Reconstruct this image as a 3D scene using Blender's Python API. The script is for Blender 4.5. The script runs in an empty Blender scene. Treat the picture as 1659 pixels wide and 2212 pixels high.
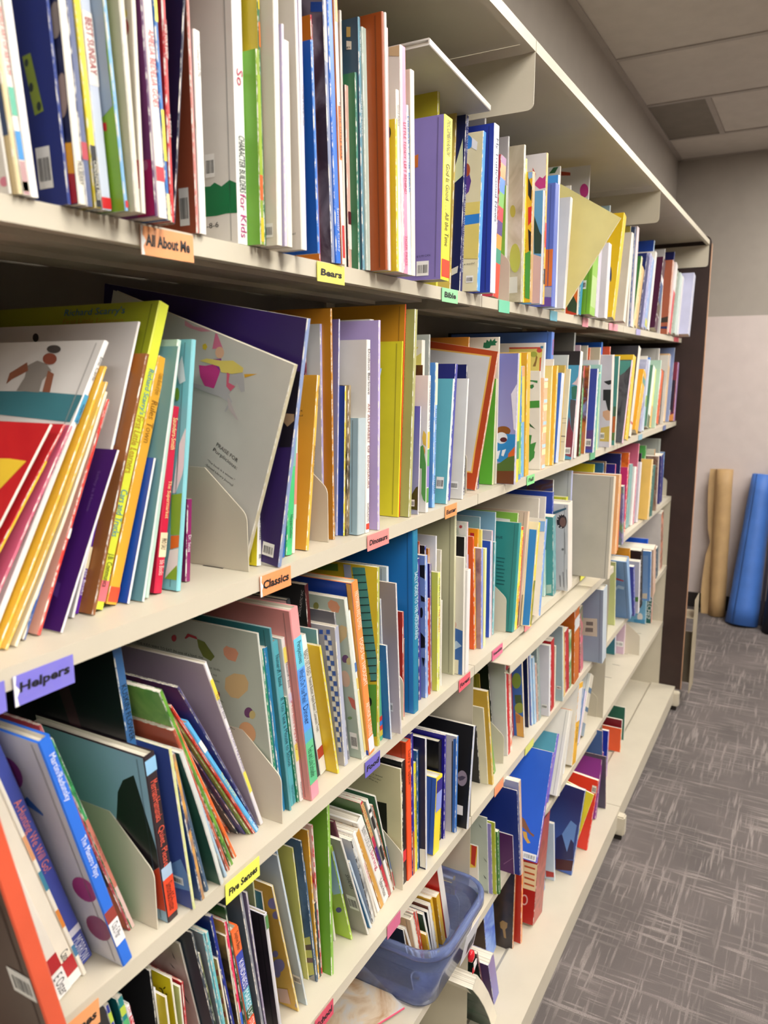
import bpy, bmesh, math, random
from mathutils import Vector, Matrix
random.seed(7)
SC = bpy.context.scene
COL = SC.collection
# ------------------------------------------------------------------ camera
cd = bpy.data.cameras.new('camera'); cam = bpy.data.objects.new('camera', cd); COL.objects.link(cam)
yaw, pitch, roll = 0.50646607, -0.18290375, -0.00246129
fw = Vector((math.cos(pitch)*math.cos(yaw), math.cos(pitch)*math.sin(yaw), math.sin(pitch)))
rt = Vector((math.sin(yaw), -math.cos(yaw), 0)); up = rt.cross(fw)
r2 = math.cos(roll)*rt + math.sin(roll)*up; u2 = -math.sin(roll)*rt + math.cos(roll)*up
M = Matrix((r2, u2, -fw)).transposed().to_4x4(); M.translation = Vector((-1.2277, -0.4963, 1.4502))
cam.matrix_world = M
cd.sensor_fit = 'HORIZONTAL'; cd.sensor_width = 36; cd.lens = 36.288; cd.clip_start = .02
cd.dof.use_dof = True; cd.dof.focus_distance = 1.15; cd.dof.aperture_fstop = 10.0
SC.camera = cam
# ------------------------------------------------------------------ world, exposure
W = bpy.data.worlds.new('world'); SC.world = W; W.use_nodes = True
W.node_tree.nodes['Background'].inputs[0].default_value = (.9, .88, .85, 1)
W.node_tree.nodes['Background'].inputs[1].default_value = .12
vs = SC.view_settings
vs.view_transform = 'Standard'; vs.look = 'None'; vs.gamma = 1; vs.use_curve_mapping = False; vs.exposure = 0.0
LAMP = 22.0                                                  # emission of the ceiling lamps' diffusers
# ------------------------------------------------------------------ helpers
def lin(h):
    h = h.lstrip('#'); v = [int(h[i:i+2], 16)/255 for i in (0, 2, 4)]
    return tuple(c/12.92 if c <= .04045 else ((c+.055)/1.055)**2.4 for c in v) + (1,)
MATS = {}
def newmat(name):
    m = bpy.data.materials.new(name); m.use_nodes = True
    nt = m.node_tree; return m, nt, nt.nodes['Principled BSDF']
def nd(nt, t, **k):
    n = nt.nodes.new(t)
    for a, b in k.items():
        if a.startswith('_'): n.inputs[a[1:]].default_value = b
        else: setattr(n, a, b)
    return n
def ramp(nt, fac, stops, const=False):
    r = nt.nodes.new('ShaderNodeValToRGB'); cr = r.color_ramp
    if const: cr.interpolation = 'CONSTANT'
    while len(cr.elements) < len(stops): cr.elements.new(.5)
    for e, (p, c) in zip(cr.elements, stops): e.position = p; e.color = c
    nt.links.new(fac, r.inputs[0]); return r
def objco(nt, scale):
    """object coordinates shifted per object so that copies do not repeat, then scaled"""
    tc = nt.nodes.new('ShaderNodeTexCoord'); oi = nt.nodes.new('ShaderNodeObjectInfo')
    a = nd(nt, 'ShaderNodeVectorMath', operation='ADD'); b = nd(nt, 'ShaderNodeVectorMath', operation='MULTIPLY')
    b.inputs[1].default_value = scale
    nt.links.new(tc.outputs['Object'], a.inputs[0]); nt.links.new(oi.outputs['Random'], a.inputs[1])
    nt.links.new(a.outputs[0], b.inputs[0]); return b.outputs[0]
def paint(h, rough=.4, var=.06, metal=0, bump=0, bscale=300):
    """plain painted / printed surface: one colour with a faint uneven tone"""
    key = (h, rough, var, metal, bump)
    if key in MATS: return MATS[key]
    m, nt, b = newmat('paint_'+h); c = lin(h)
    n = nd(nt, 'ShaderNodeTexNoise', _Scale=1.0, _Detail=3.0); nt.links.new(objco(nt, (14, 14, 14)), n.inputs['Vector'])
    d = tuple(max(0, x*(1-var*1.6)) for x in c[:3]) + (1,); l = tuple(min(1, x*(1+var)) for x in c[:3]) + (1,)
    r = ramp(nt, n.outputs['Fac'], [(.3, d), (.7, l)]); nt.links.new(r.outputs[0], b.inputs['Base Color'])
    b.inputs['Roughness'].default_value = rough; b.inputs['Metallic'].default_value = metal
    if bump:
        n2 = nd(nt, 'ShaderNodeTexNoise', _Scale=bscale); bp = nd(nt, 'ShaderNodeBump', _Strength=bump, _Distance=.001)
        tc = nt.nodes.new('ShaderNodeTexCoord'); nt.links.new(tc.outputs['Object'], n2.inputs['Vector'])
        nt.links.new(n2.outputs['Fac'], bp.inputs['Height']); nt.links.new(bp.outputs[0], b.inputs['Normal'])
    MATS[key] = m; return m
def art(cols, sc=16, rough=.3):
    """printed picture: blotches of several inks"""
    key = ('art',)+tuple(cols)+(sc,)
    if key in MATS: return MATS[key]
    m, nt, b = newmat('print_'+cols[0])
    n = nd(nt, 'ShaderNodeTexNoise', _Scale=1.0, _Detail=4.0, _Distortion=1.2); nt.links.new(objco(nt, (sc, sc, sc)), n.inputs['Vector'])
    k = len(cols)
    r = ramp(nt, n.outputs['Fac'], [(.30+.40*i/max(1, k-1), lin(c)) for i, c in enumerate(cols)])
    nt.links.new(r.outputs[0], b.inputs['Base Color']); b.inputs['Roughness'].default_value = rough
    MATS[key] = m; return m
def grad(c0, c1, z0, z1, rough=.35):
    """ink blend printed from the bottom to the top of a cover"""
    key = ('grad', c0, c1, z0, z1)
    if key in MATS: return MATS[key]
    m, nt, b = newmat('blend_'+c0); tc = nt.nodes.new('ShaderNodeTexCoord'); s = nt.nodes.new('ShaderNodeSeparateXYZ')
    mr = nt.nodes.new('ShaderNodeMapRange'); mr.inputs[1].default_value = z0; mr.inputs[2].default_value = z1
    nt.links.new(tc.outputs['Object'], s.inputs[0]); nt.links.new(s.outputs['Z'], mr.inputs[0])
    r = ramp(nt, mr.outputs[0], [(0, lin(c0)), (1, lin(c1))]); nt.links.new(r.outputs[0], b.inputs['Base Color'])
    b.inputs['Roughness'].default_value = rough; MATS[key] = m; return m
def worn(h):
    """folded edge of a cover where the ink has rubbed off to white paper"""
    key = ('worn', h)
    if key in MATS: return MATS[key]
    m, nt, b = newmat('worn_'+h); n = nd(nt, 'ShaderNodeTexNoise', _Scale=1.0, _Detail=6.0, _Roughness=.7)
    nt.links.new(objco(nt, (200, 200, 70)), n.inputs['Vector'])
    r = ramp(nt, n.outputs['Fac'], [(.47, lin(h)), (.56, lin('e9e4da'))]); nt.links.new(r.outputs[0], b.inputs['Base Color'])
    b.inputs['Roughness'].default_value = .55; MATS[key] = m; return m
def ink(spec):
    """'rrggbb' plain, 'n:aa,bb,cc' blotchy picture, 'g:bottom,top,height' blend"""
    if spec.startswith('n:'): return art(spec[2:].split(','))
    if spec.startswith('g:'):
        a = spec[2:].split(','); return grad(a[0], a[1], 0, float(a[2]))
    return paint(spec, .36, .05)
def first(spec): return spec[2:].split(',')[0] if ':' in spec else spec
def pages_mat():
    if 'pages' in MATS: return MATS['pages']
    m, nt, b = newmat('page_edges')
    n = nd(nt, 'ShaderNodeTexNoise', _Scale=1.0, _Detail=2.0); nt.links.new(objco(nt, (1500, 4, 4)), n.inputs['Vector'])
    r = ramp(nt, n.outputs['Fac'], [(.35, lin('b7ac97')), (.55, lin('ece5d6'))]); nt.links.new(r.outputs[0], b.inputs['Base Color'])
    b.inputs['Roughness'].default_value = .8; MATS['pages'] = m; return m
def link(name, bm, mats, parent=None, smooth=False):
    me = bpy.data.meshes.new(name); bm.to_mesh(me); bm.free()
    for m in (mats if isinstance(mats, (list, tuple)) else [mats]): me.materials.append(m)
    if smooth:
        for p in me.polygons: p.use_smooth = True
    o = bpy.data.objects.new(name, me); COL.objects.link(o)
    if parent: o.parent = parent
    return o
def tag(o, label, cat, group=None):
    o['label'] = label; o['category'] = cat
    if group: o['group'] = group
    return o
def struct(name, bm, mats, parent=None):
    o = link(name, bm, mats, parent)
    if not parent: o['kind'] = 'structure'
    return o
def empty(name, loc=(0, 0, 0)):
    o = bpy.data.objects.new(name, None); o.empty_display_size = .05; COL.objects.link(o); o.location = loc; return o
def box(bm, a, b, mi=0):
    x0, y0, z0 = a; x1, y1, z1 = b
    v = [bm.verts.new(p) for p in ((x0,y0,z0),(x1,y0,z0),(x1,y1,z0),(x0,y1,z0),(x0,y0,z1),(x1,y0,z1),(x1,y1,z1),(x0,y1,z1))]
    for q in ((0,3,2,1),(4,5,6,7),(0,1,5,4),(1,2,6,5),(2,3,7,6),(3,0,4,7)):
        bm.faces.new([v[i] for i in q]).material_index = mi
def prism(bm, poly, d, mi=0):
    """extrude a planar polygon (3-D points) by vector d"""
    a = [bm.verts.new(p) for p in poly]; b = [bm.verts.new(Vector(p)+Vector(d)) for p in poly]
    n = len(poly)
    bm.faces.new(a[::-1]).material_index = mi; bm.faces.new(b).material_index = mi
    for i in range(n): bm.faces.new((a[i], a[(i+1) % n], b[(i+1) % n], b[i])).material_index = mi
    bmesh.ops.recalc_face_normals(bm, faces=bm.faces[:])
def B(): return bmesh.new()
def boxo(name, a, b, m, parent=None, bev=0):
    bm = B(); box(bm, a, b)
    if bev: bmesh.ops.bevel(bm, geom=bm.edges[:], offset=bev, segments=2, affect='EDGES', profile=.7)
    return link(name, bm, m, parent)
def rounded(pts, rad, idx, seg=4):
    """round the listed corners of a 2-D polygon"""
    out = []; n = len(pts)
    for i, p in enumerate(pts):
        if i not in idx: out.append(p); continue
        p = Vector(p); a = Vector(pts[i-1])-p; b = Vector(pts[(i+1) % n])-p
        a = p+a.normalized()*rad; b = p+b.normalized()*rad
        for k in range(seg+1):
            t = k/seg; out.append(tuple((1-t)**2*a+2*t*(1-t)*p+t*t*b))
    return out
def lettering(name, s, size, mat, parent, origin, xdir, ydir, fit=None, shear=0, hfit=None, bold=0, depth=0):
    """flat letters as a mesh; xdir = reading direction, ydir = up of the letters"""
    c = bpy.data.curves.new(name, 'FONT'); c.body = s; c.size = size; c.shear = shear; c.resolution_u = 2; c.offset = bold
    t = bpy.data.objects.new(name, c); COL.objects.link(t)
    dg = bpy.context.evaluated_depsgraph_get(); me = bpy.data.meshes.new_from_object(t.evaluated_get(dg))
    bpy.data.objects.remove(t); bpy.data.curves.remove(c)
    if not me.vertices: return None
    x0 = min(v.co.x for v in me.vertices); x1 = max(v.co.x for v in me.vertices)
    y0 = min(v.co.y for v in me.vertices); y1 = max(v.co.y for v in me.vertices)
    sx = fit/(x1-x0) if fit else 1; sy = hfit/(y1-y0) if hfit else (min(sx, 1) if fit else 1)
    X = Vector(xdir).normalized(); Y = Vector(ydir).normalized(); O = Vector(origin)
    for v in me.vertices: v.co = O + X*((v.co.x-x0)*sx) + Y*((v.co.y-y0)*sy)
    me.materials.append(mat); o = bpy.data.objects.new(name, me); COL.objects.link(o); o.parent = parent
    return o
# ------------------------------------------------------------------ materials of the room
STEEL = paint('cbc2ae', .42, .02, bump=.12, bscale=900)
STEEL2 = paint('bfb6a1', .5, .03)
DARKWOOD = paint('33211c', .5, .12)
EDGEBAND = paint('b98f70', .5, .1)
def carpet():
    m, nt, b = newmat('carpet'); L = nt.links
    tc = nt.nodes.new('ShaderNodeTexCoord')
    def streak(scale, lo, hi):
        mp = nd(nt, 'ShaderNodeMapping'); mp.inputs['Scale'].default_value = scale
        n = nd(nt, 'ShaderNodeTexNoise', _Scale=1.0, _Detail=2.5, _Roughness=.6); L.new(tc.outputs['Object'], mp.inputs[0]); L.new(mp.outputs[0], n.inputs['Vector'])
        mr = nd(nt, 'ShaderNodeMapRange'); mr.inputs[1].default_value = lo; mr.inputs[2].default_value = hi; L.new(n.outputs['Fac'], mr.inputs[0]); return mr.outputs[0]
    def mul(a, c, op='MULTIPLY'):
        q = nd(nt, 'ShaderNodeMath', operation=op); L.new(a, q.inputs[0])
        if isinstance(c, (int, float)): q.inputs[1].default_value = c
        else: L.new(c, q.inputs[1])
        return q.outputs[0]
    sx = mul(streak((5, 95, 1), .53, .60), streak((3, 9, 1), .42, .60)); sy = mul(streak((95, 5, 1), .53, .60), streak((9, 3, 1), .42, .60))
    s = mul(sx, sy, 'MAXIMUM'); s = mul(s, streak((420, 420, 420), .25, .6))
    big = streak((3, 4, 1), .3, .7); pile = streak((900, 900, 900), .3, .7)
    base = ramp(nt, big, [(0, lin('625b59')), (1, lin('756c69'))])
    mx = nd(nt, 'ShaderNodeMix', data_type='RGBA'); L.new(mul(s, .8), mx.inputs[0]); L.new(base.outputs[0], mx.inputs[6]); mx.inputs[7].default_value = lin('aea39d')
    m2 = nd(nt, 'ShaderNodeMix', data_type='RGBA', blend_type='MULTIPLY'); m2.inputs[0].default_value = .45
    pr = ramp(nt, pile, [(0, (.55, .55, .55, 1)), (1, (1.25, 1.25, 1.25, 1))]); L.new(mx.outputs[2], m2.inputs[6]); L.new(pr.outputs[0], m2.inputs[7])
    L.new(m2.outputs[2], b.inputs['Base Color']); b.inputs['Roughness'].default_value = .95
    bp = nd(nt, 'ShaderNodeBump', _Strength=.5, _Distance=.004); L.new(pile, bp.inputs['Height']); L.new(bp.outputs[0], b.inputs['Normal'])
    return m
# ------------------------------------------------------------------ room
XF, YW, ZCE, RAIL = 3.731, .317, 2.618, 1.742
bm = B(); box(bm, (-3, -4, -.05), (XF, YW, 0)); struct('floor', bm, carpet())
WALLG = paint('a8a096', .8, .02, bump=.06, bscale=500); WALLP = paint('d6c9c4', .8, .02, bump=.06, bscale=500)
bm = B(); box(bm, (-3, YW, 0), (XF, YW+.1, ZCE)); struct('wall_back', bm, WALLG)
bm = B(); box(bm, (XF, -4, RAIL), (XF+.1, YW+.1, ZCE)); w = struct('wall_right', bm, WALLG)
bm = B(); box(bm, (XF, -4, 0), (XF+.1, YW+.1, RAIL)); struct('lower_panel', bm, WALLP, w)
bm = B(); box(bm, (-3.1, -4, 0), (-3, YW, ZCE)); struct('wall_left', bm, paint('565049', .8, .02))  # unseen wall, painted darker than the others to cut bounced light
bm = B(); box(bm, (-3.1, -4.1, 0), (XF+.1, -4, ZCE)); struct('wall_front', bm, paint('565049', .8, .02))  # also out of view; darkened to keep bounce off the shelf undersides
bm = B(); box(bm, (XF-.008, -4, 0), (XF, YW, .09)); struct('baseboard_right', bm, paint('2a2422', .5))
# ceiling: a dropped grid of tee bars with a lay-in tile in every bay
TB = paint('a8a098', .55, .02); TILE = paint('c6bfb6', .9, .03, bump=.35, bscale=700)
bm = B(); box(bm, (-3.1, -4.1, ZCE+.03), (XF+.1, YW+.1, ZCE+.1)); ceil = struct('ceiling', bm, paint('6b655e', .9))
YG = [.317, -.58, -1.80, -3.02, -4.0]
XG = [-3.0, -2.822, -2.212, -1.602, -.992, -.382, .228, .838, 1.448, 2.058, 2.668, 3.278, XF]
def tee(a, b): return boxo('tee_bar', a, b, TB, ceil)
for x in XG[1:-1]: tee((x-.012, -4, ZCE-.002), (x+.012, YW, ZCE+.012))
for y in YG[1:-1]: tee((-3, y-.012, ZCE-.002), (XF, y+.012, ZCE+.012))
tee((-3, YW-.024, ZCE-.004), (XF, YW, ZCE+.01)); tee((XF-.02, -4, ZCE-.004), (XF, YW, ZCE+.01))
tee((2.680, .026, ZCE-.002), (3.266, .050, ZCE+.012))
LIT = [(1, 1), (4, 1), (7, 1), (10, 1), (1, 2), (4, 2), (7, 2)]
GRILLE = paint('7d756b', .7, .05)
for i in range(len(XG)-1):
    for j in range(len(YG)-1):
        if (i, j) in LIT: continue
        x0, x1, y0, y1 = XG[i]+.0125, XG[i+1]-.0125, YG[j+1]+.0125, YG[j]-.0125
        if j == 0: y1 -= .012
        if XG[i+1] == XF: x1 -= .008
        if (i, j) == (10, 0):
            boxo('ceiling_tile', (x0, y0, ZCE+.002), (x1, .025, ZCE+.018), TILE, ceil)
            boxo('dark_ceiling_tile', (x0, .051, ZCE+.002), (x1, y1, ZCE+.018), GRILLE, ceil)['label'] = 'dark grey ceiling tile beside the wall'
        else: boxo('ceiling_tile', (x0, y0, ZCE+.002), (x1, y1, ZCE+.018), TILE, ceil)
dm, nt, b = newmat('lamp_diffuser'); b.inputs['Emission Color'].default_value = (1, .96, .90, 1); b.inputs['Emission Strength'].default_value = LAMP
b.inputs['Base Color'].default_value = (.9, .9, .9, 1)
for q, (i, j) in enumerate(LIT):
    x0, x1, y0, y1 = XG[i]+.0125, XG[i+1]-.0125, YG[j+1]+.0125, YG[j]-.0125
    t = empty('ceiling_lamp', ((x0+x1)/2, (y0+y1)/2, ZCE))
    tag(t, 'recessed fluorescent ceiling lamp above the aisle', 'lamp', 'ceiling lamps'); cx, cy = (x0+x1)/2, (y0+y1)/2
    bm = B(); X, Y = (x1-x0)/2, (y1-y0)/2
    for a, c in (((-X, -Y, .002), (X, -Y+.03, .028)), ((-X, Y-.03, .002), (X, Y, .028)), ((-X, -Y+.03, .002), (-X+.03, Y-.03, .028)), ((X-.03, -Y+.03, .002), (X, Y-.03, .028))): box(bm, a, c)
    link('frame', bm, paint('e8e4dc', .5), t)
    boxo('diffuser', (-X+.03, -Y+.03, .012), (X-.03, Y-.03, .02), dm, t)
# ------------------------------------------------------------------ shelving: three sections side by side
SEC = [-1.0661, 0.0, 1.0661, 2.1322]
ZS = [0, 1.568, 1.2382, .9267, .6300, .3827, .1010, .3857]
ZCAN, YC, YB = 1.9366, -.0798, -.0664
YBK = .296
SECN = ['nearest', 'middle', 'farthest']
for s in range(3):
    x0, x1 = SEC[s], SEC[s+1]
    u = empty('library_shelving', ((x0+x1)/2, .1, 0)); OX = Vector((-(x0+x1)/2, -.1, 0))
    tag(u, 'cream steel wall shelving section, %s of the three along the aisle' % SECN[s], 'bookshelf', 'cream steel shelving sections')
    def P(name, bm, m):
        bmesh.ops.translate(bm, verts=bm.verts[:], vec=OX); return link(name, bm, m, u)
    g = .0012
    for k in range(1, 6):
        z = ZS[k]; bm = B()
        prof = [(0, z), (0, z-.018), (.011, z-.018), (.011, z-.0165), (.0015, z-.0165), (.0015, z-.0015), (YBK-.012, z-.0015), (YBK-.012, z)]
        prism(bm, [(x0+g, y, zz) for y, zz in prof], (x1-x0-2*g, 0, 0))
        for yy in (.10, .19):                                           # stiffening ribs pressed under the plate
            box(bm, (x0+.02, yy, z-.0075), (x1-.02, yy+.03, z-.0016))
        P('shelf', bm, STEEL)
        # punched slots of the plate, seen as short dark slits
        bm = B()
        for q in range(8):
            xx = x0+.07+q*.131
            for yy in (.05, .12): box(bm, (xx, yy, z-.0004), (xx+.002, yy+.028, z+.0003))
        P('slots', bm, paint('3a342c', .8))['kind'] = 'stuff'
        # slotted side brackets that carry the shelf
        for xx in ([x0+.0024] if s == 0 else [])+[x1-.0044]:
            bm = B(); pts = rounded([(.02, z-.0175), (.02, z+.066), (.085, z+.112), (YBK-.013, z+.112), (YBK-.013, z-.0175)], .008, (1,), 4)
            prism(bm, [(xx, y, zz) for y, zz in pts], (.002, 0, 0)); P('shelf_bracket', bm, STEEL2)
    # canopy
    bm = B(); z = ZCAN
    prism(bm, [(x0+g, y, zz) for y, zz in [(YC, z), (YC, z-.0165), (YC+.012, z-.0165), (YC+.012, z-.015), (YC+.0015, z-.015), (YC+.0015, z-.0015), (YBK, z-.0015), (YBK, z)]], (x1-x0-2*g, 0, 0))
    P('canopy', bm, STEEL)
    for xx in ([x0+g] if s == 0 else [])+[x1-.0024]:
        bm = B(); pts = rounded([(YC+.0005, z-.017), (YC+.0005, z-.098), (YBK, z-.098), (YBK, z-.017)], .012, (1,), 5)
        prism(bm, [(xx, y, zz) for y, zz in pts], (.0018, 0, 0)); P('canopy_bracket', bm, STEEL)
    # back sheet, uprights, base
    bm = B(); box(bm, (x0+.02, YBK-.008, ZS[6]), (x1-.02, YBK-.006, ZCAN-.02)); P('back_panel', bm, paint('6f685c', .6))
    for xx in ([x0+.001] if s == 0 else [])+[x1-.031]:
        bm = B(); box(bm, (xx, YBK-.012, .03), (xx+.03, YBK+.014, ZCAN-.002)); P('upright', bm, STEEL2)
        bm = B()
        for q in range(60): box(bm, (xx+.011, YBK-.0125, .15+q*.029), (xx+.019, YBK-.0119, .162+q*.029))
        P('upright_slots', bm, paint('3a342c', .8))['kind'] = 'stuff'
    z = ZS[6]; bm = B()
    prism(bm, [(x0+g, y, zz) for y, zz in [(YB, z), (YB, .040), (YB+.012, .040), (YB+.012, z-.004), (.024, z-.0045), (.030, z-.009), (YBK-.014, z-.009), (YBK-.014, z-.006), (.038, z-.006), (.030, z)]], (x1-x0-2*g, 0, 0)); P('base_shelf', bm, STEEL)
    bm = B(); box(bm, (x0+g, YB+.03, 0), (x1-g, YB+.04, .04)); P('kick_plate', bm, paint('8d8576', .6))
    bm = B(); box(bm, (x1-.034, YB-.022, .022), (x1-.0008, YBK, .085))
    bmesh.ops.bevel(bm, geom=[e for e in bm.edges], offset=.004, segments=2, affect='EDGES'); P('base_foot', bm, STEEL)
    bm = B(); box(bm, (x1-.02, YB-.012, 0), (x1-.006, YB+.02, .022)); P('levelling_foot', bm, paint('2c2622', .6))
    if s == 2:
        bm = B(); pts = rounded([(-.087, .088), (-.087, 1.957), (YBK+.015, 1.957), (YBK+.015, .02), (YB+.02, .02), (YB+.02, .088)], .035, (1,), 6)
        prism(bm, [(x1+.002, y, zz) for y, zz in pts], (.024, 0, 0)); P('end_panel', bm, DARKWOOD)
        bm = B(); box(bm, (x1+.002, -.0885, .088), (x1+.026, -.0868, 1.925)); e = P('edge_band', bm, EDGEBAND); e['label'] = 'pale tan edge band of the dark end panel'
        e.parent = [c for c in u.children if c.name.startswith('end_panel')][0]
    bm = B(); box(bm, (x1-.0020, .001, .09), (x1-.0012, YBK-.013, ZS[3]-.02)); P('side_panel', bm, STEEL2)
    # extra shelf slid in under shelf three of the middle section
    if s == 1:
        z = .9005; bm = B()
        prism(bm, [(x0+.095, y, zz) for y, zz in [(-.034, z), (-.034, z-.018), (-.022, z-.018), (-.022, z-.0165), (-.0325, z-.0165), (-.0325, z-.0015), (.11, z-.0015), (.11, z)]], (.85, 0, 0)); P('spare_shelf', bm, STEEL)
# ------------------------------------------------------------------ end display trough, paper rolls
t = empty('display_trough', (2.2, -.05, .27)); tag(t, 'low beige steel display trough on the far side of the dark end panel', 'display stand')
O = Vector((-2.2, .05, -.27))
def PT(name, a, b, m): 
    bm = B(); box(bm, a, b); bmesh.ops.translate(bm, verts=bm.verts[:], vec=O); return link(name, bm, m, t)
PT('side_plate', (2.172, -.118, .063), (2.30, -.116, .482), paint('b3a68c', .5)); PT('front_plate', (2.298, -.116, .063), (2.300, .26, .30), paint('b3a68c', .5)); PT('bottom_plate', (2.172, -.116, .40), (2.298, .26, .402), paint('b3a68c', .5))
def roll(name, bot, top, r0, r1, hexc, label, rough=.6, ang0=0, flap=False):
    bot, top = Vector(bot), Vector(top); d = (top-bot); h = d.length
    o = empty(name, bot); o.rotation_mode = 'QUATERNION'; o.rotation_quaternion = Vector((0, 0, 1)).rotation_difference(d)
    tag(o, label, 'paper roll')
    bm = B(); n = 40; rings = 8; vs = []
    for k in range(rings+1):
        tt = k/rings; r = r0+(r1-r0)*tt; row = []
        for i in range(n+1):
            a = ang0+2*math.pi*1.0*i/n; rr = r*(1-.03*i/n)+.0012*math.sin(5*a+3*tt*5)
            row.append(bm.verts.new((rr*math.cos(a), rr*math.sin(a), h*tt)))
        vs.append(row)
    for k in range(rings):
        for i in range(n): bm.faces.new((vs[k][i], vs[k][i+1], vs[k+1][i+1], vs[k+1][i]))
    bmesh.ops.recalc_face_normals(bm, faces=bm.faces[:])
    w = link('paper_sheet', bm, paint(hexc, rough, .06), o, True); sm = w.modifiers.new('s', 'SOLIDIFY'); sm.thickness = .0015; sm.offset = -1
    for j in range(3):
        bm = B(); rr0, rr1 = (r0, r1); f = .8-.22*j; rows = []
        for k in (0, 1):
            rows.append([bm.verts.new(((rr0, rr1)[k]*f*(1+.05*i/28)*math.cos(2*math.pi*i/28), (rr0, rr1)[k]*f*(1+.05*i/28)*math.sin(2*math.pi*i/28), .004+(h-.008)*k)) for i in range(29)])
        for i in range(28): bm.faces.new((rows[0][i], rows[0][i+1], rows[1][i+1], rows[1][i]))
        link('inner_wind', bm, paint(hexc, rough, .1), o, True)
    if flap:
        bm = B(); cols = 3; rows = []
        for k in range(13):
            tt = k/12; row = []
            for c in range(cols+1):
                e = c/cols*(.045-.012*tt+.008*math.sin(tt*9)) * (1 if abs(tt-.52) > .05 else .5)
                row.append(bm.verts.new((r0*.3-.004, r0*.93+e, h*tt)))
            rows.append(row)
        for k in range(12):
            for c in range(cols): bm.faces.new((rows[k][c], rows[k][c+1], rows[k+1][c+1], rows[k+1][c]))
        fl = link('loose_flap', bm, paint('c9a878', .6), o); sm = fl.modifiers.new('s', 'SOLIDIFY'); sm.thickness = .001
    return o
roll('paper_roll', (3.600, -.082, .001), (3.672, -.058, .868), .046, .047, 'bf9c6c', 'tall tan brown roll of craft paper leaning on the far wall', .6, 2.2, True)
roll('paper_roll', (3.50, -.225, .001), (3.66, -.262, .850), .088, .058, '4272c4', 'blue roll of craft paper right of the tan roll', .55, 2.6)
roll('paper_roll', (3.42, -.415, .001), (3.60, -.430, .955), .080, .068, '0d1020', 'black roll of craft paper at the right edge of the photo', .6, 1.0)
o = empty('grey_tube', (3.532, -.322, .001)); tag(o, 'thin grey cardboard tube between the blue and the black paper rolls', 'tube')
d = Vector((3.715, -.338, .93))-o.location; o.rotation_mode = 'QUATERNION'; o.rotation_quaternion = Vector((0, 0, 1)).rotation_difference(d)
bm = B(); bmesh.ops.create_cone(bm, cap_ends=False, segments=20, radius1=.008, radius2=.008, depth=d.length); bmesh.ops.translate(bm, verts=bm.verts[:], vec=(0, 0, d.length/2)); w = link('tube_wall', bm, paint('8d8590', .6), o, True); w.modifiers.new('s', 'SOLIDIFY').thickness = -.0015
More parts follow.
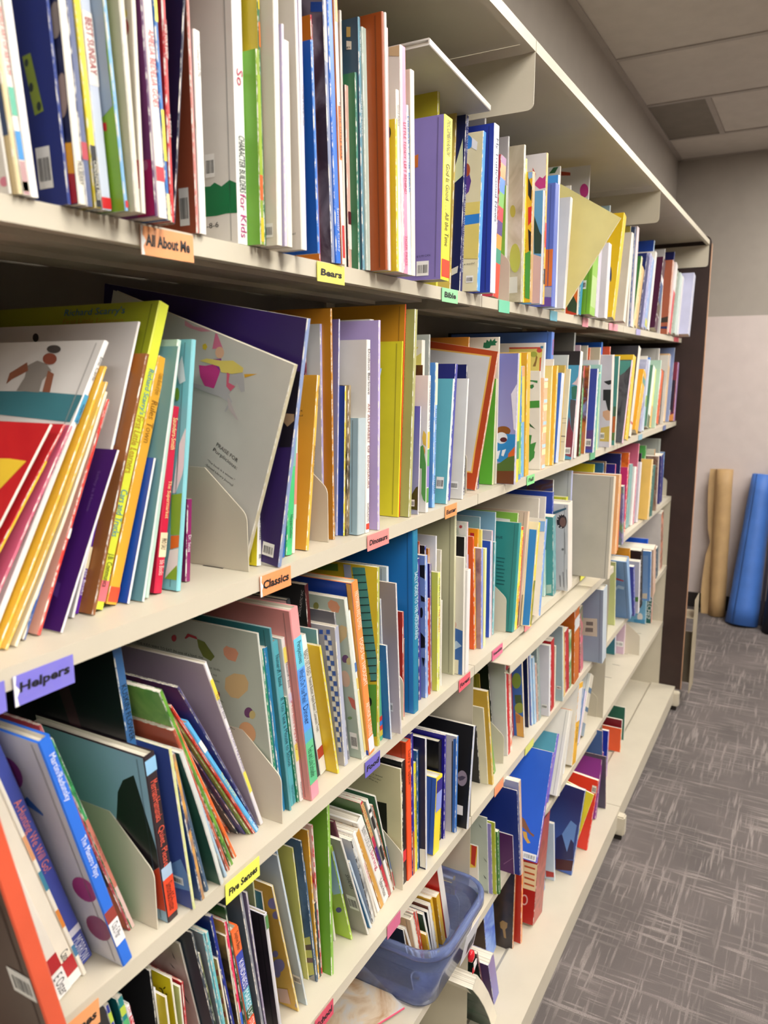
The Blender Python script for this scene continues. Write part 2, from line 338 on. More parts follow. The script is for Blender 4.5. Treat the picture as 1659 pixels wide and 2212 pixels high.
# measured books: look, shelf, x, y, thickness, height, width, lean, tip, spine, cover, details, label (metres, radians)
BOOKS = [
['white book with pink dot',1,-.8617,-.0012,.0022,.3,.24,-.0801,.0,'ece7e0','ebe6df',{'art': [['pink_dot',[(.0012,.0055),(.0023,.0051),(.0038,.0049),(.0053,.005),(.0066,.0055),(.0075,.0064),(.008,.0074),(.008,.0085),(.0075,.0095),(.0065,.0104),(.0052,.0109),(.0037,.0111),(.0022,.011),(.0012,.0106)],'e28aa0']]},'white book with pink dot on the top shelf, left of the tan book'],
['tan book with red border line',1,-.8586,-.0064,.0035,.3,.24,-.0832,.0,'e0cfa0','dcc798',{'art': [['blue_patch',[(.0083,.075),(.0012,.0679),(.0012,.0371),(.0105,.0369)],'33486e']]},'tan book with red border line on the top shelf, right of the white book'],
['white spine with red lettering',1,-.8542,-.0057,.0052,.3,.24,-.0871,.0,'efe9df','efe9df',{'sb': [[.0503,.0679,'5fb598'],[.0228,.0409,'3f8fd0'],[.0004,.022,'b58f8f'],[.0027,.0088,'e9d32a']],'t': [['PEOPLE ART OF ART A-M',.1154,.0755,'c8433f']]},'white spine with red lettering on the top shelf, right of the tan book'],
['thick white book',1,-.848,-.0049,.0068,.3,.24,-.0738,.0,'f1eeea','f1eeea',{},'thick white book on the top shelf, right of the white spine'],
['navy book with olive tag',1,-.8189,-.008,.0026,.3,.24,-.0442,.0,'3c4f9a','202e78',{'art': [['olive_tag',[(.0317,.1025),(.0226,.1033),(.0155,.0645),(.0254,.0626)],'8fa03a'],['dark_hole',[(.0258,.0974),(.0261,.0965),(.0266,.0958),(.0272,.0954),(.0279,.0952),(.0286,.0953),(.0292,.0957),(.0296,.0964),(.0298,.0972),(.0298,.0981),(.0295,.0989),(.029,.0996),(.0283,.1001),(.0276,.1003),(.0269,.1002),(.0264,.0997),(.0259,.0991),(.0257,.0983)],'2c3a34'],['dark_hole',[(.0234,.081),(.0237,.08),(.0243,.0791),(.0251,.0786),(.0259,.0783),(.0268,.0785),(.0275,.0789),(.028,.0797),(.0282,.0807),(.0282,.0818),(.0278,.0828),(.0273,.0836),(.0265,.0842),(.0256,.0845),(.0248,.0843),(.0241,.0838),(.0236,.0831),(.0233,.0821)],'2c3a34'],['dark_hole',[(.0172,.0677),(.0176,.0666),(.0182,.0658),(.0189,.0652),(.0198,.0649),(.0206,.0651),(.0213,.0655),(.0218,.0663),(.0221,.0673),(.022,.0684),(.0217,.0694),(.0211,.0703),(.0203,.0709),(.0195,.0711),(.0187,.071),(.018,.0705),(.0174,.0697),(.0172,.0687)],'2c3a34']],'bc': [.0135,.0127,.0287,.0411]},'navy book with olive tag on the top shelf, right of the thick white book'],
['navy book with red and yellow foot',1,-.8155,-.015,.0065,.3,.24,-.04,.0,'e9e2d2','1c2046',{'art': [['yellow_band',[(.0109,.0421),(.0012,.0415),(.0012,.0207),(.0142,.0221)],'e6a324'],['red_band',[(.0177,.0008),(.0142,.0221),(.0012,.0207),(.0012,.0008)],'a51f26'],['grey_disc',[(.0012,.114),(.0019,.1126),(.0038,.1103),(.0059,.1093),(.0079,.1096),(.0095,.1113),(.0106,.1142),(.011,.1179),(.0107,.1218),(.0097,.1257),(.0081,.1289),(.0062,.1311),(.0041,.1321),(.0022,.1317),(.0012,.1307)],'8d8078'],['grey_disc',[(.0012,.0671),(.0029,.0629),(.0049,.0599),(.0071,.0585),(.0092,.0588),(.0108,.0608),(.0118,.0642),(.0121,.0688),(.0116,.0737),(.0104,.0786),(.0087,.0827),(.0066,.0856),(.0045,.087),(.0025,.0867),(.0012,.0851)],'a08a80']],'t': [['MULBERRY',.0295,.0134,'33302c']]},'navy book with red and yellow foot on the top shelf, right of the navy book'],
['slate book with red patch',1,-.808,-.0142,.0061,.3,.24,-.0442,.0,'566086','566086',{'sb': [[.032,.0439,'b03a48']]},'slate book with red patch on the top shelf, right of the navy book'],
['yellow book with black spine foot',1,-.8003,-.015,.0055,.3,.24,-.0495,.0,'eed62f','cdb92a',{'sb': [[.0004,.0433,'17161a']],'t': [['CANDLEWICK PRESS',.0326,.0056,'e7e2d0']]},'yellow book with black spine foot on the top shelf, right of the slate book'],
['pale blue book with red block',1,-.7934,-.0138,.0096,.3,.24,-.0552,.0,'c7cfe0','8fb4dc',{'sb': [[.0009,.009,'c8262e'],[.0857,.1341,'e9e3dd']],'t': [['BEST SUNDAY',.1301,.0932,'b03a3a']]},'pale blue book with red block on the top shelf, right of the yellow book'],
['green book with sky top',1,-.7817,-.0259,.0031,.3,.24,-.0634,.0,'86bdec','7fae2f',{'art': [['sky_patch',[(.0155,.1468),(.0012,.1439),(.0012,.1226),(.0025,.1086),(.002,.0727),(.0135,.0667),(.0242,.0674)],'93a6bf'],['red_tag',[(.0148,.063),(.0102,.0624),(.0105,.0568),(.0151,.0575)],'c8262e']],'sb': [[.0022,.0072,'c8262e']]},'green book with sky top on the top shelf, right of the pale blue book'],
['cream book with soft spine',1,-.7753,-.03,.0052,.3,.24,-.0357,.0,'dcd6c4','d6cfb8',{'bow': .002},'cream book with soft spine on the top shelf, right of the green book'],
['cream book with red foot',1,-.7689,-.03,.004,.3,.24,.0102,.0,'e5ded0','d4cdbd',{'art': [['yellow_bird',[(.0057,.1405),(.006,.1393),(.0067,.1383),(.0077,.1376),(.0089,.1374),(.0102,.1376),(.0113,.1383),(.0122,.1394),(.0128,.1406),(.0129,.142),(.0126,.1432),(.0118,.1442),(.0108,.1449),(.0096,.1451),(.0083,.1448),(.0072,.1441),(.0063,.1431),(.0058,.1418)],'d9cc4a'],['red_foot',[(.0045,.0388),(.0012,.0384),(.0012,.0176),(.006,.0182)],'c83a38'],['red_ball',[(.0042,.1309),(.0046,.1289),(.0054,.1272),(.0065,.1261),(.0078,.1257),(.0092,.1259),(.0104,.1269),(.0113,.1284),(.0118,.1303),(.0119,.1324),(.0115,.1343),(.0107,.136),(.0096,.1371),(.0083,.1375),(.0069,.1373),(.0057,.1363),(.0048,.1348),(.0043,.1329)],'a84a44']]},'cream book with red foot on the top shelf, right of the cream book'],
['purple book with magenta foot',1,-.7545,-.03,.0025,.3,.24,-.0252,.0,'6d4a70','74396f',{'art': [['magenta_foot',[(.0198,.0008),(.0157,.0431),(.0012,.0413),(.0012,.0008)],'a31a5c'],['pale_ring',[(.0048,.0376),(.0051,.0364),(.0057,.0353),(.0065,.0345),(.0074,.0341),(.0083,.0343),(.0092,.0348),(.0098,.0357),(.0101,.0369),(.0101,.0383),(.0098,.0395),(.0093,.0406),(.0085,.0414),(.0075,.0417),(.0066,.0416),(.0058,.0411),(.0052,.0401),(.0049,.0389)],'b56a90']]},'purple book with magenta foot on the top shelf, right of the cream book'],
['white book with red title',1,-.7492,-.0278,.0092,.3,.24,-.0308,.0,'f0e9e4','f0e9e4',{'sb': [[.0276,.0383,'c8303c']],'t': [['AMELIA BEDELIA GOES',.136,.0815,'cf4a50']]},'white book with red title on the top shelf, right of the purple book'],
['yellow and blue thin book',1,-.7371,-.0251,.0037,.3,.24,-.0208,.0,'2f6fb8','2f6fb8',{'sb': [[.0449,.0829,'e8dc3a'],[.1455,.1612,'dfe04a'],[.0004,.0204,'e8e0a0']]},'yellow and blue thin book on the top shelf, right of the white book'],
['red book on your body',1,-.7302,-.0225,.0041,.3,.24,.0102,.0,'cf2b2e','cf2b2e',{'sb': [[.1228,.1519,'a81f24']],'t': [['AND YOUR BODY',.1483,.1237,'f1e8e0'],['H. RIDDLE',.0821,.0651,'e9d8d0']]},'red book on your body on the top shelf by the yellow and blue thin book'],
['navy book leaning right',1,-.7232,-.0182,.0022,.3,.24,.1364,.0,'1a1c3c','181c40',{},'navy book leaning right on the top shelf, right of the red book on your body'],
['brown book with barcode',1,-.6809,-.0051,.0032,.3,.24,.0011,.0,'d98a80','9c4f36',{'bc': [.0076,.007,.0189,.0386]},'brown book with barcode on the top shelf, right of the navy book leaning right'],
['short white book with orange leaf',1,-.6764,-.0051,.0082,.1667,.15,.0121,.0,'f0ebe4','e6dfe0',{'art': [['orange_leaf',[(.0012,.0864),(.0015,.087),(.0019,.089),(.002,.0913),(.0017,.0935),(.0012,.0949)],'c8862f']],'t': [["I'm always with Me",.1564,.1296,'6a625c']]},'short white book with orange leaf on the top shelf, right of the brown book'],
['big white book with green torn band',1,-.6158,.0012,.0138,.32,.24,.0104,.0,'f3f0ee','dfdad2',{'art': [['green_band',[(.0422,.0556),(.0334,.0552),(.0278,.0581),(.0194,.0537),(.0092,.0583),(.0012,.0549),(.0012,.0279),(.0143,.0286),(.0268,.0275),(.0427,.0278)],'0f7040']],'t': [['So',.1559,.1418,'d04a70'],['CHARACTER BUILDERS',.0979,.0473,'3a3a40'],['for Kids',.0462,.0061,'c04a8a']],'ct': [['-8-6',.0385,.0163,.0238,.0168,'2a2a2c']],'bc': [.0268,.0631,.0387,.0844],'hard': 1},'big white book with green torn band on the top shelf by the short white book'],
['green book with yellow spine',1,-.6016,-.0142,.0053,.1735,.1561,.0069,.0,'8faa3a','6fae35',{'sb': [[.0635,.1518,'9ab83a'],[.0408,.0635,'e0682f'],[.0028,.0247,'e8c52f']]},'green book with yellow spine on the top shelf, right of the big white book'],
['olive yellow book with bright spine',1,-.5949,-.0134,.0028,.31,.24,-.0014,.0,'3a7a50','c3b02a',{'sb': [[.2088,.2172,'d9c52a'],[.1769,.1982,'e07a2a']]},'olive yellow book with bright spine on the top shelf, right of the green book'],
['cream book with barcode',1,-.5903,-.0256,.0078,.31,.24,.0117,.0,'e2dccd','d9d3c2',{'bc': [.0051,.0075,.0155,.0206],'bow': .002},'cream book with barcode on the top shelf, right of the olive yellow book'],
['short lilac book',1,-.5813,-.0283,.0033,.1994,.1794,.0145,.0,'cfc5dc','b9afce',{},'short lilac book on the top shelf, right of the cream book'],
['short cream paperback',1,-.5769,-.0281,.008,.1871,.1683,.0084,.0,'e5ddcd','ddd3c4',{},'short cream paperback on the top shelf, right of the short lilac book'],
['white wrinkled paperback',1,-.5559,-.03,.004,.31,.24,-.0153,.0,'e8e0d4','e2dace',{'ct': [['007',.0105,.0141,.0062,.0144,'3a3a3a']],'bow': .0015},'white wrinkled paperback on the top shelf, right of the short cream paperback'],
['lilac and white thin book',1,-.5515,-.03,.0049,.31,.24,-.0043,.0,'e3dcea','b49fd0',{'t': [['YOU ARE A PLANET WELL',.1545,.1169,'4a4a55']]},'lilac and white thin book on the top shelf, right of the white wrinkled paperback'],
['slim bright blue book',1,-.526,-.03,.0038,.2009,.1808,-.0332,.0,'3f7fd6','1d5cb0',{},'slim bright blue book on the top shelf, right of the lilac and white thin book'],
['red and orange reader',1,-.4601,.012,.0024,.254,.2286,-.0396,.0,'c92a36','e0801f',{'t': [['Buehner / Buehner',.2446,.2055,'f0d8c8']]},'red and orange reader on the top shelf, right of the slim bright blue book'],
['speckled dark book',1,-.4573,-.0028,.0061,.32,.24,-.0412,.0,'8a93b0','n:1c1216,4a3a44,8a8088',{'art': [['blue_label',[(.0156,.2669),(.0012,.264),(.0012,.2545),(.0161,.2574)],'2a4f9a']],'sb': [[.2067,.2671,'b9b4b8']]},'speckled dark book on the top shelf, right of the red and orange reader'],
['glossy blue book',1,-.4509,-.0048,.0095,.32,.24,-.0432,.0,'2c6fd2','2c6fd2',{'t': [['Seriously Cranky',.0598,.0127,'dfe4f0']]},'glossy blue book on the top shelf, right of the speckled dark book'],
['orange and white reader',1,-.4409,-.0067,.0057,.31,.24,-.0408,.0,'e8e2d6','e07a2a',{'sb': [[.2504,.2723,'e8952a'],[.1115,.167,'e07a2a'],[.0067,.0422,'c8302a']],'t': [['READ IT, LITTLE BEAR',.1708,.1128,'1d1a1a']]},'orange and white reader on the top shelf, right of the glossy blue book'],
['cream tall book',1,-.4008,.015,.0038,.2821,.24,-.0184,.0,'e9e2d6','ddd4c4',{},'cream tall book on the top shelf, right of the orange and white reader'],
['small black and peach book',1,-.3966,.0121,.0072,.2049,.1844,-.0214,.0,'d9b0a0','141214',{'sb': [[.0521,.0664,'5a1a26'],[.0234,.0514,'efe6dc']]},'small black and peach book on the top shelf, right of the cream tall book'],
['green slim book',1,-.389,.0025,.004,.2186,.1967,-.0244,.0,'4a8a7a','3a7a56',{},'green slim book on the top shelf, right of the small black and peach book'],
['slate blue book with P label',1,-.3846,-.0007,.0046,.2772,.24,-.0263,.0,'6fa0b4','3a5568',{'art': [['cream_label',[(.0165,.2549),(.0097,.253),(.0099,.2445),(.0167,.2457)],'e9e2cf'],['gold_badge',[(.016,.2693),(.0105,.2682),(.0108,.2578),(.0163,.2588)],'c9ad62']],'t': [['WALTER / TATO',.263,.2368,'e9eef0'],['HELLO BLUE WATER',.1955,.1507,'e9eef0']],'ct': [['P',.0159,.2462,.0111,.2453,'2c2c2c']]},'slate blue book with P label on the top shelf, right of the green slim book'],
['pale sage spine book',1,-.3796,-.003,.0094,.268,.24,-.0289,.0,'bccbc0','aebdb4',{'bow': .0015},'pale sage spine book on the top shelf, right of the slate blue book'],
['large rust brown book',1,-.3698,-.0245,.004,.2828,.24,-.0314,.0,'a9552c','9c4c1e',{'t': [["child's play",.0398,.0108,'e8dcd0']],'hard': 1},'large rust brown book on the top shelf, right of the pale sage spine book'],
['thin white spine book',1,-.3655,-.0261,.0039,.2828,.24,-.0338,.0,'eee8e0','eee8e0',{'t': [['the big hungry bear',.2756,.2416,'555050']]},'thin white spine book on the top shelf, right of the large rust brown book'],
['thin pink and white book',1,-.3612,-.0241,.0052,.2697,.24,-.029,.0,'dca0a0','e2d8d0',{},'thin pink and white book on the top shelf, right of the thin white spine book'],
['short yellow book',1,-.352,-.03,.0046,.1739,.1565,-.0233,.0,'e8cc2a','d4b726',{'art': [['dark_badge',[(.0066,.1592),(.0068,.1571),(.0073,.1553),(.0079,.1539),(.0087,.1533),(.0095,.1534),(.0103,.1543),(.0109,.1558),(.0113,.1577),(.0114,.1599),(.0113,.162),(.0108,.1638),(.0102,.1651),(.0094,.1657),(.0085,.1656),(.0078,.1648),(.0071,.1633),(.0068,.1614)],'2a2a2a']]},'short yellow book on the top shelf, right of the thin pink and white book'],
['short cream Good book',1,-.3448,-.0288,.0074,.2073,.1866,-.0386,.0,'ece4da','ded3c8',{'t': [['Good Advice',.1909,.1674,'3a3434']]},'short cream Good book on the top shelf, right of the short yellow book'],
['tall pinkish cream book',1,-.335,-.0279,.0058,.2597,.2337,-.024,.0,'e8c8cc','d9cdc6',{'art': [['tan_top',[(.0147,.2589),(.0012,.2589),(.0012,.2467),(.0148,.2497)],'c0a07a']]},'tall pinkish cream book on the top shelf, right of the short cream Good book'],
['pink spine teddy book',1,-.3269,-.0269,.0104,.2609,.2348,-.0342,.0,'e98fae','e98fae',{'t': [['LITTLE TEDDY LEFT BEHIND',.1768,.0948,'a8365a'],['TIGER PRESS',.0459,.0097,'b84a6a']]},'pink spine teddy book on the top shelf, right of the tall pinkish cream book'],
['thin white reader',1,-.3149,-.0262,.0042,.1819,.1637,-.0436,.0,'ece6de','ece6de',{},'thin white reader on the top shelf, right of the pink spine teddy book'],
['blue spine library book',1,-.3092,-.0256,.0053,.1999,.1799,-.0526,.0,'c3cbd8','3f6ab8',{'t': [['LIBRARY FOR BEAR',.1873,.0989,'3a68b0']]},'blue spine library book on the top shelf, right of the thin white reader'],
['cream spine book',1,-.3024,-.0252,.0104,.2434,.219,-.0259,.0,'e6dccb','d9cdb8',{},'cream spine book on the top shelf, right of the blue spine library book'],
['large purple hardcover with yellow spine',1,-.2401,-.0377,.0258,.2092,.1883,.0289,.0,'efe436','8577b8',{'art': [['orange_butterfly',[(.0432,.1624),(.0376,.164),(.038,.1476),(.0422,.1469)],'c9702a']],'sb': [[.0039,.027,'e8401f']],'t': [['McCOMB/IVANOV',.2042,.1602,'55561a'],['God Is Good . . . All the Time',.1497,.044,'4a4a1a']],'ct': [['$10.99 CAN',.037,.0295,.0167,.0305,'2a2440']],'bc': [.0189,.0058,.0376,.0252],'hard': 1},'large purple hardcover with yellow spine on the top shelf, right of the cream spine book'],
['tall yellow book behind',1,-.1447,.0144,.006,.2987,.24,.0,.0,'c9c23a','c0b531',{},'tall yellow book behind on the top shelf, right of the large purple hardcover'],
['small navy book behind',1,-.1381,.0238,.005,.2791,.24,.0,.0,'2a2f80','232a78',{},'small navy book behind on the top shelf, right of the tall yellow book'],
['straw yellow book leaning right',1,-.0831,.02,.0036,.2638,.2374,.06,.0,'cdb052','d9c05e',{},'straw yellow book leaning right on the top shelf, right of the small navy book'],
['navy book with white lettering',1,-.079,.0051,.0102,.2598,.2338,.0583,.0,'23276f','1c2350',{'art': [['pale_sweep',[(.021,.1671),(.0042,.2257),(.0019,.1717),(.0184,.16)],'c9d0a8'],['white_star',[(.0195,.0321),(.004,.0381),(.0051,.0278),(.0175,.0229)],'d0cdc0']],'t': [['WHAT IS GOD LIKE?',.2567,.2065,'c9cfe8'],['RACHEL HELD EVANS MATTHEW PAUL TURNER',.1592,.0283,'c9cfe8']]},'navy book with white lettering on the top shelf by the straw yellow book leaning right'],
['cream book with blue band',1,-.0684,-.0199,.0114,.2354,.2119,.0558,.0,'5aa0dc','dcd3ae',{'art': [['blue_band',[(.0289,.1143),(.0012,.1151),(.0012,.1013),(.0283,.0998)],'2f7fd0'],['blue_badge',[(.0173,.2211),(.0176,.2177),(.0188,.2148),(.0207,.2128),(.0232,.2119),(.0259,.2123),(.0284,.2138),(.0306,.2163),(.0321,.2196),(.0327,.2231),(.0324,.2265),(.0311,.2294),(.0292,.2314),(.0267,.2322),(.024,.2319),(.0215,.2303),(.0194,.2278),(.0179,.2246)],'2f7fd0'],['white_ribbon',[(.0183,.2279),(.0089,.2199),(.0099,.208),(.0185,.2132)],'e8e8ec'],['yellow_field',[(.0297,.133),(.0013,.1329),(.0012,.1307),(.0012,.1151),(.0289,.1143)],'e0cd72'],['yellow_field',[(.0283,.0998),(.0012,.1),(.0012,.0479),(.0262,.0496)],'e0cd72'],['purple_figure',[(.028,.167),(.0207,.1757),(.0171,.1644),(.0203,.1491),(.0271,.1437)],'5a3a8a'],['red_figure',[(.0194,.1809),(.0196,.1777),(.0204,.1749),(.0217,.173),(.0234,.1721),(.0253,.1723),(.0271,.1736),(.0287,.1759),(.0297,.1789),(.0302,.1822),(.03,.1854),(.0292,.1882),(.0278,.1902),(.0261,.1911),(.0242,.1908),(.0224,.1895),(.0209,.1872),(.0198,.1842)],'a8502a']],'ct': [['e inside!',.0235,.0396,.0057,.0405,'1a1a1a']],'bc': [.0076,.0128,.0197,.0233]},'cream book with blue band on the top shelf, right of the navy book'],
['thick bright blue hardcover',1,-.0374,-.03,.0203,.2502,.2252,.0075,.0,'d9dce8','263a9e',{'t': [['My Truth/Good News',.2301,.1079,'555a70']],'hard': 1},'thick bright blue hardcover on the top shelf, right of the cream book'],
['white book with grey top behind',1,.0315,.0144,.006,.2854,.24,.01,.0,'c9c9cc','b9bcc2',{},'white book with grey top behind on the top shelf by the thick bright blue hardcover'],
['rainbow block spine book',1,.0503,.0,.0246,.2321,.2089,.1007,.0,'d0402f','c03a4a',{'sb': [[.2194,.2317,'8a3a80'],[.1964,.2194,'f08a2f'],[.1731,.1964,'3f7fd6'],[.1497,.1731,'6fb04a'],[.1265,.1497,'d0263f'],[.1037,.1265,'4a2f80'],[.0804,.1037,'f0a03a'],[.0567,.0804,'3a9a80'],[.0016,.0567,'e2472f']]},'rainbow block spine book on the top shelf, right of the white book'],
['light green book with white spine',1,.1446,.0147,.006,.1991,.1792,-.0135,.0,'dfe3d8','8cc64f',{},'light green book with white spine on the top shelf by the rainbow block spine book'],
['silver grey book behind',1,.1511,.0149,.0051,.2811,.24,-.0171,.0,'d2d2d6','c4c3c6',{},'silver grey book behind on the top shelf, right of the light green book'],
['cream botanical book',1,.1566,-.0126,.0084,.2652,.2387,-.0186,.0,'d0c6ae','n:d9d2c0,c2b9a0,a89e82',{'art': [['olive_flower',[(.0138,.1562),(.014,.1527),(.0149,.1497),(.0162,.1475),(.0178,.1464),(.0196,.1466),(.0213,.1479),(.0228,.1504),(.0237,.1536),(.0241,.1572),(.0239,.1607),(.0231,.1637),(.0217,.1659),(.0201,.167),(.0183,.1668),(.0166,.1654),(.0152,.163),(.0142,.1598)],'b5ab4a'],['olive_flower',[(.0027,.0759),(.0031,.0673),(.0047,.0599),(.0073,.0544),(.0105,.0516),(.014,.0519),(.0174,.0551),(.0202,.0609),(.0222,.0686),(.023,.0772),(.0225,.0858),(.0209,.0932),(.0184,.0986),(.0151,.1013),(.0116,.1011),(.0083,.0979),(.0055,.0921),(.0036,.0845)],'bcbf58'],['white_label',[(.0231,.044),(.0077,.0445),(.0071,.0164),(.0225,.0158)],'d8d5cc']]},'cream botanical book on the top shelf, right of the silver grey book'],
['white book with yellow spine',1,.1664,-.0133,.0068,.2441,.2197,-.024,.0,'f2ea52','e9e4dc',{'t': [['The Money Tree Kipper',.1113,.0076,'6a6a1a']]},'white book with yellow spine on the top shelf, right of the cream botanical book'],
['green based book with black and yellow cover',1,.1735,-.0242,.0122,.2233,.2009,-.0259,.0,'c9a26a','e8b82a',{'art': [['blue_top',[(.0091,.2225),(.0012,.2225),(.0012,.2128),(.0088,.2099)],'8ab0e8'],['black_shape',[(.0089,.215),(.0014,.1964),(.0023,.1734),(.0082,.1843)],'181618'],['red_shape',[(.0077,.1636),(.0012,.165),(.0012,.1391),(.0069,.1324)],'d0302f'],['black_shape',[(.0068,.1272),(.0012,.1212),(.0012,.0877),(.0045,.0903)],'1a1818'],['green_base',[(.0116,.0855),(.0012,.09),(.0012,.0053),(.0098,.0079)],'4a9a45']]},'green based book with black and yellow cover on the top shelf by the white book'],
['short sky blue and pink book',1,.2147,-.03,.0074,.1994,.1794,-.0116,.0,'e0d6d4','5fa0d8',{'art': [['dark_trees',[(.0178,.1607),(.0052,.1275),(.0012,.1215),(.0012,.0895),(.0143,.0904)],'2e4a48'],['pink_base',[(.0175,.0008),(.0201,.0908),(.0012,.0838),(.0012,.0008)],'d9b8ba']]},'short sky blue and pink book on the top shelf, right of the green based book'],
['white book with magenta heart',1,.231,-.0295,.0094,.2664,.2397,-.0183,.0,'e2b23f','dbd7da',{'art': [['magenta_heart',[(.0233,.2145),(.0126,.2265),(.0067,.2232),(.0012,.2282),(.0012,.2064),(.012,.2053)],'c23a88'],['red_edge',[(.0262,.2439),(.02,.2326),(.0224,.2144),(.0256,.2227)],'c24a3a']],'sb': [[.1028,.1461,'d0302f'],[.0368,.0644,'2a2a3a']]},'white book with magenta heart on the top shelf, left of the periwinkle book'],
['periwinkle book with orange foot',1,.2856,-.03,.0222,.2264,.2038,-.0039,.0,'6478c8','5a6cba',{'art': [['orange_foot',[(.023,.1068),(.0012,.1065),(.0012,.0384),(.0222,.0382)],'d9722c'],['grey_band',[(.0227,.0374),(.0012,.0363),(.0012,.0173),(.0221,.0194)],'a8a2b0'],['purple_foot',[(.0215,.0008),(.0221,.018),(.0012,.0163),(.0012,.0008)],'6a4a9a']],'hard': 1},'periwinkle book with orange foot on the top shelf, right of the white book'],
['bright blue book with white spine',1,.3167,-.0279,.0104,.2453,.2208,-.0392,.0,'dfe3e8','3f8fd6',{},'bright blue book with white spine on the top shelf, right of the periwinkle book'],
['white book with dark leaf behind',1,.4507,.0144,.005,.297,.24,.02,.0,'e8dccc','dcd9cf',{'art': [['dark_leaf',[(.0244,.2846),(.015,.2957),(.0045,.296),(.0112,.2846)],'3a6a40']]},'white book with dark leaf behind on the top shelf, right of the pale yellow book'],
['white framed book',1,.3659,-.03,.0142,.2193,.1973,.1025,.0,'e2dcd6','e0d9d4',{},'white framed book on the top shelf, right of the bright blue book'],
['cream white book',1,.5308,.0146,.004,.2751,.24,.03,.0,'e9e2da','e6ddd4',{},'cream white book on the top shelf, right of the white book'],
['light blue worn book',1,.4238,.015,.0059,.2594,.2334,.3012,.0,'d9d0c2','c2d2d8',{},'light blue worn book on the top shelf, right of the white framed book'],
['large white book with magenta spot',1,.6788,.0146,.005,.3492,.24,.0364,.0,'d8d5d2','d6d3d2',{'art': [['magenta_spot',[(.0012,.292),(.0012,.2915),(.0015,.2866),(.003,.2821),(.0055,.2789),(.0087,.2774),(.0123,.2778),(.0157,.28),(.0186,.2837),(.0207,.2886),(.0216,.294),(.0212,.2993),(.0197,.3038),(.0172,.307),(.014,.3085),(.0104,.3081),(.007,.3059),(.0041,.3021),(.0021,.2972)],'c23a88'],['red_rag',[(.069,.3425),(.0465,.3375),(.0462,.3306),(.0685,.3331)],'b8452a']]},'large white book with magenta spot on the top shelf, right of the lilac thin book'],
['lime green book',1,.6844,.0359,.004,.3299,.24,.06,.0,'b9cf6a','b5cd68',{},'lime green book on the top shelf, right of the large white book'],
['pale yellow book tipped forward',1,.4304,-.011,.005,.209,.1881,.0,.5542,'e9dc98','e6d88f',{},'pale yellow book tipped forward on the top shelf, right of the light blue worn book'],
['red and green picture book',1,.5533,-.0063,.0098,.1426,.1283,.0545,.0,'d9d2c0','n:c8302a,e0581f,e8883a',{'art': [['dark_leaves',[(.0287,.0611),(.018,.0572),(.0012,.0246),(.0012,.0027),(.0223,.0102)],'2c4a30']]},'red and green picture book on the top shelf, right of the cream white book'],
['thin turquoise book',1,.5636,-.007,.0207,.1604,.1444,.129,.0,'3a8fb5','3a8fb5',{},'thin turquoise book on the top shelf, right of the red and green picture book'],
['bright green hardcover',1,.5942,-.0246,.045,.1896,.1707,.0857,.0,'8fc04a','72ad2b',{'sb': [[.1557,.1892,'cfe0e8'],[.0182,.0872,'b5d08a']],'bc': [.0122,.0564,.0206,.0757],'hard': 1},'bright green hardcover on the top shelf, right of the thin turquoise book'],
['lilac thin book',1,.6461,-.0244,.0261,.2091,.1882,.0675,.0,'cfc9d8','d3ccd8',{},'lilac thin book on the top shelf, right of the bright green hardcover'],
['white curled book',1,.7128,-.03,.0281,.1752,.1577,.0558,.0,'dcd8dc','dcd9dd',{'bow': .002},'white curled book on the top shelf, right of the lime green book'],
['tall yellow book',1,.7929,-.03,.0292,.2705,.24,.2733,.0,'e9c02a','edc41f',{'art': [['navy_spot',[(.0137,.1104),(.0131,.1036),(.0129,.0976),(.0131,.0932),(.0137,.0908),(.0147,.0909),(.0158,.0933),(.017,.0978),(.0181,.1039),(.0191,.1107),(.0197,.1176),(.0199,.1236),(.0196,.128),(.019,.1303),(.0181,.1303),(.0169,.1278),(.0157,.1233),(.0146,.1173)],'2a3a6a'],['brown_ring',[(.0267,.2534),(.0269,.2509),(.0279,.2488),(.0295,.2474),(.0317,.2467),(.0341,.2469),(.0365,.248),(.0386,.2498),(.04,.2522),(.0407,.2547),(.0406,.2572),(.0396,.2593),(.0379,.2607),(.0357,.2614),(.0333,.2611),(.0309,.26),(.0289,.2582),(.0274,.2559)],'9a6a3a']]},'tall yellow book on the top shelf, right of the white curled book'],
['pale blue box book behind',1,.8958,.0144,.007,.2952,.24,.02,.0,'b5c8d4','9fb8c8',{},'pale blue box book behind on the top shelf, right of the tall yellow book'],
['cream white paperback',1,.9211,-.03,.0238,.236,.2124,.2093,.0,'e9e3d0','dcd3c6',{},'cream white paperback on the top shelf, right of the pale blue box book'],
['soft yellow book behind',1,1.1266,.01,.003,.2799,.24,.0425,.0,'dcca6a','d9c85f',{},'soft yellow book behind on the top shelf, right of the far cream paperback'],
['far cream paperback',1,1.1125,.0,.0136,.2584,.2325,.0442,.0,'e6ddd0','ddd2c6',{},'far cream paperback on the top shelf, right of the cream white paperback'],
['blue grey thin book',1,1.1326,-.0018,.0117,.277,.24,.0304,.0,'4a5f8a','4a5f8a',{},'blue grey thin book on the top shelf, right of the soft yellow book'],
['pink and white spine book',1,1.1447,-.0032,.0291,.2809,.24,.0618,.0,'e0cfd4','e0cfd4',{},'pink and white spine book on the top shelf, right of the blue grey thin book'],
['short green book',1,1.2391,.01,.0185,.2249,.2024,.3297,.0,'d9cf9a','3f7a40',{},'short green book on the top shelf, right of the pink and white spine book'],
['tan thin book',1,1.2593,.0079,.0336,.19,.171,.3256,.0,'d3b078','d3b078',{},'tan thin book on the top shelf, right of the short green book'],
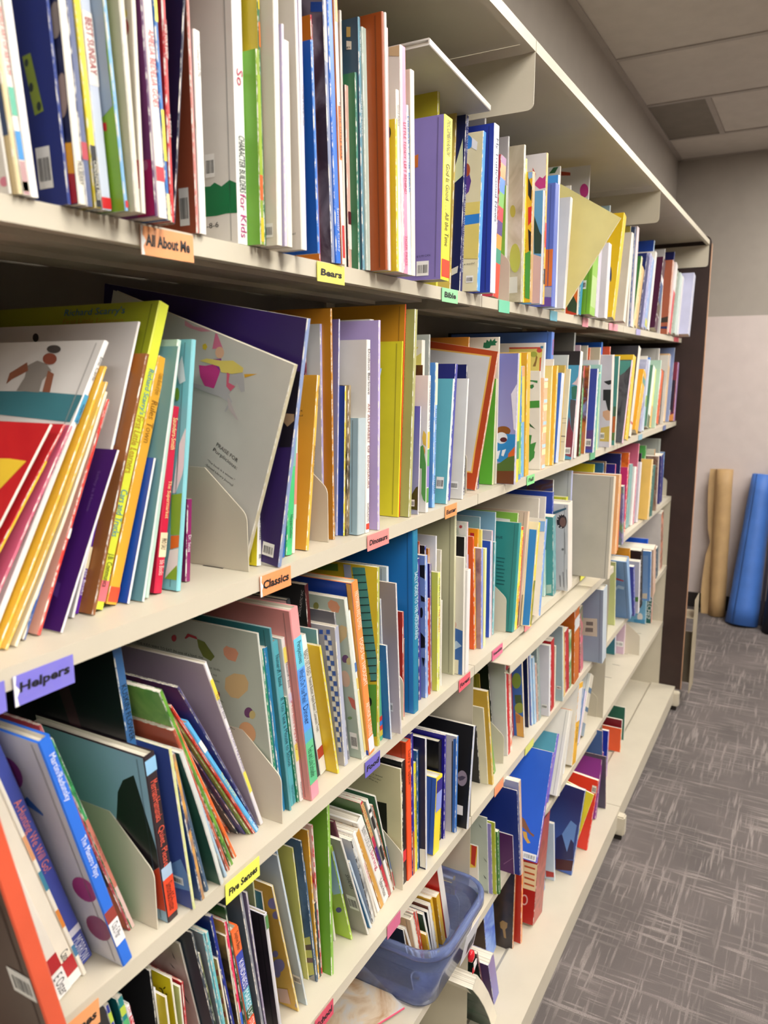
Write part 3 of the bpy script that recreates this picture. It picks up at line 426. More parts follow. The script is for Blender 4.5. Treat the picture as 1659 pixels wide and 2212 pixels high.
['navy book with light blue spine',1,1.2969,.005,.0399,.2339,.2105,.3144,.0,'1e2660','1f2860',{},'navy book with light blue spine on the top shelf, right of the tan thin book'],
['royal blue book behind',1,1.4492,.0145,.012,.3002,.24,.2489,.0,'8fb0d4','1a3f96',{},'royal blue book behind on the top shelf, right of the white tall book'],
['pale violet thin book',1,1.3388,.0027,.0275,.2431,.2188,.3141,.0,'9fa0c8','9fa0c8',{},'pale violet thin book on the top shelf, right of the navy book'],
['light blue narrow book',1,1.3675,.0011,.0327,.2321,.2089,.315,.0,'8fa8d4','8fa8d4',{'sb': [[.0067,.0312,'c0c24a']]},'light blue narrow book on the top shelf, right of the pale violet thin book'],
['white tall book',1,1.4226,.0002,.0236,.2544,.2289,.2299,.0,'e5e1da','e5e1da',{},'white tall book on the top shelf, right of the light blue narrow book'],
['maroon banded spine book',1,1.533,-.0014,.045,.2522,.227,.3463,.0,'4a1a34','4a1a34',{'sb': [[.1674,.1874,'e6dfe0'],[.0961,.1674,'2a4a80'],[.0548,.0961,'4a3a20'],[.0482,.0515,'e6dfe0']]},'maroon banded spine book on the top shelf, right of the royal blue book'],
['white book with navy back',1,1.7187,.014,.006,.2917,.24,.02,.0,'d9d4d0','c9c6c4',{},'white book with navy back on the top shelf, right of the maroon banded spine book'],
['dark blue book behind',1,1.8463,.0141,.008,.3163,.24,.2587,.0,'4a5aa8','1c2260',{},'dark blue book behind on the top shelf, right of the sage grey book'],
['russet brown picture book',1,1.7552,-.005,.0225,.2599,.2339,.1101,.0,'d9a890','a45a40',{'art': [['dark_shape',[(.03,.0558),(.0012,.062),(.0012,.0415),(.0287,.0394)],'3a3028'],['navy_bar',[(.0292,.0262),(.0012,.0269),(.0012,.0174),(.0287,.0197)],'1a2a5a']]},'russet brown picture book on the top shelf, right of the white book'],
['red and white spine book',1,1.7782,-.0068,.039,.2589,.233,.2668,.0,'e9e2e0','e9e2e0',{'sb': [[.0004,.1565,'d94048']]},'red and white spine book on the top shelf, right of the russet brown picture book'],
['sage grey book',1,1.8197,-.0087,.0236,.237,.2133,.2665,.0,'8f9a86','8f9a86',{},'sage grey book on the top shelf, right of the red and white spine book'],
['pale mint book',1,1.888,-.01,.0448,.2291,.2062,.2321,.0,'c9d8cc','c9d8cc',{},'pale mint book on the top shelf, right of the dark blue book'],
['thin white end book',1,1.9374,-.0114,.0333,.2234,.2011,.2161,.0,'e3e0dd','e3e0dd',{},'thin white end book on the top shelf, right of the pale mint book'],
['lilac white book sticking out',1,1.9718,-.0457,.045,.2346,.2111,.2148,.0,'cfd0e2','bcbdd8',{},'lilac white book sticking out on the top shelf, right of the thin white end book'],
['red and yellow floppy book',2,-.9406,.03,.0022,.2071,.2,.6248,.0,'e2d9cc','n:b81f28,c4262a,b51d26',{'art': [['yellow_patch',[(.102,.1701),(.0267,.1739),(.0059,.173),(.0252,.1375),(.0857,.1216)],'e9c23a']]},'red and yellow floppy book on the second shelf, left of the red book'],
['red book with yellow foot',2,-.9275,.035,.0022,.2081,.2,.6416,.0,'cf2f33','c62a30',{'sb': [[.0067,.1738,'ecc33a']]},'red book with yellow foot on the second shelf by the red and yellow floppy book'],
['pink book about finding out',2,-.9023,.035,.0025,.1963,.1766,.5679,.0,'cf6880','c9607c',{'t': [["LET'S FIND OUT LIBRARY",.1791,.152,'4a2430'],["LET'S FIND OUT ABOUT TOOTHPASTE",.1343,.0913,'4a2430']]},'pink book about finding out on the second shelf, right of the red book'],
['white book with teal band',2,-.8863,.04,.0051,.2701,.24,.5251,.0,'e8e5e2','d5d2ce',{'art': [['teal_band',[(.1475,.2191),(.0564,.2195),(.0012,.2169),(.0012,.2159),(.0035,.1916),(.0974,.196),(.1317,.1936)],'3f7883'],['grey_shirt',[(.0875,.2453),(.0767,.2504),(.0624,.2469),(.0522,.2402),(.0589,.2302),(.057,.2186),(.0881,.2199),(.0843,.2334)],'8c8680'],['brown_arm',[(.0895,.2488),(.1076,.2376),(.1059,.2265),(.1006,.2316),(.0835,.2402)],'8f5a44'],['brown_arm',[(.0566,.2402),(.0471,.2369),(.0429,.2189),(.0528,.219)],'8f5a44'],['brown_head',[(.0514,.2519),(.0509,.2499),(.0516,.2482),(.0534,.2469),(.056,.2463),(.0593,.2463),(.0627,.247),(.0659,.2483),(.0685,.25),(.0701,.252),(.0706,.254),(.0699,.2557),(.0681,.257),(.0654,.2577),(.0621,.2576),(.0587,.2569),(.0555,.2556),(.053,.2538)],'8a4a3a'],['check_cap',[(.0511,.2616),(.0509,.2602),(.0519,.259),(.0539,.2582),(.0566,.2577),(.0599,.2578),(.0632,.2583),(.0662,.2592),(.0685,.2605),(.0699,.2619),(.0701,.2633),(.0691,.2646),(.067,.2654),(.0642,.2659),(.0609,.2658),(.0576,.2653),(.0546,.2643),(.0524,.263)],'4a4644']],'sb': [[.1927,.2185,'4a9cc4']],'t': [['Eric Carle',.2545,.232,'3a3838'],['Houghton / Clark',.2098,.1912,'2a3038']],'hard': 1},'white book with teal band on the second shelf by the pink book about finding out'],
['torn yellow book',2,-.8789,.035,.0025,.2455,.2209,.5197,.0,'e8bc42','dfae36',{'bow': .006},'torn yellow book on the second shelf, right of the white book'],
['soft yellow book',2,-.8757,.03,.0022,.2306,.2076,.5187,.0,'e0b64a','e3bd55',{'bow': .008},'soft yellow book on the second shelf, right of the torn yellow book'],
['cream floppy book',2,-.8678,.0298,.0026,.2188,.1969,.4997,.0,'e8dcc2','dccfae',{'bow': .008},'cream floppy book on the second shelf, right of the soft yellow book'],
['thin orange and blue reader',2,-.855,.0377,.0027,.2118,.1907,.4647,.0,'3f62a8','e8e0d4',{'sb': [[.0712,.2114,'d8a03a']]},'thin orange and blue reader on the second shelf, right of the cream floppy book'],
['pink book with red spine',2,-.8425,.0364,.0031,.2045,.1841,.436,.0,'dc3a2f','dca898',{'sb': [[.0809,.0896,'f0e8e4']],'t': [['BIG BOOK OF FEELINGS',.2025,.1786,'f0d8d0']],'ct': [['-007',.0199,.022,.0127,.0231,'3a3030']]},'pink book with red spine on the second shelf by the thin orange and blue reader'],
['deep purple reader',2,-.8289,.0258,.0022,.1594,.1434,.4639,.0,'e2dae4','3c1560',{'art': [['lilac_box',[(.0317,.0418),(.0177,.0386),(.0163,.0266),(.0293,.0298)],'533080']],'ct': [['Selley is Home',.016,.1386,.0149,.1022,'6a4a88']]},'deep purple reader on the second shelf, right of the pink book'],
['large white paperback',2,-.7982,.05,.0026,.2711,.235,.3624,.0,'eceae8','d3cfcd',{'art': [['dark_emblem',[(.1329,.2583),(.1327,.2567),(.133,.2554),(.1338,.2544),(.1351,.2539),(.1367,.2539),(.1384,.2545),(.14,.2555),(.1413,.2569),(.1421,.2585),(.1424,.2601),(.142,.2615),(.1412,.2625),(.1399,.263),(.1383,.2629),(.1366,.2623),(.135,.2613),(.1338,.2599)],'2a2a2c']],'bow': .003},'large white paperback on the second shelf, right of the deep purple reader'],
['purple spine book with sticker',2,-.7913,.056,.0054,.2422,.218,.3471,.0,'5a1f98','3a1a66',{'sb': [[.2225,.2414,'e8a02a'],[.1531,.2225,'a9c8e6'],[.04,.0596,'e6d8b0']],'t': [['e Pruching Well',.1252,.0853,'e9e04a'],['ple Books',.0385,.0162,'efe8f4']]},'purple spine book with sticker on the second shelf, right of the large white paperback'],
['thin brown book',2,-.7852,.04,.0037,.2387,.2148,.346,.0,'8a5428','9a5f2c',{},'thin brown book on the second shelf, right of the purple spine book'],
['large olive hardcover with lime spine',2,-.78,.0456,.0127,.2884,.2394,.3591,.0,'d4da3f','949c20',{'sb': [[.0073,.0261,'e8707a']],'t': [["Richard Scarry's",.2236,.18,'2f86a8'],['First Little Learners',.1784,.1246,'b8862a'],['Cars and Trucks',.109,.0657,'2f86a8'],['J.B. Communica',.0504,.0201,'2a2a20']],'ct': [["Richard Scarry's",.1267,.2748,.0419,.2745,'2d6f9a'],['First Little Learners',.1259,.2685,.0408,.2671,'a5781f']],'hard': 1},'large olive hardcover with lime spine on the second shelf, right of the thin brown book'],
['golden yellow book',2,-.763,.0468,.012,.2346,.2112,.3493,.0,'e3a833','d69a2c',{'art': [['white_road',[(.0035,.072),(.0012,.0732),(.0012,.0696),(.0026,.069)],'d8d4d0']],'sb': [[.0022,.016,'d9502f']],'t': [['Tickle Book of Eyes',.2196,.1983,'9a6a1a'],['Rules Town',.1918,.1512,'9a6a1a']],'bc': [.002,.0118,.0075,.0267]},'golden yellow book on the second shelf, right of the large olive hardcover'],
['royal blue paperback',2,-.746,.039,.0026,.1364,.1228,.3204,.0,'e0e4ea','1e4fb2',{},'royal blue paperback on the second shelf, right of the golden yellow book'],
['dusty teal paperback',2,-.7352,.0316,.0028,.2406,.2165,.2658,.0,'cfdad8','6a98a0',{'bow': .003},'dusty teal paperback on the second shelf, right of the royal blue paperback'],
['pale green paperback',2,-.7261,.0376,.0051,.2455,.2209,.2465,.0,'bcd4c6','a9c4b4',{'bow': .003},'pale green paperback on the second shelf, right of the dusty teal paperback'],
['slim red hardcover with paper label',2,-.713,.0387,.01,.1794,.1615,.2032,.0,'cc1c42','b8183a',{'sb': [[.0346,.0582,'e9d9b4']],'t': [['Saunders-Smith',.1683,.1378,'efdc9a'],['The Supermarket',.1081,.0719,'efdc9a'],['ble Books',.0317,.0172,'efd0c8'],['PRO SAU',.0526,.0421,'4a4436']],'hard': 1},'slim red hardcover with paper label on the second shelf, right of the pale green paperback'],
['aqua picture hardcover with cartoon trees',2,-.6943,.0281,.0057,.2417,.2176,.1568,.0,'86c8d0','7cc3cc',{'art': [['white_cloud',[(.0089,.141),(.0017,.1574),(.0012,.1548),(.0012,.121),(.0023,.1124),(.0094,.0941),(.0137,.0938)],'e8e4e6'],['green_hill',[(.0146,.0921),(.0012,.0947),(.0012,.0543),(.0126,.0532)],'86b03a'],['orange_hill',[(.0121,.0524),(.0012,.0541),(.0012,.0426),(.0119,.0393)],'e0702a'],['white_field',[(.0124,.0385),(.0012,.0417),(.0012,.0121),(.0167,.0101)],'e6e2de'],['green_leaf',[(.0012,.0106),(.0167,.0101),(.0117,.0156),(.002,.025),(.0012,.0194)],'86b03a'],['green_leaf',[(.012,.1892),(.012,.187),(.0124,.185),(.013,.1836),(.014,.1828),(.015,.1828),(.0161,.1835),(.017,.185),(.0177,.1869),(.018,.1891),(.018,.1913),(.0177,.1932),(.017,.1947),(.016,.1954),(.015,.1955),(.0139,.1947),(.013,.1933),(.0123,.1914)],'7fae3a'],['white_branch',[(.0179,.2116),(.0116,.226),(.0092,.218),(.0053,.202),(.0126,.1988)],'dfe8ea']],'hard': 1},'aqua picture hardcover with cartoon trees on the second shelf, right of the slim red hardcover'],
['short magenta book',2,-.6644,.045,.0067,.0836,.0752,.1034,.0,'8a1f62','7f1a5a',{'t': [['Dr. Seuss',.0472,.0301,'efe0ea']]},'short magenta book on the second shelf, right of the aqua picture hardcover'],
['large white book with unicorn picture',2,-.5945,.0279,.006,.2274,.2571,.0,.3281,'cfc6a8','cdc9c0',{'art': [['pink_hat',[(.1016,.2266),(.104,.2266),(.1039,.2098),(.0906,.2148)],'e07a9a'],['pink_ribbon',[(.1474,.2266),(.1464,.2266),(.1342,.2245),(.1218,.2266),(.1101,.2266),(.1231,.2222),(.1375,.2212),(.1461,.2216)],'e09aaa'],['pink_skirt',[(.0944,.1972),(.108,.1903),(.1168,.1881),(.1117,.177),(.1021,.169),(.0916,.1687),(.0881,.1819),(.0877,.1916)],'cf3f8a'],['purple_bodice',[(.0994,.2003),(.0893,.2044),(.0877,.1916),(.0959,.1952)],'9a3f96'],['round_face',[(.0876,.2113),(.0874,.2092),(.0879,.2072),(.089,.2054),(.0906,.2041),(.0926,.2035),(.0946,.2035),(.0964,.2043),(.0979,.2057),(.0988,.2076),(.099,.2097),(.0985,.2117),(.0974,.2135),(.0957,.2147),(.0938,.2154),(.0918,.2153),(.09,.2145),(.0885,.2131)],'e8b896'],['yellow_mane',[(.1171,.1928),(.1081,.1982),(.0887,.2023),(.074,.2072),(.0593,.2044),(.0589,.1998),(.0721,.1937),(.0855,.1908),(.0899,.1956),(.1029,.1944)],'e6cf6a'],['pale_body',[(.0873,.1901),(.0701,.1937),(.0589,.1998),(.0551,.1933),(.0509,.1823),(.0552,.18),(.0633,.1874),(.07,.1723),(.0634,.1667),(.0687,.1534),(.0708,.1535),(.0677,.1643),(.0805,.1661),(.0967,.1644),(.1176,.1636),(.1217,.167),(.1044,.1698),(.0903,.1715)],'b9b4b4'],['pale_leg',[(.071,.1687),(.0679,.1683),(.0564,.1564),(.0502,.1509),(.0538,.1509),(.0659,.1577)],'c2b4b2'],['gold_horn',[(.0566,.1987),(.0406,.2045),(.0548,.1956)],'dfa52a'],['pink_garland',[(.0784,.1932),(.0743,.193),(.0733,.1839),(.0641,.1831),(.0687,.1763),(.0751,.1793)],'d9607a'],['wand_star',[(.1102,.2102),(.1117,.2061),(.1158,.2061),(.117,.2102),(.1135,.2127)],'e0c43a']],'ct': [['PRAISE FOR',.0712,.1146,.0397,.1079,'3a3634'],['Purplicious:',.0742,.1067,.0385,.0992,'2a2626'],['"The book is a winner."',.0782,.0941,.0376,.0878,'2a2626'],['-School Library Journal',.0798,.0883,.0386,.0803,'2a2626'],['"Snake in the princess',.0817,.078,.041,.0693,'2a2626']]},'large white book with unicorn picture on the second shelf, right of the short magenta book'],
['small yellow and white rhyme book',2,-.5792,.021,.0069,.155,.1395,.0845,.0,'ece8e2','e6d62f',{'t': [['Dr. Seuss',.053,.0289,'1c1c1e'],['BE',.0127,.0079,'3a3a3a']],'hard': 1},'small yellow and white rhyme book on the second shelf, right of the large white book'],
['large dark purple book',2,-.5719,-.0015,.006,.2646,.2865,.0,.1702,'8fa0c8','33205e',{'art': [['black_figure',[(.0061,.2115),(.0012,.2114),(.0012,.1512),(.0024,.1331),(.0171,.1299),(.0133,.171)],'171220'],['tan_hand',[(.0127,.1665),(.0026,.1678),(.0016,.1611),(.009,.1534),(.0162,.1581)],'a88a6a']],'bc': [.008,.0089,.0234,.0239]},'large dark purple book on the second shelf by the small yellow and white rhyme book'],
['blue rhyme book with white title',2,-.5397,.02,.0093,.17,.153,.1372,.0,'1f5fae','2a6ab8',{'t': [['Dr. Seuss',.0358,.0107,'0f1a2a']]},'blue rhyme book with white title on the second shelf by the large dark purple book'],
['bright green reader',2,-.5267,.0206,.0111,.1366,.123,.1104,.0,'49bf76','3faa68',{'sb': [[.1023,.1357,'7fb8a8']],'t': [['HarperCollins',.0468,.0197,'1a4a30']]},'bright green reader on the second shelf, right of the blue rhyme book'],
['white and green thin book',2,-.5124,.0224,.0055,.1488,.1339,.0858,.0,'e2ddd0','e2ddd0',{'sb': [[.0401,.0572,'cfd8c8'],[.0572,.1165,'d98a78']]},'white and green thin book on the second shelf, right of the bright green reader'],
['gold paperback',2,-.4934,.0159,.0054,.206,.1854,.1483,.0,'e9b548','dfa032',{'t': [['Metzger / Yamane',.1939,.17,'6a4a14'],['DINOTOPIA IT TAKES',.1237,.0926,'6a4a14']],'ct': [['st',.0236,.1623,.0172,.1628,'2a2218'],['ld',.0215,.1568,.0167,.1573,'2a2218']]},'gold paperback on the second shelf, right of the white and green thin book'],
['narrow maroon book',2,-.4462,.045,.0023,.2414,.2173,.0075,.0,'6a1c34','66182f',{},'narrow maroon book on the second shelf, right of the gold paperback'],
['navy book with gold edge',2,-.4435,.05,.0024,.2638,.235,.0058,.0,'c9cde0','1c3a86',{},'navy book with gold edge on the second shelf, right of the narrow maroon book'],
['white book with red bird',2,-.4303,.0338,.004,.2648,.2383,.0062,.0,'a8a0cc','c6c6c4',{},'white book with red bird on the second shelf, right of the navy book'],
['amber book behind',2,-.4257,.0209,.003,.2825,.24,.0038,.0,'c98a2a','b87a1e',{},'amber book behind on the second shelf, right of the white book'],
['tall lilac book with pink panel',2,-.4041,.03,.0025,.2723,.24,.0445,.0,'b3b4de','g:a9b2da,6a5a98,.3',{'art': [['pink_panel',[(.0326,.2181),(.0095,.2183),(.0083,.0722),(.0315,.0802)],'a87890']],'bc': [.002,.002,.011,.0172]},'tall lilac book with pink panel on the second shelf, right of the amber book'],
['dark blue small hardcover',2,-.4011,.0215,.003,.1906,.1716,.043,.0,'e8d84a','1d3f92',{'t': [['DINOSAURS BIG AND SMALL',.1268,.0784,'2a2a20']]},'dark blue small hardcover on the second shelf, right of the tall lilac book'],
['brown striped spine book',2,-.3977,.0184,.006,.1913,.1722,.0394,.0,'n:6a5a42,b09a72,3a3228,d0c09a','n:6a5a42,b09a72,3a3228,d0c09a',{},'brown striped spine book on the second shelf, right of the dark blue small hardcover'],
['light blue worn hardcover',2,-.3913,.0063,.0182,.1499,.1349,.0349,.0,'b4c2c6','95b4c4',{'hard': 1},'light blue worn hardcover on the second shelf, right of the brown striped spine book'],
['grey board book behind',2,-.3628,.0145,.0045,.1936,.1742,.022,.0,'c2c2c0','a3a29e',{},'grey board book behind on the second shelf, right of the white alphabet book'],
['sky blue book with yellow spine',2,-.3579,.0216,.0092,.2242,.2018,.0189,.0,'e8c53a','8fb2c6',{'t': [['STENCH',.2179,.1973,'c8302a']]},'sky blue book with yellow spine on the second shelf, right of the grey board book'],
['tall white board book',2,-.3431,.016,.01,.2743,.24,.0145,.0,'d6d5ce','c4c4be',{'hard': 1},'tall white board book on the second shelf, right of the tall pale lilac book'],
['white alphabet book with dinosaur title',2,-.372,.0056,.0088,.2475,.2227,.0257,.0,'ece8e4','dcd8d2',{'sb': [[.0041,.0119,'d0402a']],'t': [['Dodson Barlowe',.236,.1791,'3a3638'],['AN ALPHABET OF DINOSAURS',.168,.0584,'8a4a44'],['SCHOLASTIC',.0391,.0138,'6a5a58']]},'white alphabet book with dinosaur title on the second shelf by the light blue worn hardcover'],
['tall pale lilac book',2,-.3482,.0007,.0047,.2724,.24,.0171,.0,'c4b4de','b2a0d2',{},'tall pale lilac book on the second shelf, right of the sky blue book'],
['sky blue book tipped forward',2,-.2577,.0948,.0023,.2174,.1902,.0,.2273,'86ade0','7aa4dc',{},'sky blue book tipped forward on the second shelf, right of the tall white board book'],
['yellow hardcover',2,-.255,.02,.0024,.2497,.2247,.0534,.0,'ece436','d2c628',{'t': [['KEY',.2369,.2247,'6a681a'],["GEORGE'S DINOSAUR DISCOVERY",.1592,.0736,'6a681a'],['HMH',.0077,.002,'6a681a']],'hard': 1},'yellow hardcover on the second shelf, right of the sky blue book'],
['very large amber book with orange spine',2,-.2522,.02,.0026,.3011,.24,.0643,.0,'ea5a22','c48a20',{'t': [['MY GIGANTOSAURUS BOOK OF TIME',.2877,.1403,'7a3a10'],['Jan Lewis',.1299,.0901,'2a1a10'],['LOWELL HOUSE',.0414,.002,'7a3a10']],'hard': 1},'very large amber book with orange spine on the second shelf, right of the yellow hardcover'],
['olive cloth book',2,-.2492,.0056,.0078,.2936,.24,.0622,.0,'b0ae74','a3a25c',{'bow': .0012},'olive cloth book on the second shelf, right of the very large amber book'],
['slim red bunny book',2,-.2405,.0115,.0096,.2151,.1936,.0579,.0,'e2414e','c83040',{'t': [['Brown/Hurd',.2007,.1684,'3a1418'],['THE RUNAWAY BUNNY',.1458,.08,'3a1418'],['HarperCollins',.0442,.0184,'3a1418']]},'slim red bunny book on the second shelf, right of the olive cloth book'],
['violet sky and grass book',2,-.2228,.0037,.0023,.1582,.1424,.0414,.0,'d5d2da','g:9aa2b8,5a60b8,.16',{'art': [['olive_grass',[(.0126,.0267),(.0043,.0403),(.0012,.0416),(.0012,.0063),(.0121,.0071)],'4a4a1c']],'bc': [.0061,.0115,.0122,.0215]},'violet sky and grass book on the second shelf, right of the slim red bunny book'],
['blue book with thin lines',2,-.1956,.0141,.0029,.1923,.173,.0248,.0,'2a4f9a','1f3f92',{},'blue book with thin lines on the second shelf, right of the white lily book'],
['dark glitter brown book',2,-.1922,.0142,.003,.2168,.1952,.0227,.0,'e0d8cc','n:2a1a10,4a3018,6a4a2a',{},'dark glitter brown book on the second shelf, right of the blue book'],
['white book with yellow flowers',2,-.1886,.0177,.01,.2528,.2275,.0186,.0,'dcd6ca','e0dccf',{'art': [['yellow_flower',[(.0143,.241),(.006,.2432),(.0099,.2384),(.014,.2372)],'e0d25a'],['yellow_base',[(.0153,.2257),(.0012,.2341),(.0012,.2167),(.0151,.2168)],'d8d070']]},'white book with yellow flowers on the second shelf, right of the dark glitter brown book'],
['grey book behind',2,-.169,.0145,.004,.2614,.2353,.01,.0,'a8aba6','a4a9a4',{},'grey book behind on the second shelf, right of the white book'],
['white lily book with daffodils',2,-.204,.0,.008,.2018,.1816,.0283,.0,'efebe6','e2ddd6',{'art': [['yellow_daffodil',[(.0084,.1109),(.0064,.1219),(.002,.1163),(.002,.0982),(.0067,.1019)],'ecc24a'],['orange_daffodil',[(.0032,.0917),(.0034,.089),(.004,.0866),(.0051,.0848),(.0064,.0838),(.0078,.0838),(.0091,.0846),(.0102,.0863),(.011,.0886),(.0113,.0913),(.0111,.094),(.0104,.0963),(.0094,.0981),(.0081,.0991),(.0067,.0992),(.0053,.0983),(.0042,.0966),(.0035,.0943)],'e0a03a'],['green_leaves',[(.0118,.0651),(.011,.0978),(.0067,.1006),(.0015,.0723),(.0012,.0603),(.0012,.0156),(.005,.0195),(.0096,.0324)],'5a9a4a'],['cream_strip',[(.0132,.0664),(.0081,.0653),(.008,.0245),(.0124,.0255)],'d6cfc2']],'sb': [[.0955,.1201,'ecc04a'],[.0694,.0942,'5fa860'],[.0379,.0694,'8a80c0'],[.0147,.0366,'5fa04a']],'t': [['THE PARABLE OF THE LILY',.1941,.1226,'8a8688']]},'white lily book with daffodils on the second shelf by the violet sky and grass book'],
['short navy book behind',2,-.1532,.0145,.004,.2172,.1955,.0321,.0,'d9d0c0','1f3f78',{},'short navy book behind on the second shelf, right of the blue spine Easter book'],
['blue spine Easter book',2,-.162,.0093,.0083,.2203,.1982,.0339,.0,'8bb8ea','4f86c8',{'sb': [[.1572,.2199,'e6e2c0']],'t': [['Fran Hill',.1512,.1287,'2a4a80'],["Mom's Easter Surprise",.1193,.0615,'2a4a80'],['PUTNAM',.0493,.022,'2a4a80']]},'blue spine Easter book on the second shelf, right of the grey book'],
['teal paperback with barcode sticker',2,-.1234,.0035,.0053,.1967,.177,.1122,.0,'cfe2e4','63aebc',{'bc': [.0064,.0235,.0193,.0422]},'teal paperback with barcode sticker on the second shelf, right of the short navy book'],
['navy violet book',2,-.095,.0133,.0086,.2195,.1976,.109,.0,'4a4ca0','26296e',{},'navy violet book on the second shelf, right of the teal paperback'],
['white paperback with barcode',2,-.068,.0003,.0044,.196,.1764,.0878,.0,'e8e4e2','dcd9d4',{'bc': [.0081,.0156,.022,.0285]},'white paperback with barcode on the second shelf, right of the navy violet book'],
['dark navy book behind',2,-.027,.0145,.003,.2182,.1964,.02,.0,'1a2258','1a2058',{},'dark navy book behind on the second shelf, right of the white paperback'],
['large white book with orange frame',2,.03,.0173,.006,.2422,.26,.0,.1527,'d9a58a','b9481f',{'art': [['yellow_line',[(.1547,.23),(.0102,.2338),(.0116,.0639),(.0106,.0293),(.1214,.0216)],'ecb95a'],['white_panel',[(.1543,.227),(.0133,.2315),(.0143,.0649),(.0136,.0318),(.1214,.0216)],'dbd8d6']]},'large white book with orange frame on the second shelf, right of the dark navy book'],
['small navy book near the join',2,.0484,.02,.0052,.16,.144,.048,.0,'20206a','23236c',{},'small navy book near the join on the second shelf, right of the large white book'],
['amber folder behind',2,.054,.049,.003,.2664,.236,.0457,.0,'d99a4a','c98a32',{},'amber folder behind on the second shelf, right of the small navy book near the join'],
['cream book with holly leaf',2,.1233,.0144,.0041,.2675,.24,.0,.0,'e6dfd0','ddd7c6',{'art': [['holly_leaf',[(.0309,.2493),(.0297,.2579),(.0255,.2578),(.0239,.2633),(.0195,.2593),(.0163,.2647),(.0136,.26),(.0078,.2653),(.0077,.2606),(.003,.259),(.0076,.256),(.0059,.2528),(.016,.2522),(.0176,.2483),(.0252,.2477)],'1f6a48']]},'cream book with holly leaf on the second shelf, right of the bright green paperback'],
['bright green paperback',2,.1073,.015,.0072,.1931,.1738,.0454,.0,'e2e4b0','5cab36',{},'bright green paperback on the second shelf, right of the amber folder'],
['football picture book',2,.1278,-.02,.0067,.2383,.2145,.0146,.0,'b8b6d0','g:a8a4c8,6f78c0,.28',{'art': [['white_cloud',[(.0119,.1656),(.0012,.1841),(.0012,.0995),(.0047,.1021)],'dcdcea'],['tan_hair',[(.0105,.0987),(.0112,.0957),(.0136,.0929),(.0174,.0908),(.0221,.0896),(.0271,.0894),(.0319,.0902),(.0359,.0921),(.0385,.0947),(.0395,.0977),(.0387,.1008),(.0362,.1035),(.0324,.1056),(.0277,.1068),(.0227,.107),(.0179,.1061),(.014,.1043),(.0114,.1017)],'8a5424'],['blue_jersey',[(.0299,.0932),(.0012,.0927),(.0012,.0612),(.0126,.0371),(.0386,.0422),(.0397,.0765)],'2f86c4'],['white_helmet',[(.016,.0856),(.0165,.082),(.0184,.0787),(.0214,.0762),(.0252,.0747),(.0292,.0745),(.0331,.0757),(.0363,.0779),(.0384,.0811),(.0392,.0847),(.0387,.0884),(.0367,.0917),(.0337,.0942),(.0299,.0956),(.0259,.0957),(.0221,.0946),(.0189,.0924),(.0168,.0892)],'d9dce2'],['dark_visor',[(.0167,.0824),(.0171,.0808),(.0182,.0794),(.02,.0783),(.0222,.0777),(.0246,.0776),(.0268,.078),(.0287,.079),(.0299,.0803),(.0304,.0818),(.03,.0834),(.0289,.0848),(.0271,.0859),(.0249,.0865),(.0225,.0866),(.0202,.0862),(.0184,.0852),(.0172,.0839)],'5a2a2e'],['white_eleven',[(.0349,.0604),(.0289,.0624),(.0327,.0458),(.0379,.0472)],'dfe2e8'],['white_eleven',[(.0255,.0625),(.0178,.0653),(.0225,.0513),(.0269,.0527)],'dfe2e8'],['orange_sleeve',[(.0133,.0566),(.0012,.0707),(.0012,.053),(.0146,.0435)],'d0622a'],['green_grass',[(.0384,.0356),(.0282,.0395),(.0148,.05),(.0012,.0538),(.0012,.0248),(.038,.0225)],'4f6a2f'],['brown_base',[(.0391,.0008),(.0398,.0232),(.0012,.0256),(.0012,.0008)],'6a3a1c']],'bc': [.0031,.0058,.0377,.0217]},'football picture book on the second shelf, right of the cream book'],
['thin yellow and green spine book',2,.1553,-.0131,.0132,.2391,.2152,-.0105,.0,'f0d83e','f0d83e',{'sb': [[.1633,.2202,'f0d83e'],[.0441,.0776,'3a8a5a']]},'thin yellow and green spine book on the second shelf, right of the football picture book'],
['blue and grass spine book',2,.1881,-.0067,.0131,.2229,.2006,-.0761,.0,'4f90d8','4f90d8',{'sb': [[.0611,.1109,'6aa83a'],[.0111,.0611,'a8c84a']]},'blue and grass spine book on the second shelf by the orange and blue thin book'],
['orange and blue thin book',2,.2232,-.0002,.0157,.2157,.1941,-.0669,.0,'6fb0d8','6fb0d8',{'sb': [[.1964,.2152,'e8a060'],[.109,.1964,'e0c23a']]},'orange and blue thin book on the second shelf by the blue and grass spine book'],
['cream white book above the amber',2,.2756,.0144,.005,.2406,.2166,.02,.0,'ede7de','e3ddd0',{},'cream white book above the amber on the second shelf, right of the amber yellow book'],
['amber yellow book',2,.2477,.0,.0201,.2421,.2179,-.0349,.0,'efb432','edae2c',{},'amber yellow book on the second shelf, right of the orange and blue thin book'],
['white book with green leaf shapes',2,.359,.005,.0035,.2068,.1861,-.1053,.0,'e9e3da','e2ddd2',{'art': [['green_brow',[(.0221,.189),(.013,.1883),(.0054,.1876),(.0061,.1825),(.016,.1854),(.0221,.1861)],'2f7a3f'],['green_leaf',[(.0221,.1787),(.0145,.1803),(.013,.1752),(.0175,.1707),(.0221,.1721)],'2f7a3f'],['green_bar',[(.023,.1455),(.0016,.147),(.0015,.1322),(.023,.1307)],'3f8f35'],['dark_wedge',[(.0238,.0999),(.01,.0868),(.0223,.0924)],'2a5a2c'],['green_leaf',[(.0239,.0742),(.018,.0737),(.0208,.0545),(.0084,.0596),(.0131,.0411),(.0112,.0381),(.0131,.0257),(.0241,.0143)],'3a8a3a']]},'white book with green leaf shapes on the second shelf, left of the peach spine book'],
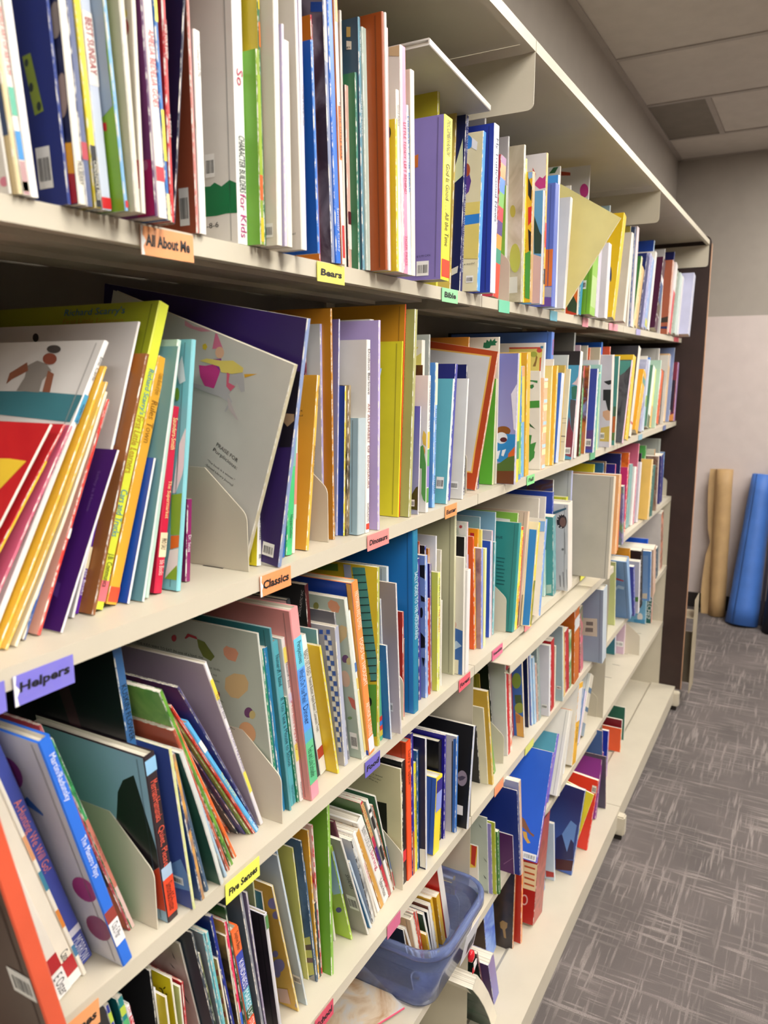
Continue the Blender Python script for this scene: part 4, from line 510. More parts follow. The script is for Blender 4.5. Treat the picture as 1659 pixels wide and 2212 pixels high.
['peach spine book with drawn fish eyes',2,.363,.0038,.0242,.1918,.1726,.0032,.0,'f0b48a','f0c49a',{'sb': [[.186,.1905,'c9dfe4'],[.1713,.1831,'e8ecb0'],[.1402,.1477,'b8d8e4'],[.1239,.1358,'e8ecb0'],[.094,.1015,'b8d8e4'],[.0774,.0895,'e8ecb0'],[.0457,.0533,'b8d8e4'],[.0305,.0427,'e8ecb0'],[.0015,.0092,'b8d8e4']]},'peach spine book with drawn fish eyes on the second shelf, right of the white book'],
['white book with yellow tree picture',2,.3898,.0145,.006,.2647,.2382,.02,.0,'ece7e2','e6e1dc',{'art': [['red_line',[(.0796,.2561),(.0093,.2556),(.0092,.2524),(.0795,.2528)],'cf4a3a'],['yellow_picture',[(.0795,.2525),(.0053,.252),(.0081,.2065),(.0779,.2065)],'dccb6c'],['green_bush',[(.0165,.2406),(.0169,.2386),(.0181,.2369),(.0202,.2356),(.0227,.2349),(.0254,.2349),(.028,.2356),(.0301,.237),(.0316,.2388),(.0321,.2408),(.0317,.2428),(.0304,.2446),(.0284,.2459),(.0259,.2466),(.0232,.2466),(.0206,.2458),(.0185,.2445),(.017,.2427)],'a8b04a'],['brown_trunk',[(.0188,.2392),(.0155,.2347),(.0193,.2154),(.0256,.2155),(.0206,.2273)],'8a6a34'],['red_fruit',[(.0063,.2486),(.0066,.247),(.0075,.2456),(.009,.2446),(.0109,.2441),(.013,.2441),(.0149,.2447),(.0166,.2457),(.0176,.2472),(.0181,.2488),(.0178,.2504),(.0168,.2518),(.0153,.2528),(.0134,.2534),(.0113,.2534),(.0094,.2528),(.0078,.2517),(.0067,.2503)],'c8504a'],['blue_square',[(.0102,.2575),(.004,.2582),(.0041,.253),(.01,.2524)],'4a86a8'],['red_edge',[(.0107,.2332),(.0077,.2346),(.0079,.2035),(.0103,.2035)],'d04838']]},'white book with yellow tree picture on the second shelf, right of the peach spine book'],
['pale yellow paperback',2,.4348,.01,.0063,.2164,.1947,.0021,.0,'efdc9c','ecd584',{},'pale yellow paperback on the second shelf, right of the white book'],
['cream book above the pale yellow',2,.4504,.0146,.004,.2315,.2083,.038,.0,'ece4da','e4dace',{},'cream book above the pale yellow on the second shelf, right of the gold yellow paperback'],
['blue hardcover with red tooth title',2,.455,.0222,.0181,.2895,.24,.0354,.0,'5a82d2','5278c8',{'t': [['TOOTH',.2745,.2416,'d0303a']],'hard': 1},'blue hardcover with red tooth title on the second shelf, left of the navy hardcover'],
['navy hardcover behind',2,.4735,.0382,.0051,.2932,.24,.0333,.0,'3a4a6a','101c50',{'hard': 1},'navy hardcover behind on the second shelf, right of the blue hardcover'],
['gold yellow paperback',2,.4415,.0031,.0085,.2169,.1952,.0407,.0,'f0c95a','e8b63a',{},'gold yellow paperback on the second shelf, right of the pale yellow paperback'],
['white spine book with blue cover',2,.479,.0071,.0208,.2008,.1807,.1087,.0,'c9d4e8','3f6ec0',{},'white spine book with blue cover on the second shelf, right of the navy hardcover'],
['mustard thin book',2,.5159,.0121,.009,.2188,.1969,.1075,.0,'c8a23a','d0b050',{},'mustard thin book on the second shelf, right of the white spine book'],
['pale grey sketch book',2,.5452,.0142,.004,.243,.2187,.1141,.0,'d2d4ce','c6ccca',{'art': [['brown_pattern',[(.0226,.2199),(.0041,.219),(.004,.2052),(.0216,.2052)],'6a5230']]},'pale grey sketch book on the second shelf, right of the cream text paperback'],
['cream text paperback',2,.5396,.0058,.0051,.2109,.1898,.1138,.0,'eee6cc','e8e0c4',{'art': [['grey_line',[(.0146,.098),(.0012,.0984),(.0012,.0971),(.0145,.0967)],'a8a08c'],['grey_line',[(.0146,.0873),(.0012,.0877),(.0012,.0864),(.0145,.086)],'a8a08c'],['grey_line',[(.0133,.0577),(.0012,.0575),(.0012,.055),(.0131,.0553)],'7a7468'],['grey_line',[(.0128,.0437),(.0031,.0442),(.003,.0428),(.0127,.0424)],'a8a08c']]},'cream text paperback on the second shelf, right of the mustard thin book'],
['teal and maroon picture book',2,.5655,-.0048,.0096,.22,.198,.1576,.0,'d9b8bc','4f9cbc',{'art': [['pink_field',[(.0144,.1753),(.0058,.1837),(.0012,.1936),(.0012,.1714),(.0041,.1738)],'d3b8bc'],['green_head',[(.0146,.1687),(.0074,.1721),(.0012,.171),(.0012,.1407),(.0114,.1405)],'35705c'],['grey_suit',[(.0147,.1404),(.0012,.138),(.0012,.0624),(.0074,.074),(.0151,.1254)],'565052'],['maroon_coat',[(.0172,.0503),(.0147,.1004),(.0072,.0723),(.0012,.0617),(.0012,.0049),(.0153,.0085)],'8c3848']],'bc': [.0047,.0124,.0178,.0276]},'teal and maroon picture book on the second shelf, right of the pale grey sketch book'],
['white spine book with dark edge',2,.5918,-.0024,.0216,.2505,.2254,.0945,.0,'efe6e0','2f2a2a',{'sb': [[.006,.0314,'e8e4da']]},'white spine book with dark edge on the second shelf, left of the grey hardcover'],
['mauve book behind',2,.6641,.0145,.0031,.2666,.2399,.0358,.0,'c0a0ac','b295a2',{},'mauve book behind on the second shelf, right of the green spine book'],
['dark plum labelled book',2,.6676,.0186,.004,.244,.2196,.0342,.0,'d6d4d8','cfccd2',{'art': [['plum_block',[(.0311,.2432),(.0012,.2432),(.0012,.2208),(.0299,.2207)],'33283f']]},'dark plum labelled book on the second shelf, right of the mauve book'],
['green spine book with red top',2,.6503,.0005,.0134,.2171,.1954,.0228,.0,'47944a','6a3a2c',{'sb': [[.1886,.2167,'b8323a'],[.1649,.1886,'4a2a24']]},'green spine book with red top on the second shelf, right of the grey hardcover'],
['cowboy colours picture book',2,.7098,.003,.0068,.2184,.1965,.0701,.0,'d9cdbc','n:5868b0,c87a34,6a3020,8a96c8',{},'cowboy colours picture book on the second shelf, right of the dark plum labelled book'],
['deep blue paperback',2,.7424,-.0094,.01,.2104,.1893,.0605,.0,'d0d6e4','4254b0',{'art': [['violet_foot',[(.0218,.0553),(.0012,.0577),(.0012,.0077),(.0208,.0084)],'5f4a88']],'bc': [.0057,.0159,.0198,.0346]},'deep blue paperback on the second shelf, right of the cowboy colours picture book'],
['pale silver book above the blue',2,.855,.014,.004,.233,.2097,.03,.0,'d6dade','d5d7dc',{},'pale silver book above the blue on the second shelf by the pale aqua thin book'],
['teal green thin book',2,.7773,-.0039,.0184,.198,.1782,.0614,.0,'5aa896','a8d0c0',{},'teal green thin book on the second shelf, right of the deep blue paperback'],
['yellow green thin book',2,.814,.0005,.012,.2014,.1813,-.0,.0,'dfe49a','cfe0b0',{},'yellow green thin book on the second shelf, right of the teal green thin book'],
['pale aqua thin book',2,.8424,.0043,.0123,.2205,.1984,-.0055,.0,'8fc4bc','a8d4cc',{},'pale aqua thin book on the second shelf, right of the yellow green thin book'],
['tall cream book behind',2,.8653,.049,.006,.271,.236,.03,.0,'e2dccc','cfc9b8',{},'tall cream book behind on the second shelf by the pale silver book above the blue'],
['orange spine behind',2,.8719,.0436,.004,.2646,.2381,.03,.0,'e2683a','d8602f',{},'orange spine behind on the second shelf, right of the tall cream book'],
['beige board book behind',2,.8765,.0176,.006,.2662,.2395,.03,.0,'d8cfb8','c2b89e',{},'beige board book behind on the second shelf, right of the orange spine'],
['grey hardcover behind',2,.62,.0204,.01,.2951,.24,.0691,.0,'7c7f7c','4a4742',{},'grey hardcover behind on the second shelf, right of the white spine book'],
['white book with drawn black suit',2,.9047,-.0135,.0234,.2461,.2215,-.0595,.0,'e8cdc4','cdc9d4',{'art': [['black_hat',[(.0208,.1769),(.0012,.181),(.0012,.1705),(.008,.1678),(.0161,.1726)],'262228'],['black_coat',[(.0217,.1556),(.0012,.1558),(.0012,.0982),(.0071,.0991),(.0145,.1266),(.021,.1265)],'262228'],['peach_hand',[(.0208,.0972),(.0072,.1016),(.0012,.0968),(.0012,.0732),(.011,.0729),(.0203,.0841)],'d8a888'],['yellow_floor',[(.0242,.0527),(.0012,.058),(.0012,.0156),(.0262,.0161)],'d0b45a']],'bc': [.0145,.0224,.0252,.0394]},'white book with drawn black suit on the second shelf, right of the beige board book'],
['teal book with orange foot',2,.9686,-.0131,.011,.2436,.2192,.012,.0,'cfd0bc','4f968c',{'art': [['green_stripe',[(.0087,.1071),(.0012,.1072),(.0012,.0806),(.0081,.0804)],'4a6a4a'],['orange_foot',[(.0089,.0795),(.0012,.0804),(.0012,.0353),(.0082,.035)],'c8682a'],['green_foot',[(.009,.0342),(.0012,.0345),(.0012,.0134),(.0087,.0131)],'5a7a3a']]},'teal book with orange foot on the second shelf, right of the white book'],
['bright blue hardcover behind',2,.98,.0392,.012,.2825,.24,.02,.0,'3f82dc','0f4fae',{'hard': 1},'bright blue hardcover behind on the second shelf, right of the teal book'],
['orange book behind',2,.9926,.0191,.005,.2705,.24,.03,.0,'e8603a','d85530',{},'orange book behind on the second shelf, right of the bright blue hardcover'],
['dark grey beast book with teal sky',2,1.012,-.0243,.0134,.2424,.2182,.3051,.0,'e0b8cc','n:2e2e32,5c5c60,48484c',{'art': [['teal_sky',[(.034,.2397),(.0012,.2394),(.0012,.2311),(.0025,.2243),(.0172,.2046),(.029,.1957)],'4f9488']]},'dark grey beast book with teal sky on the second shelf, right of the orange book'],
['yellow zigzag spine book',2,1.0955,-.0157,.0366,.2484,.2236,.2068,.0,'eec62c','e9c02a',{},'yellow zigzag spine book on the second shelf, right of the dark grey beast book'],
['white spine book with red band and black gears cover',2,1.2028,-.0034,.0335,.2813,.24,.2759,.0,'e8ded0','35343a',{'art': [['gear_ring',[(.0012,.1602),(.0018,.1607),(.0039,.1641),(.0049,.168),(.0047,.1719),(.0033,.1754),(.0012,.1777)],'6a6a6c']],'sb': [[.0393,.0469,'c03038']]},'white spine book with red band and black gears cover on the second shelf'],
['gold spine book with teal top',2,1.3157,.0015,.045,.2098,.1888,.4452,.0,'f0b430','e8a82a',{'sb': [[.1661,.1881,'4a9488']]},'gold spine book with teal top on the second shelf, right of the white hardcover'],
['grey violet mottled book',2,1.4136,.0064,.0365,.238,.2142,.2403,.0,'n:8a8cb0,b8bcd4,7a80a8','n:8a8cb0,b8bcd4,7a80a8',{},'grey violet mottled book on the second shelf, right of the gold spine book'],
['pale blue picture book',2,1.4895,.0116,.0236,.2412,.2171,.2054,.0,'c5d6e8','c9d8e8',{'sb': [[.0826,.1199,'8ab84a'],[.0433,.0826,'a8c8d8']]},'pale blue picture book on the second shelf, right of the white book'],
['white and green thin spine book',2,1.5799,.015,.045,.2189,.197,.2794,.0,'dfe8e0','5a8a6a',{'sb': [[.0017,.0451,'5a6a4a']]},'white and green thin spine book on the second shelf by the blue bookmark topped book'],
['lemon thin spine book',2,1.6473,.0176,.0303,.21,.189,.1838,.0,'f2ea8a','f0e8a0',{'sb': [[.0032,.0771,'e8b060']]},'lemon thin spine book on the second shelf by the white and green thin spine book'],
['white and blue spine book',2,1.7233,.0204,.045,.2132,.1919,.3639,.0,'dfe2ec','c0c8e0',{'sb': [[.0153,.0828,'4a70b8']]},'white and blue spine book on the second shelf, right of the wide grey hardcover'],
['orange red spine book',2,1.7973,.0216,.045,.2032,.1829,.2725,.0,'e66a3a','e8803a',{},'orange red spine book on the second shelf, right of the white and blue spine book'],
['dark brown spine book',2,1.8708,.0248,.0272,.2028,.1826,.1436,.0,'4a3a2c','3a2e24',{},'dark brown spine book on the second shelf, right of the orange red spine book'],
['tan gold spine book',2,1.9296,.0259,.045,.2268,.2041,.2167,.0,'c8a45a','c09848',{},'tan gold spine book on the second shelf, right of the cream spine book'],
['peach spine book with white top',2,1.9914,.0264,.0354,.2655,.239,.1486,.0,'f0cc98','e8c088',{'sb': [[.2185,.2597,'e8e4e0']]},'peach spine book with white top on the second shelf by the tan gold spine book'],
['maroon and plum book at the far end',2,2.056,-.0003,.0359,.2326,.2093,.0888,.0,'b890c0','7c2a40',{'art': [['plum_block',[(.0218,.1631),(.0046,.1608),(.0054,.0294),(.0224,.0495)],'2e2434'],['white_sticker',[(.0282,.0465),(.0141,.0437),(.0145,.0183),(.0278,.0216)],'d5d2d2'],['orange_foot',[(.0288,.0167),(.002,.0295),(.0021,.0008),(.0161,.0008),(.0281,.001)],'e0924a']]},'maroon and plum book at the far end on the second shelf'],
['white hardcover behind',2,1.244,.0145,.016,.2714,.24,.3625,.0,'dcd8d6','cfcac8',{'hard': 1},'white hardcover behind on the second shelf, right of the white spine book'],
['small olive book behind',2,1.16,.0152,.004,.2452,.2206,.1064,.0,'8a8430','7f7a2a',{},'small olive book behind on the second shelf, right of the yellow zigzag spine book'],
['white book with grey title',2,1.46,.0133,.006,.2559,.2304,.2079,.0,'e4e2dc','d6d2c8',{},'white book with grey title on the second shelf, right of the grey violet mottled book'],
['blue bookmark topped book',2,1.5154,.0141,.004,.2531,.2278,.2248,.0,'4a86d8','3f7ad0',{},'blue bookmark topped book on the second shelf, right of the pale blue picture book'],
['wide grey hardcover behind',2,1.701,.0144,.012,.2818,.24,.1164,.0,'d0ccc6','a5a29c',{'hard': 1},'wide grey hardcover behind on the second shelf, right of the pale green and white book'],
['pale green and white book',2,1.68,.0036,.007,.242,.2178,.1748,.0,'bcd8c8','a8c8b4',{},'pale green and white book on the second shelf, right of the lemon thin spine book'],
['cream spine book behind',2,1.899,.0143,.008,.2621,.2359,.1395,.0,'dcd6cc','d2ccc2',{},'cream spine book behind on the second shelf, right of the dark brown spine book'],
['dark blue and black topped book',2,2.028,.014,.008,.2928,.24,.1443,.0,'8a9ac0','7a8ab4',{},'dark blue and black topped book on the second shelf, right of the peach spine book'],
['large dark brown book with orange spine',3,-.9117,-.045,.014,.3,.24,-.1872,.0,'d4583a','45261f',{'bc': [.002,.0761,.0276,.0999],'hard': 1},'large dark brown book with orange spine on the third shelf by the cream spine book'],
['cream spine book with red band',3,-.8663,.0186,.0143,.29,.24,-.2742,.0,'ece4d6','e2d8ca',{'sb': [[.0278,.0445,'b8262c'],[.0004,.0267,'f2efec']],'t': [['E Oster',.0235,.002,'4a4648']],'hard': 1},'cream spine book with red band on the third shelf by the large dark brown book'],
['second cream spine book with red band',3,-.8511,.0227,.0129,.28,.24,-.2758,.0,'ece2d0','e6dccc',{'sb': [[.0109,.0282,'b8262c'],[.0004,.0105,'f2efec']],'t': [['Cano',.0378,.0282,'2a2a2a']],'hard': 1},'second cream spine book with red band on the third shelf by the cream spine book'],
['cream spine book with orange and teal patches',3,-.8372,.0226,.004,.28,.24,-.2779,.0,'eee6d6','eee6d6',{'sb': [[.1401,.166,'e8a878'],[.1056,.1269,'3f86a0'],[.0611,.0816,'e08a3a'],[.0249,.0379,'4a80a8']]},'cream spine book with orange and teal patches on the third shelf'],
['blue violet hunting rhyme book',3,-.8324,.0328,.0149,.3,.24,-.2801,.0,'4452a8','5560b4',{'sb': [[.0352,.0428,'dcdce8']],'t': [['A-Hunting We Will Go!',.1916,.1129,'ef8a7a'],['MORROW',.0308,.003,'dfe2f2']],'hard': 1},'blue violet hunting rhyme book on the third shelf, right of the cream spine book'],
['blue cover with green and purple streaks',3,-.8157,.05,.0026,.1314,.1183,-.2899,.0,'4a5aa0','5a68b4',{'art': [['green_streak',[(.0012,.0369),(.0012,.0475),(.02,.0111),(.0079,.0128),(.0012,.0239),(.0012,.0201),(.0081,.0173)],'7a9a4a'],['purple_streak',[(.0012,.0163),(.0049,.0143),(.0012,.0194)],'6a5ab8']]},'blue cover with green and purple streaks on the third shelf, left of the white book'],
['white book with purple ovals and blue spine',3,-.8126,.0,.0114,.2509,.2259,-.2581,.0,'2f70da','d3d1d6',{'art': [['purple_oval',[(.0012,.103),(.0012,.0862),(.0015,.0856),(.005,.0812),(.0095,.0776),(.0144,.0752),(.0194,.0743),(.0238,.075),(.0273,.0772),(.0295,.0807),(.0301,.0851),(.0291,.0901),(.0267,.095),(.023,.0994),(.0185,.1029),(.0136,.1051),(.0088,.1058),(.0045,.1051)],'a83a78'],['purple_oval',[(.0024,.0559),(.0012,.054),(.0012,.0402),(.0022,.0378),(.0057,.0331),(.0102,.0293),(.0151,.0268),(.0202,.0258),(.0247,.0265),(.0284,.0288),(.0307,.0325),(.0315,.0372),(.0306,.0424),(.0283,.0475),(.0247,.0522),(.0202,.0558),(.0152,.0581),(.0103,.059),(.0059,.0582)],'8f4460'],['purple_oval',[(.0401,.2165),(.0389,.2117),(.0394,.2063),(.0414,.2008),(.0449,.1957),(.0495,.1915),(.0547,.1887),(.0602,.1875),(.0652,.1881),(.0693,.1905),(.0721,.1944),(.0733,.1993),(.0727,.2049),(.0704,.2105),(.0668,.2156),(.0621,.2196),(.0569,.2222),(.0516,.2232),(.0468,.2225),(.0428,.2202)],'96408a'],['blue_label',[(.0562,.174),(.0442,.1836),(.0305,.1694),(.032,.167)],'3a6ab8']],'sb': [[.0527,.0661,'9a4038'],[.0253,.0527,'eceaea']],'t': [['Martin/Radunsky',.236,.1891,'e9edf6'],['The Maestro Plays',.1495,.105,'e9edf6'],['Cha E Mar',.0496,.0338,'5a5858']],'hard': 1},'white book with purple ovals and blue spine on the third shelf by the blue cover'],
['red book with black and orange foot',3,-.7777,.03,.0024,.2518,.2266,-.3051,.0,'a83f48','aa3a46',{'art': [['black_band',[(.0127,.0932),(.0012,.1041),(.0012,.0616),(.0054,.0577)],'1c1618'],['orange_foot',[(.0172,.0008),(.006,.0575),(.0012,.0616),(.0012,.0033),(.0072,.0008)],'b4532c'],['yellow_mark',[(.0291,.2437),(.0052,.2451),(.0054,.2308),(.0193,.232)],'c8963a']]},'red book with black and orange foot on the third shelf, right of the white book'],
['green spine opposites book',3,-.7748,.03,.0042,.2343,.2108,-.3063,.0,'3d9a5c','3d9a5c',{'sb': [[.0565,.1425,'c97a68'],[.0004,.0565,'dcbcb4']],'t': [['DOUBLE DELIGHT',.2255,.1823,'12301c'],['OPPOSITES',.1774,.1567,'12301c'],['Wheels Mary Novick',.1219,.0898,'6a2a28']]},'green spine opposites book on the third shelf, right of the red book'],
['light blue and black book with black spine',3,-.7521,.005,.0136,.18,.162,-.0995,.0,'33262a','8fb2c8',{'art': [['black_shape',[(.0526,.0909),(.0419,.1332),(.0323,.1486),(.0164,.1585),(.0012,.0832),(.0012,.064),(.0142,.0532)],'1f1a1e'],['orange_base',[(.0142,.0532),(.0012,.0636),(.0012,.0133),(.0149,.0125)],'cf4526']],'sb': [[.1615,.1763,'8fc0e2'],[.0475,.0607,'a8c0d8'],[.0065,.0475,'e04a28']],'t': [['Merrian/Hamanaka',.1537,.1107,'e8604a'],['Quiet, Please',.1044,.0607,'e8604a'],['Simon&Schuster',.0418,.0108,'2a1414']],'hard': 1},'light blue and black book with black spine on the third shelf by the dark book'],
['dark book with blue spine',3,-.7376,.039,.0101,.2818,.24,-.1052,.0,'3a6aa0','15131c',{'art': [['red_haze',[(.0895,.2277),(.0718,.2314),(.0594,.1633),(.073,.156)],'4a2a34']],'t': [['KUSKIN FLOWER',.2389,.1813,'101822']]},'dark book with blue spine on the third shelf by the light blue and black book'],
['blue paperback with barcode label',3,-.7266,-.0031,.0036,.1805,.1625,-.111,.0,'d8dc9a','3a4a90',{'art': [['sky_foot',[(.0271,.0427),(.0069,.0578),(.0012,.0423),(.0012,.0223),(.0293,.0178)],'6f94c4']],'bc': [.0079,.026,.0262,.035]},'blue paperback with barcode label on the third shelf, right of the dark book'],
['blue paperback with speckled edge',3,-.7127,-.0013,.0051,.1732,.1559,-.1717,.0,'n:2a4a7a,d8a04a,2a3a5a','34588a',{},'blue paperback with speckled edge on the third shelf, right of the blue paperback'],
['slate paperback with gold top',3,-.7001,.0039,.0042,.1686,.1517,-.2167,.0,'4a6078','4f6680',{'art': [['gold_top',[(.0998,.1593),(.0407,.1559),(.0425,.131),(.1007,.1424)],'b58a2c']]},'slate paperback with gold top on the third shelf, right of the blue paperback'],
['dark green paperback',3,-.6851,-.0027,.0052,.1757,.1581,-.2787,.0,'cfd2cc','2c5846',{'bow': .004},'dark green paperback on the third shelf, right of the slate paperback'],
['pale blue thin paperback',3,-.6734,.002,.0038,.1741,.1567,-.3135,.0,'a8c4da','a8c4da',{},'pale blue thin paperback on the third shelf, right of the dark green paperback'],
['rust red thin paperback',3,-.664,.0061,.0038,.2004,.1804,-.3434,.0,'b4543a','b4543a',{},'rust red thin paperback on the third shelf, right of the pale blue thin paperback'],
['leafy green paperback',3,-.656,.0089,.0049,.2469,.2223,-.3621,.0,'n:3f7a2a,72a83a,2f5a24','n:4f8a3a,8ab85a,3a6a2c',{},'leafy green paperback on the third shelf, right of the rust red thin paperback'],
['bright orange thin book',3,-.6434,.0144,.0044,.2076,.1868,-.3946,.0,'e0662a','e0662a',{},'bright orange thin book on the third shelf, right of the leafy green paperback'],
['rust brown paperback',3,-.6098,.05,.0023,.1917,.1725,-.5184,.0,'b5522c','a84a26',{},'rust brown paperback on the third shelf, right of the bright orange thin book'],
['dark slate paperback',3,-.6067,.0401,.0024,.2283,.2055,-.5212,.0,'3f4a4c','3a4446',{},'dark slate paperback on the third shelf, right of the rust brown paperback'],
['indigo paperback',3,-.6035,.0326,.0023,.2333,.21,-.5234,.0,'4a4680','434078',{},'indigo paperback on the third shelf, right of the dark slate paperback'],
['green and white thin book',3,-.6004,.0272,.0024,.2345,.211,-.5256,.0,'7aa04a','7aa04a',{},'green and white thin book on the third shelf, right of the indigo paperback'],
['red paperback',3,-.5972,.0241,.0023,.2349,.2114,-.5275,.0,'cc3a2c','c8352a',{},'red paperback on the third shelf, right of the green and white thin book'],
['sky blue hardcover eye book',3,-.5942,.0234,.0053,.2045,.184,-.5282,.0,'5cb4ea','5ab0e6',{'sb': [[.1551,.1726,'e8e4e0']],'t': [['The EYE BOOK',.1157,.0705,'e9e48a'],['Dr. Seuss',.0277,.002,'eef4fa']],'hard': 1},'sky blue hardcover eye book on the third shelf, right of the red paperback'],
['large purple and navy paperback',3,-.5876,.0269,.0027,.2445,.2201,-.4865,.0,'4a4674','n:2a2f66,4a3a78,6a3a6a',{'bow': .003},'large purple and navy paperback on the third shelf by the sky blue hardcover eye book'],
['yellow and white spine pig book',3,-.5798,.0281,.0051,.2412,.2171,-.3497,.0,'e4dce0','c8b8bc',{'sb': [[.1913,.2189,'ecd24a'],[.0528,.0849,'e8d85a']],'t': [['Numeroff / Bond',.1983,.1653,'3a3a48'],['If You Give a Pig a Pancake',.1507,.0849,'4a3a78']]},'yellow and white spine pig book on the third shelf by the sage green nutrition book'],
['blue and red topped book',3,-.5841,.1347,.0037,.1821,.1503,-.3708,.0,'c8302a','23458a',{},'blue and red topped book on the third shelf by the large purple and navy paperback'],
['sage green nutrition book with painted fruit',3,-.5525,.0248,.0029,.2354,.2118,-.1107,.0,'d6d9ce','b6bfae',{'art': [['peach',[(.0529,.2074),(.0476,.2123),(.0433,.2112),(.0343,.2109),(.0306,.2059),(.0367,.194),(.0479,.1948),(.0529,.1997)],'d99a78'],['walnut',[(.0549,.1697),(.0411,.1785),(.0252,.1798),(.0208,.171),(.0233,.1606),(.0387,.1462),(.0503,.1457),(.0582,.155)],'cdb07c'],['plum',[(.0195,.1326),(.0202,.1301),(.0216,.1278),(.0236,.1258),(.0258,.1244),(.0281,.1239),(.0301,.1242),(.0317,.1254),(.0325,.1272),(.0326,.1296),(.0319,.1321),(.0304,.1345),(.0285,.1364),(.0263,.1378),(.024,.1383),(.022,.138),(.0205,.1368),(.0196,.135)],'6a3f66'],['plum_half',[(.016,.1305),(.0165,.1284),(.0176,.1265),(.019,.1249),(.0206,.1238),(.0222,.1235),(.0236,.1238),(.0247,.1248),(.0253,.1263),(.0253,.1283),(.0247,.1303),(.0237,.1323),(.0223,.1338),(.0207,.1349),(.0191,.1353),(.0177,.1349),(.0166,.1339),(.016,.1324)],'c8b878'],['orange_slice',[(.0197,.1105),(.0188,.1058),(.0194,.1009),(.0215,.0962),(.0248,.0924),(.0289,.0899),(.0333,.089),(.0376,.0898),(.0411,.0923),(.0435,.0962),(.0444,.1009),(.0437,.1059),(.0416,.1106),(.0383,.1143),(.0341,.1168),(.0297,.1176),(.0255,.1167),(.022,.1142)],'dca878'],['chard_leaf',[(.0916,.2131),(.0801,.2112),(.0743,.2034),(.0674,.1949),(.0743,.1876),(.0855,.1914),(.0909,.2023)],'6f7a36'],['red_stem',[(.1112,.2105),(.1052,.2176),(.0923,.2159),(.0905,.2123),(.1034,.2139),(.1094,.2099)],'a83a40'],['cherry',[(.0901,.1501),(.0907,.1483),(.0918,.1465),(.0933,.1451),(.095,.1442),(.0968,.1438),(.0983,.144),(.0995,.1449),(.1001,.1462),(.1001,.1479),(.0995,.1497),(.0984,.1514),(.0969,.1529),(.0952,.1538),(.0935,.1542),(.0919,.1539),(.0908,.1531),(.0902,.1517)],'9a2a30'],['cherry',[(.0779,.1486),(.0784,.147),(.0794,.1454),(.0808,.1441),(.0823,.1433),(.0838,.1429),(.0852,.1432),(.0862,.1439),(.0868,.1452),(.0868,.1467),(.0863,.1484),(.0853,.1499),(.084,.1512),(.0824,.1521),(.0809,.1524),(.0795,.1522),(.0785,.1514),(.078,.1502)],'9a2a30'],['cherry',[(.0666,.1454),(.0671,.1438),(.0681,.1422),(.0694,.141),(.0709,.1401),(.0724,.1397),(.0738,.14),(.0748,.1407),(.0754,.142),(.0754,.1435),(.0749,.1451),(.0739,.1467),(.0726,.148),(.0711,.1489),(.0695,.1492),(.0682,.149),(.0672,.1482),(.0666,.147)],'9a2a30'],['strawberry',[(.0226,.0789),(.0139,.0761),(.0113,.0695),(.0209,.0742)],'c85a50'],['radish',[(.1243,.2082),(.1248,.2066),(.1257,.2051),(.127,.2039),(.1284,.2031),(.1298,.2028),(.1311,.2031),(.132,.204),(.1325,.2052),(.1324,.2067),(.1319,.2083),(.131,.2098),(.1297,.2111),(.1283,.2118),(.1268,.2121),(.1256,.2118),(.1247,.211),(.1242,.2097)],'b84a50']],'ct': [['THE KIDS WAY TO EAT IN one of a kind: the',.1938,.1884,.0855,.1884,'33352e'],["only guide to kids' nutrition written especially for kids.",.1954,.1803,.0602,.1761,'33352e'],['A practical, hands-on tool for families who want to',.1943,.1725,.0675,.1681,'33352e'],['eat a healthy diet, this book explains nutrition from',.1905,.1648,.0648,.1606,'33352e'],['carbohydrates,',.0936,.1401,.0623,.1348,'33352e'],['nd minerals.',.0951,.1335,.0672,.1286,'33352e'],['-ly day,',.0636,.1047,.0491,.101,'33352e']]},'sage green nutrition book with painted fruit on the third shelf'],
['green thin reader beside the fruit book',3,-.5491,.0238,.0035,.2157,.1941,-.1139,.0,'2c8a6a','3a9a78',{},'green thin reader beside the fruit book on the third shelf'],
['blue teal thin book',3,-.5451,.0223,.0057,.2161,.1945,-.1172,.0,'2f80b0','3a8ab8',{},'blue teal thin book on the third shelf, left of the wide teal hardcover'],
['lime green thin book',3,-.5354,.0212,.0039,.2075,.1867,-.1239,.0,'a2bc3c','9ab438',{},'lime green thin book on the third shelf, right of the wide teal hardcover'],
['teal hardcover mouse school book',3,-.531,.02,.0109,.2188,.1969,-.1262,.0,'52a8b4','3a8690',{'t': [['Numeroff / Bond',.202,.1625,'173a4a'],['If You Take a Mouse to School',.1465,.0549,'173a4a'],['HarperCollins',.0269,.002,'2a6a78']],'hard': 1},'teal hardcover mouse school book on the third shelf, right of the lime green thin book'],
['dark green slim reader',3,-.5195,.0178,.0029,.1465,.1318,-.1311,.0,'24805c','24805c',{},'dark green slim reader on the third shelf, right of the teal hardcover mouse school book'],
['white and yellow pig party book',3,-.5161,.0164,.0064,.221,.1989,-.1354,.0,'ebe3e0','e0d6d0',{'sb': [[.1895,.2092,'ecdc6a'],[.0565,.0802,'ecdf6a'],[.1368,.1491,'d8d0e8']],'t': [['Numeroff / Bond',.1895,.1573,'3a3644'],['If You Give a Pig a Party',.1389,.0716,'c8352a'],['HarperCollins',.0259,.0036,'6a5a5a']]},'white and yellow pig party book on the third shelf by the dark green slim reader'],
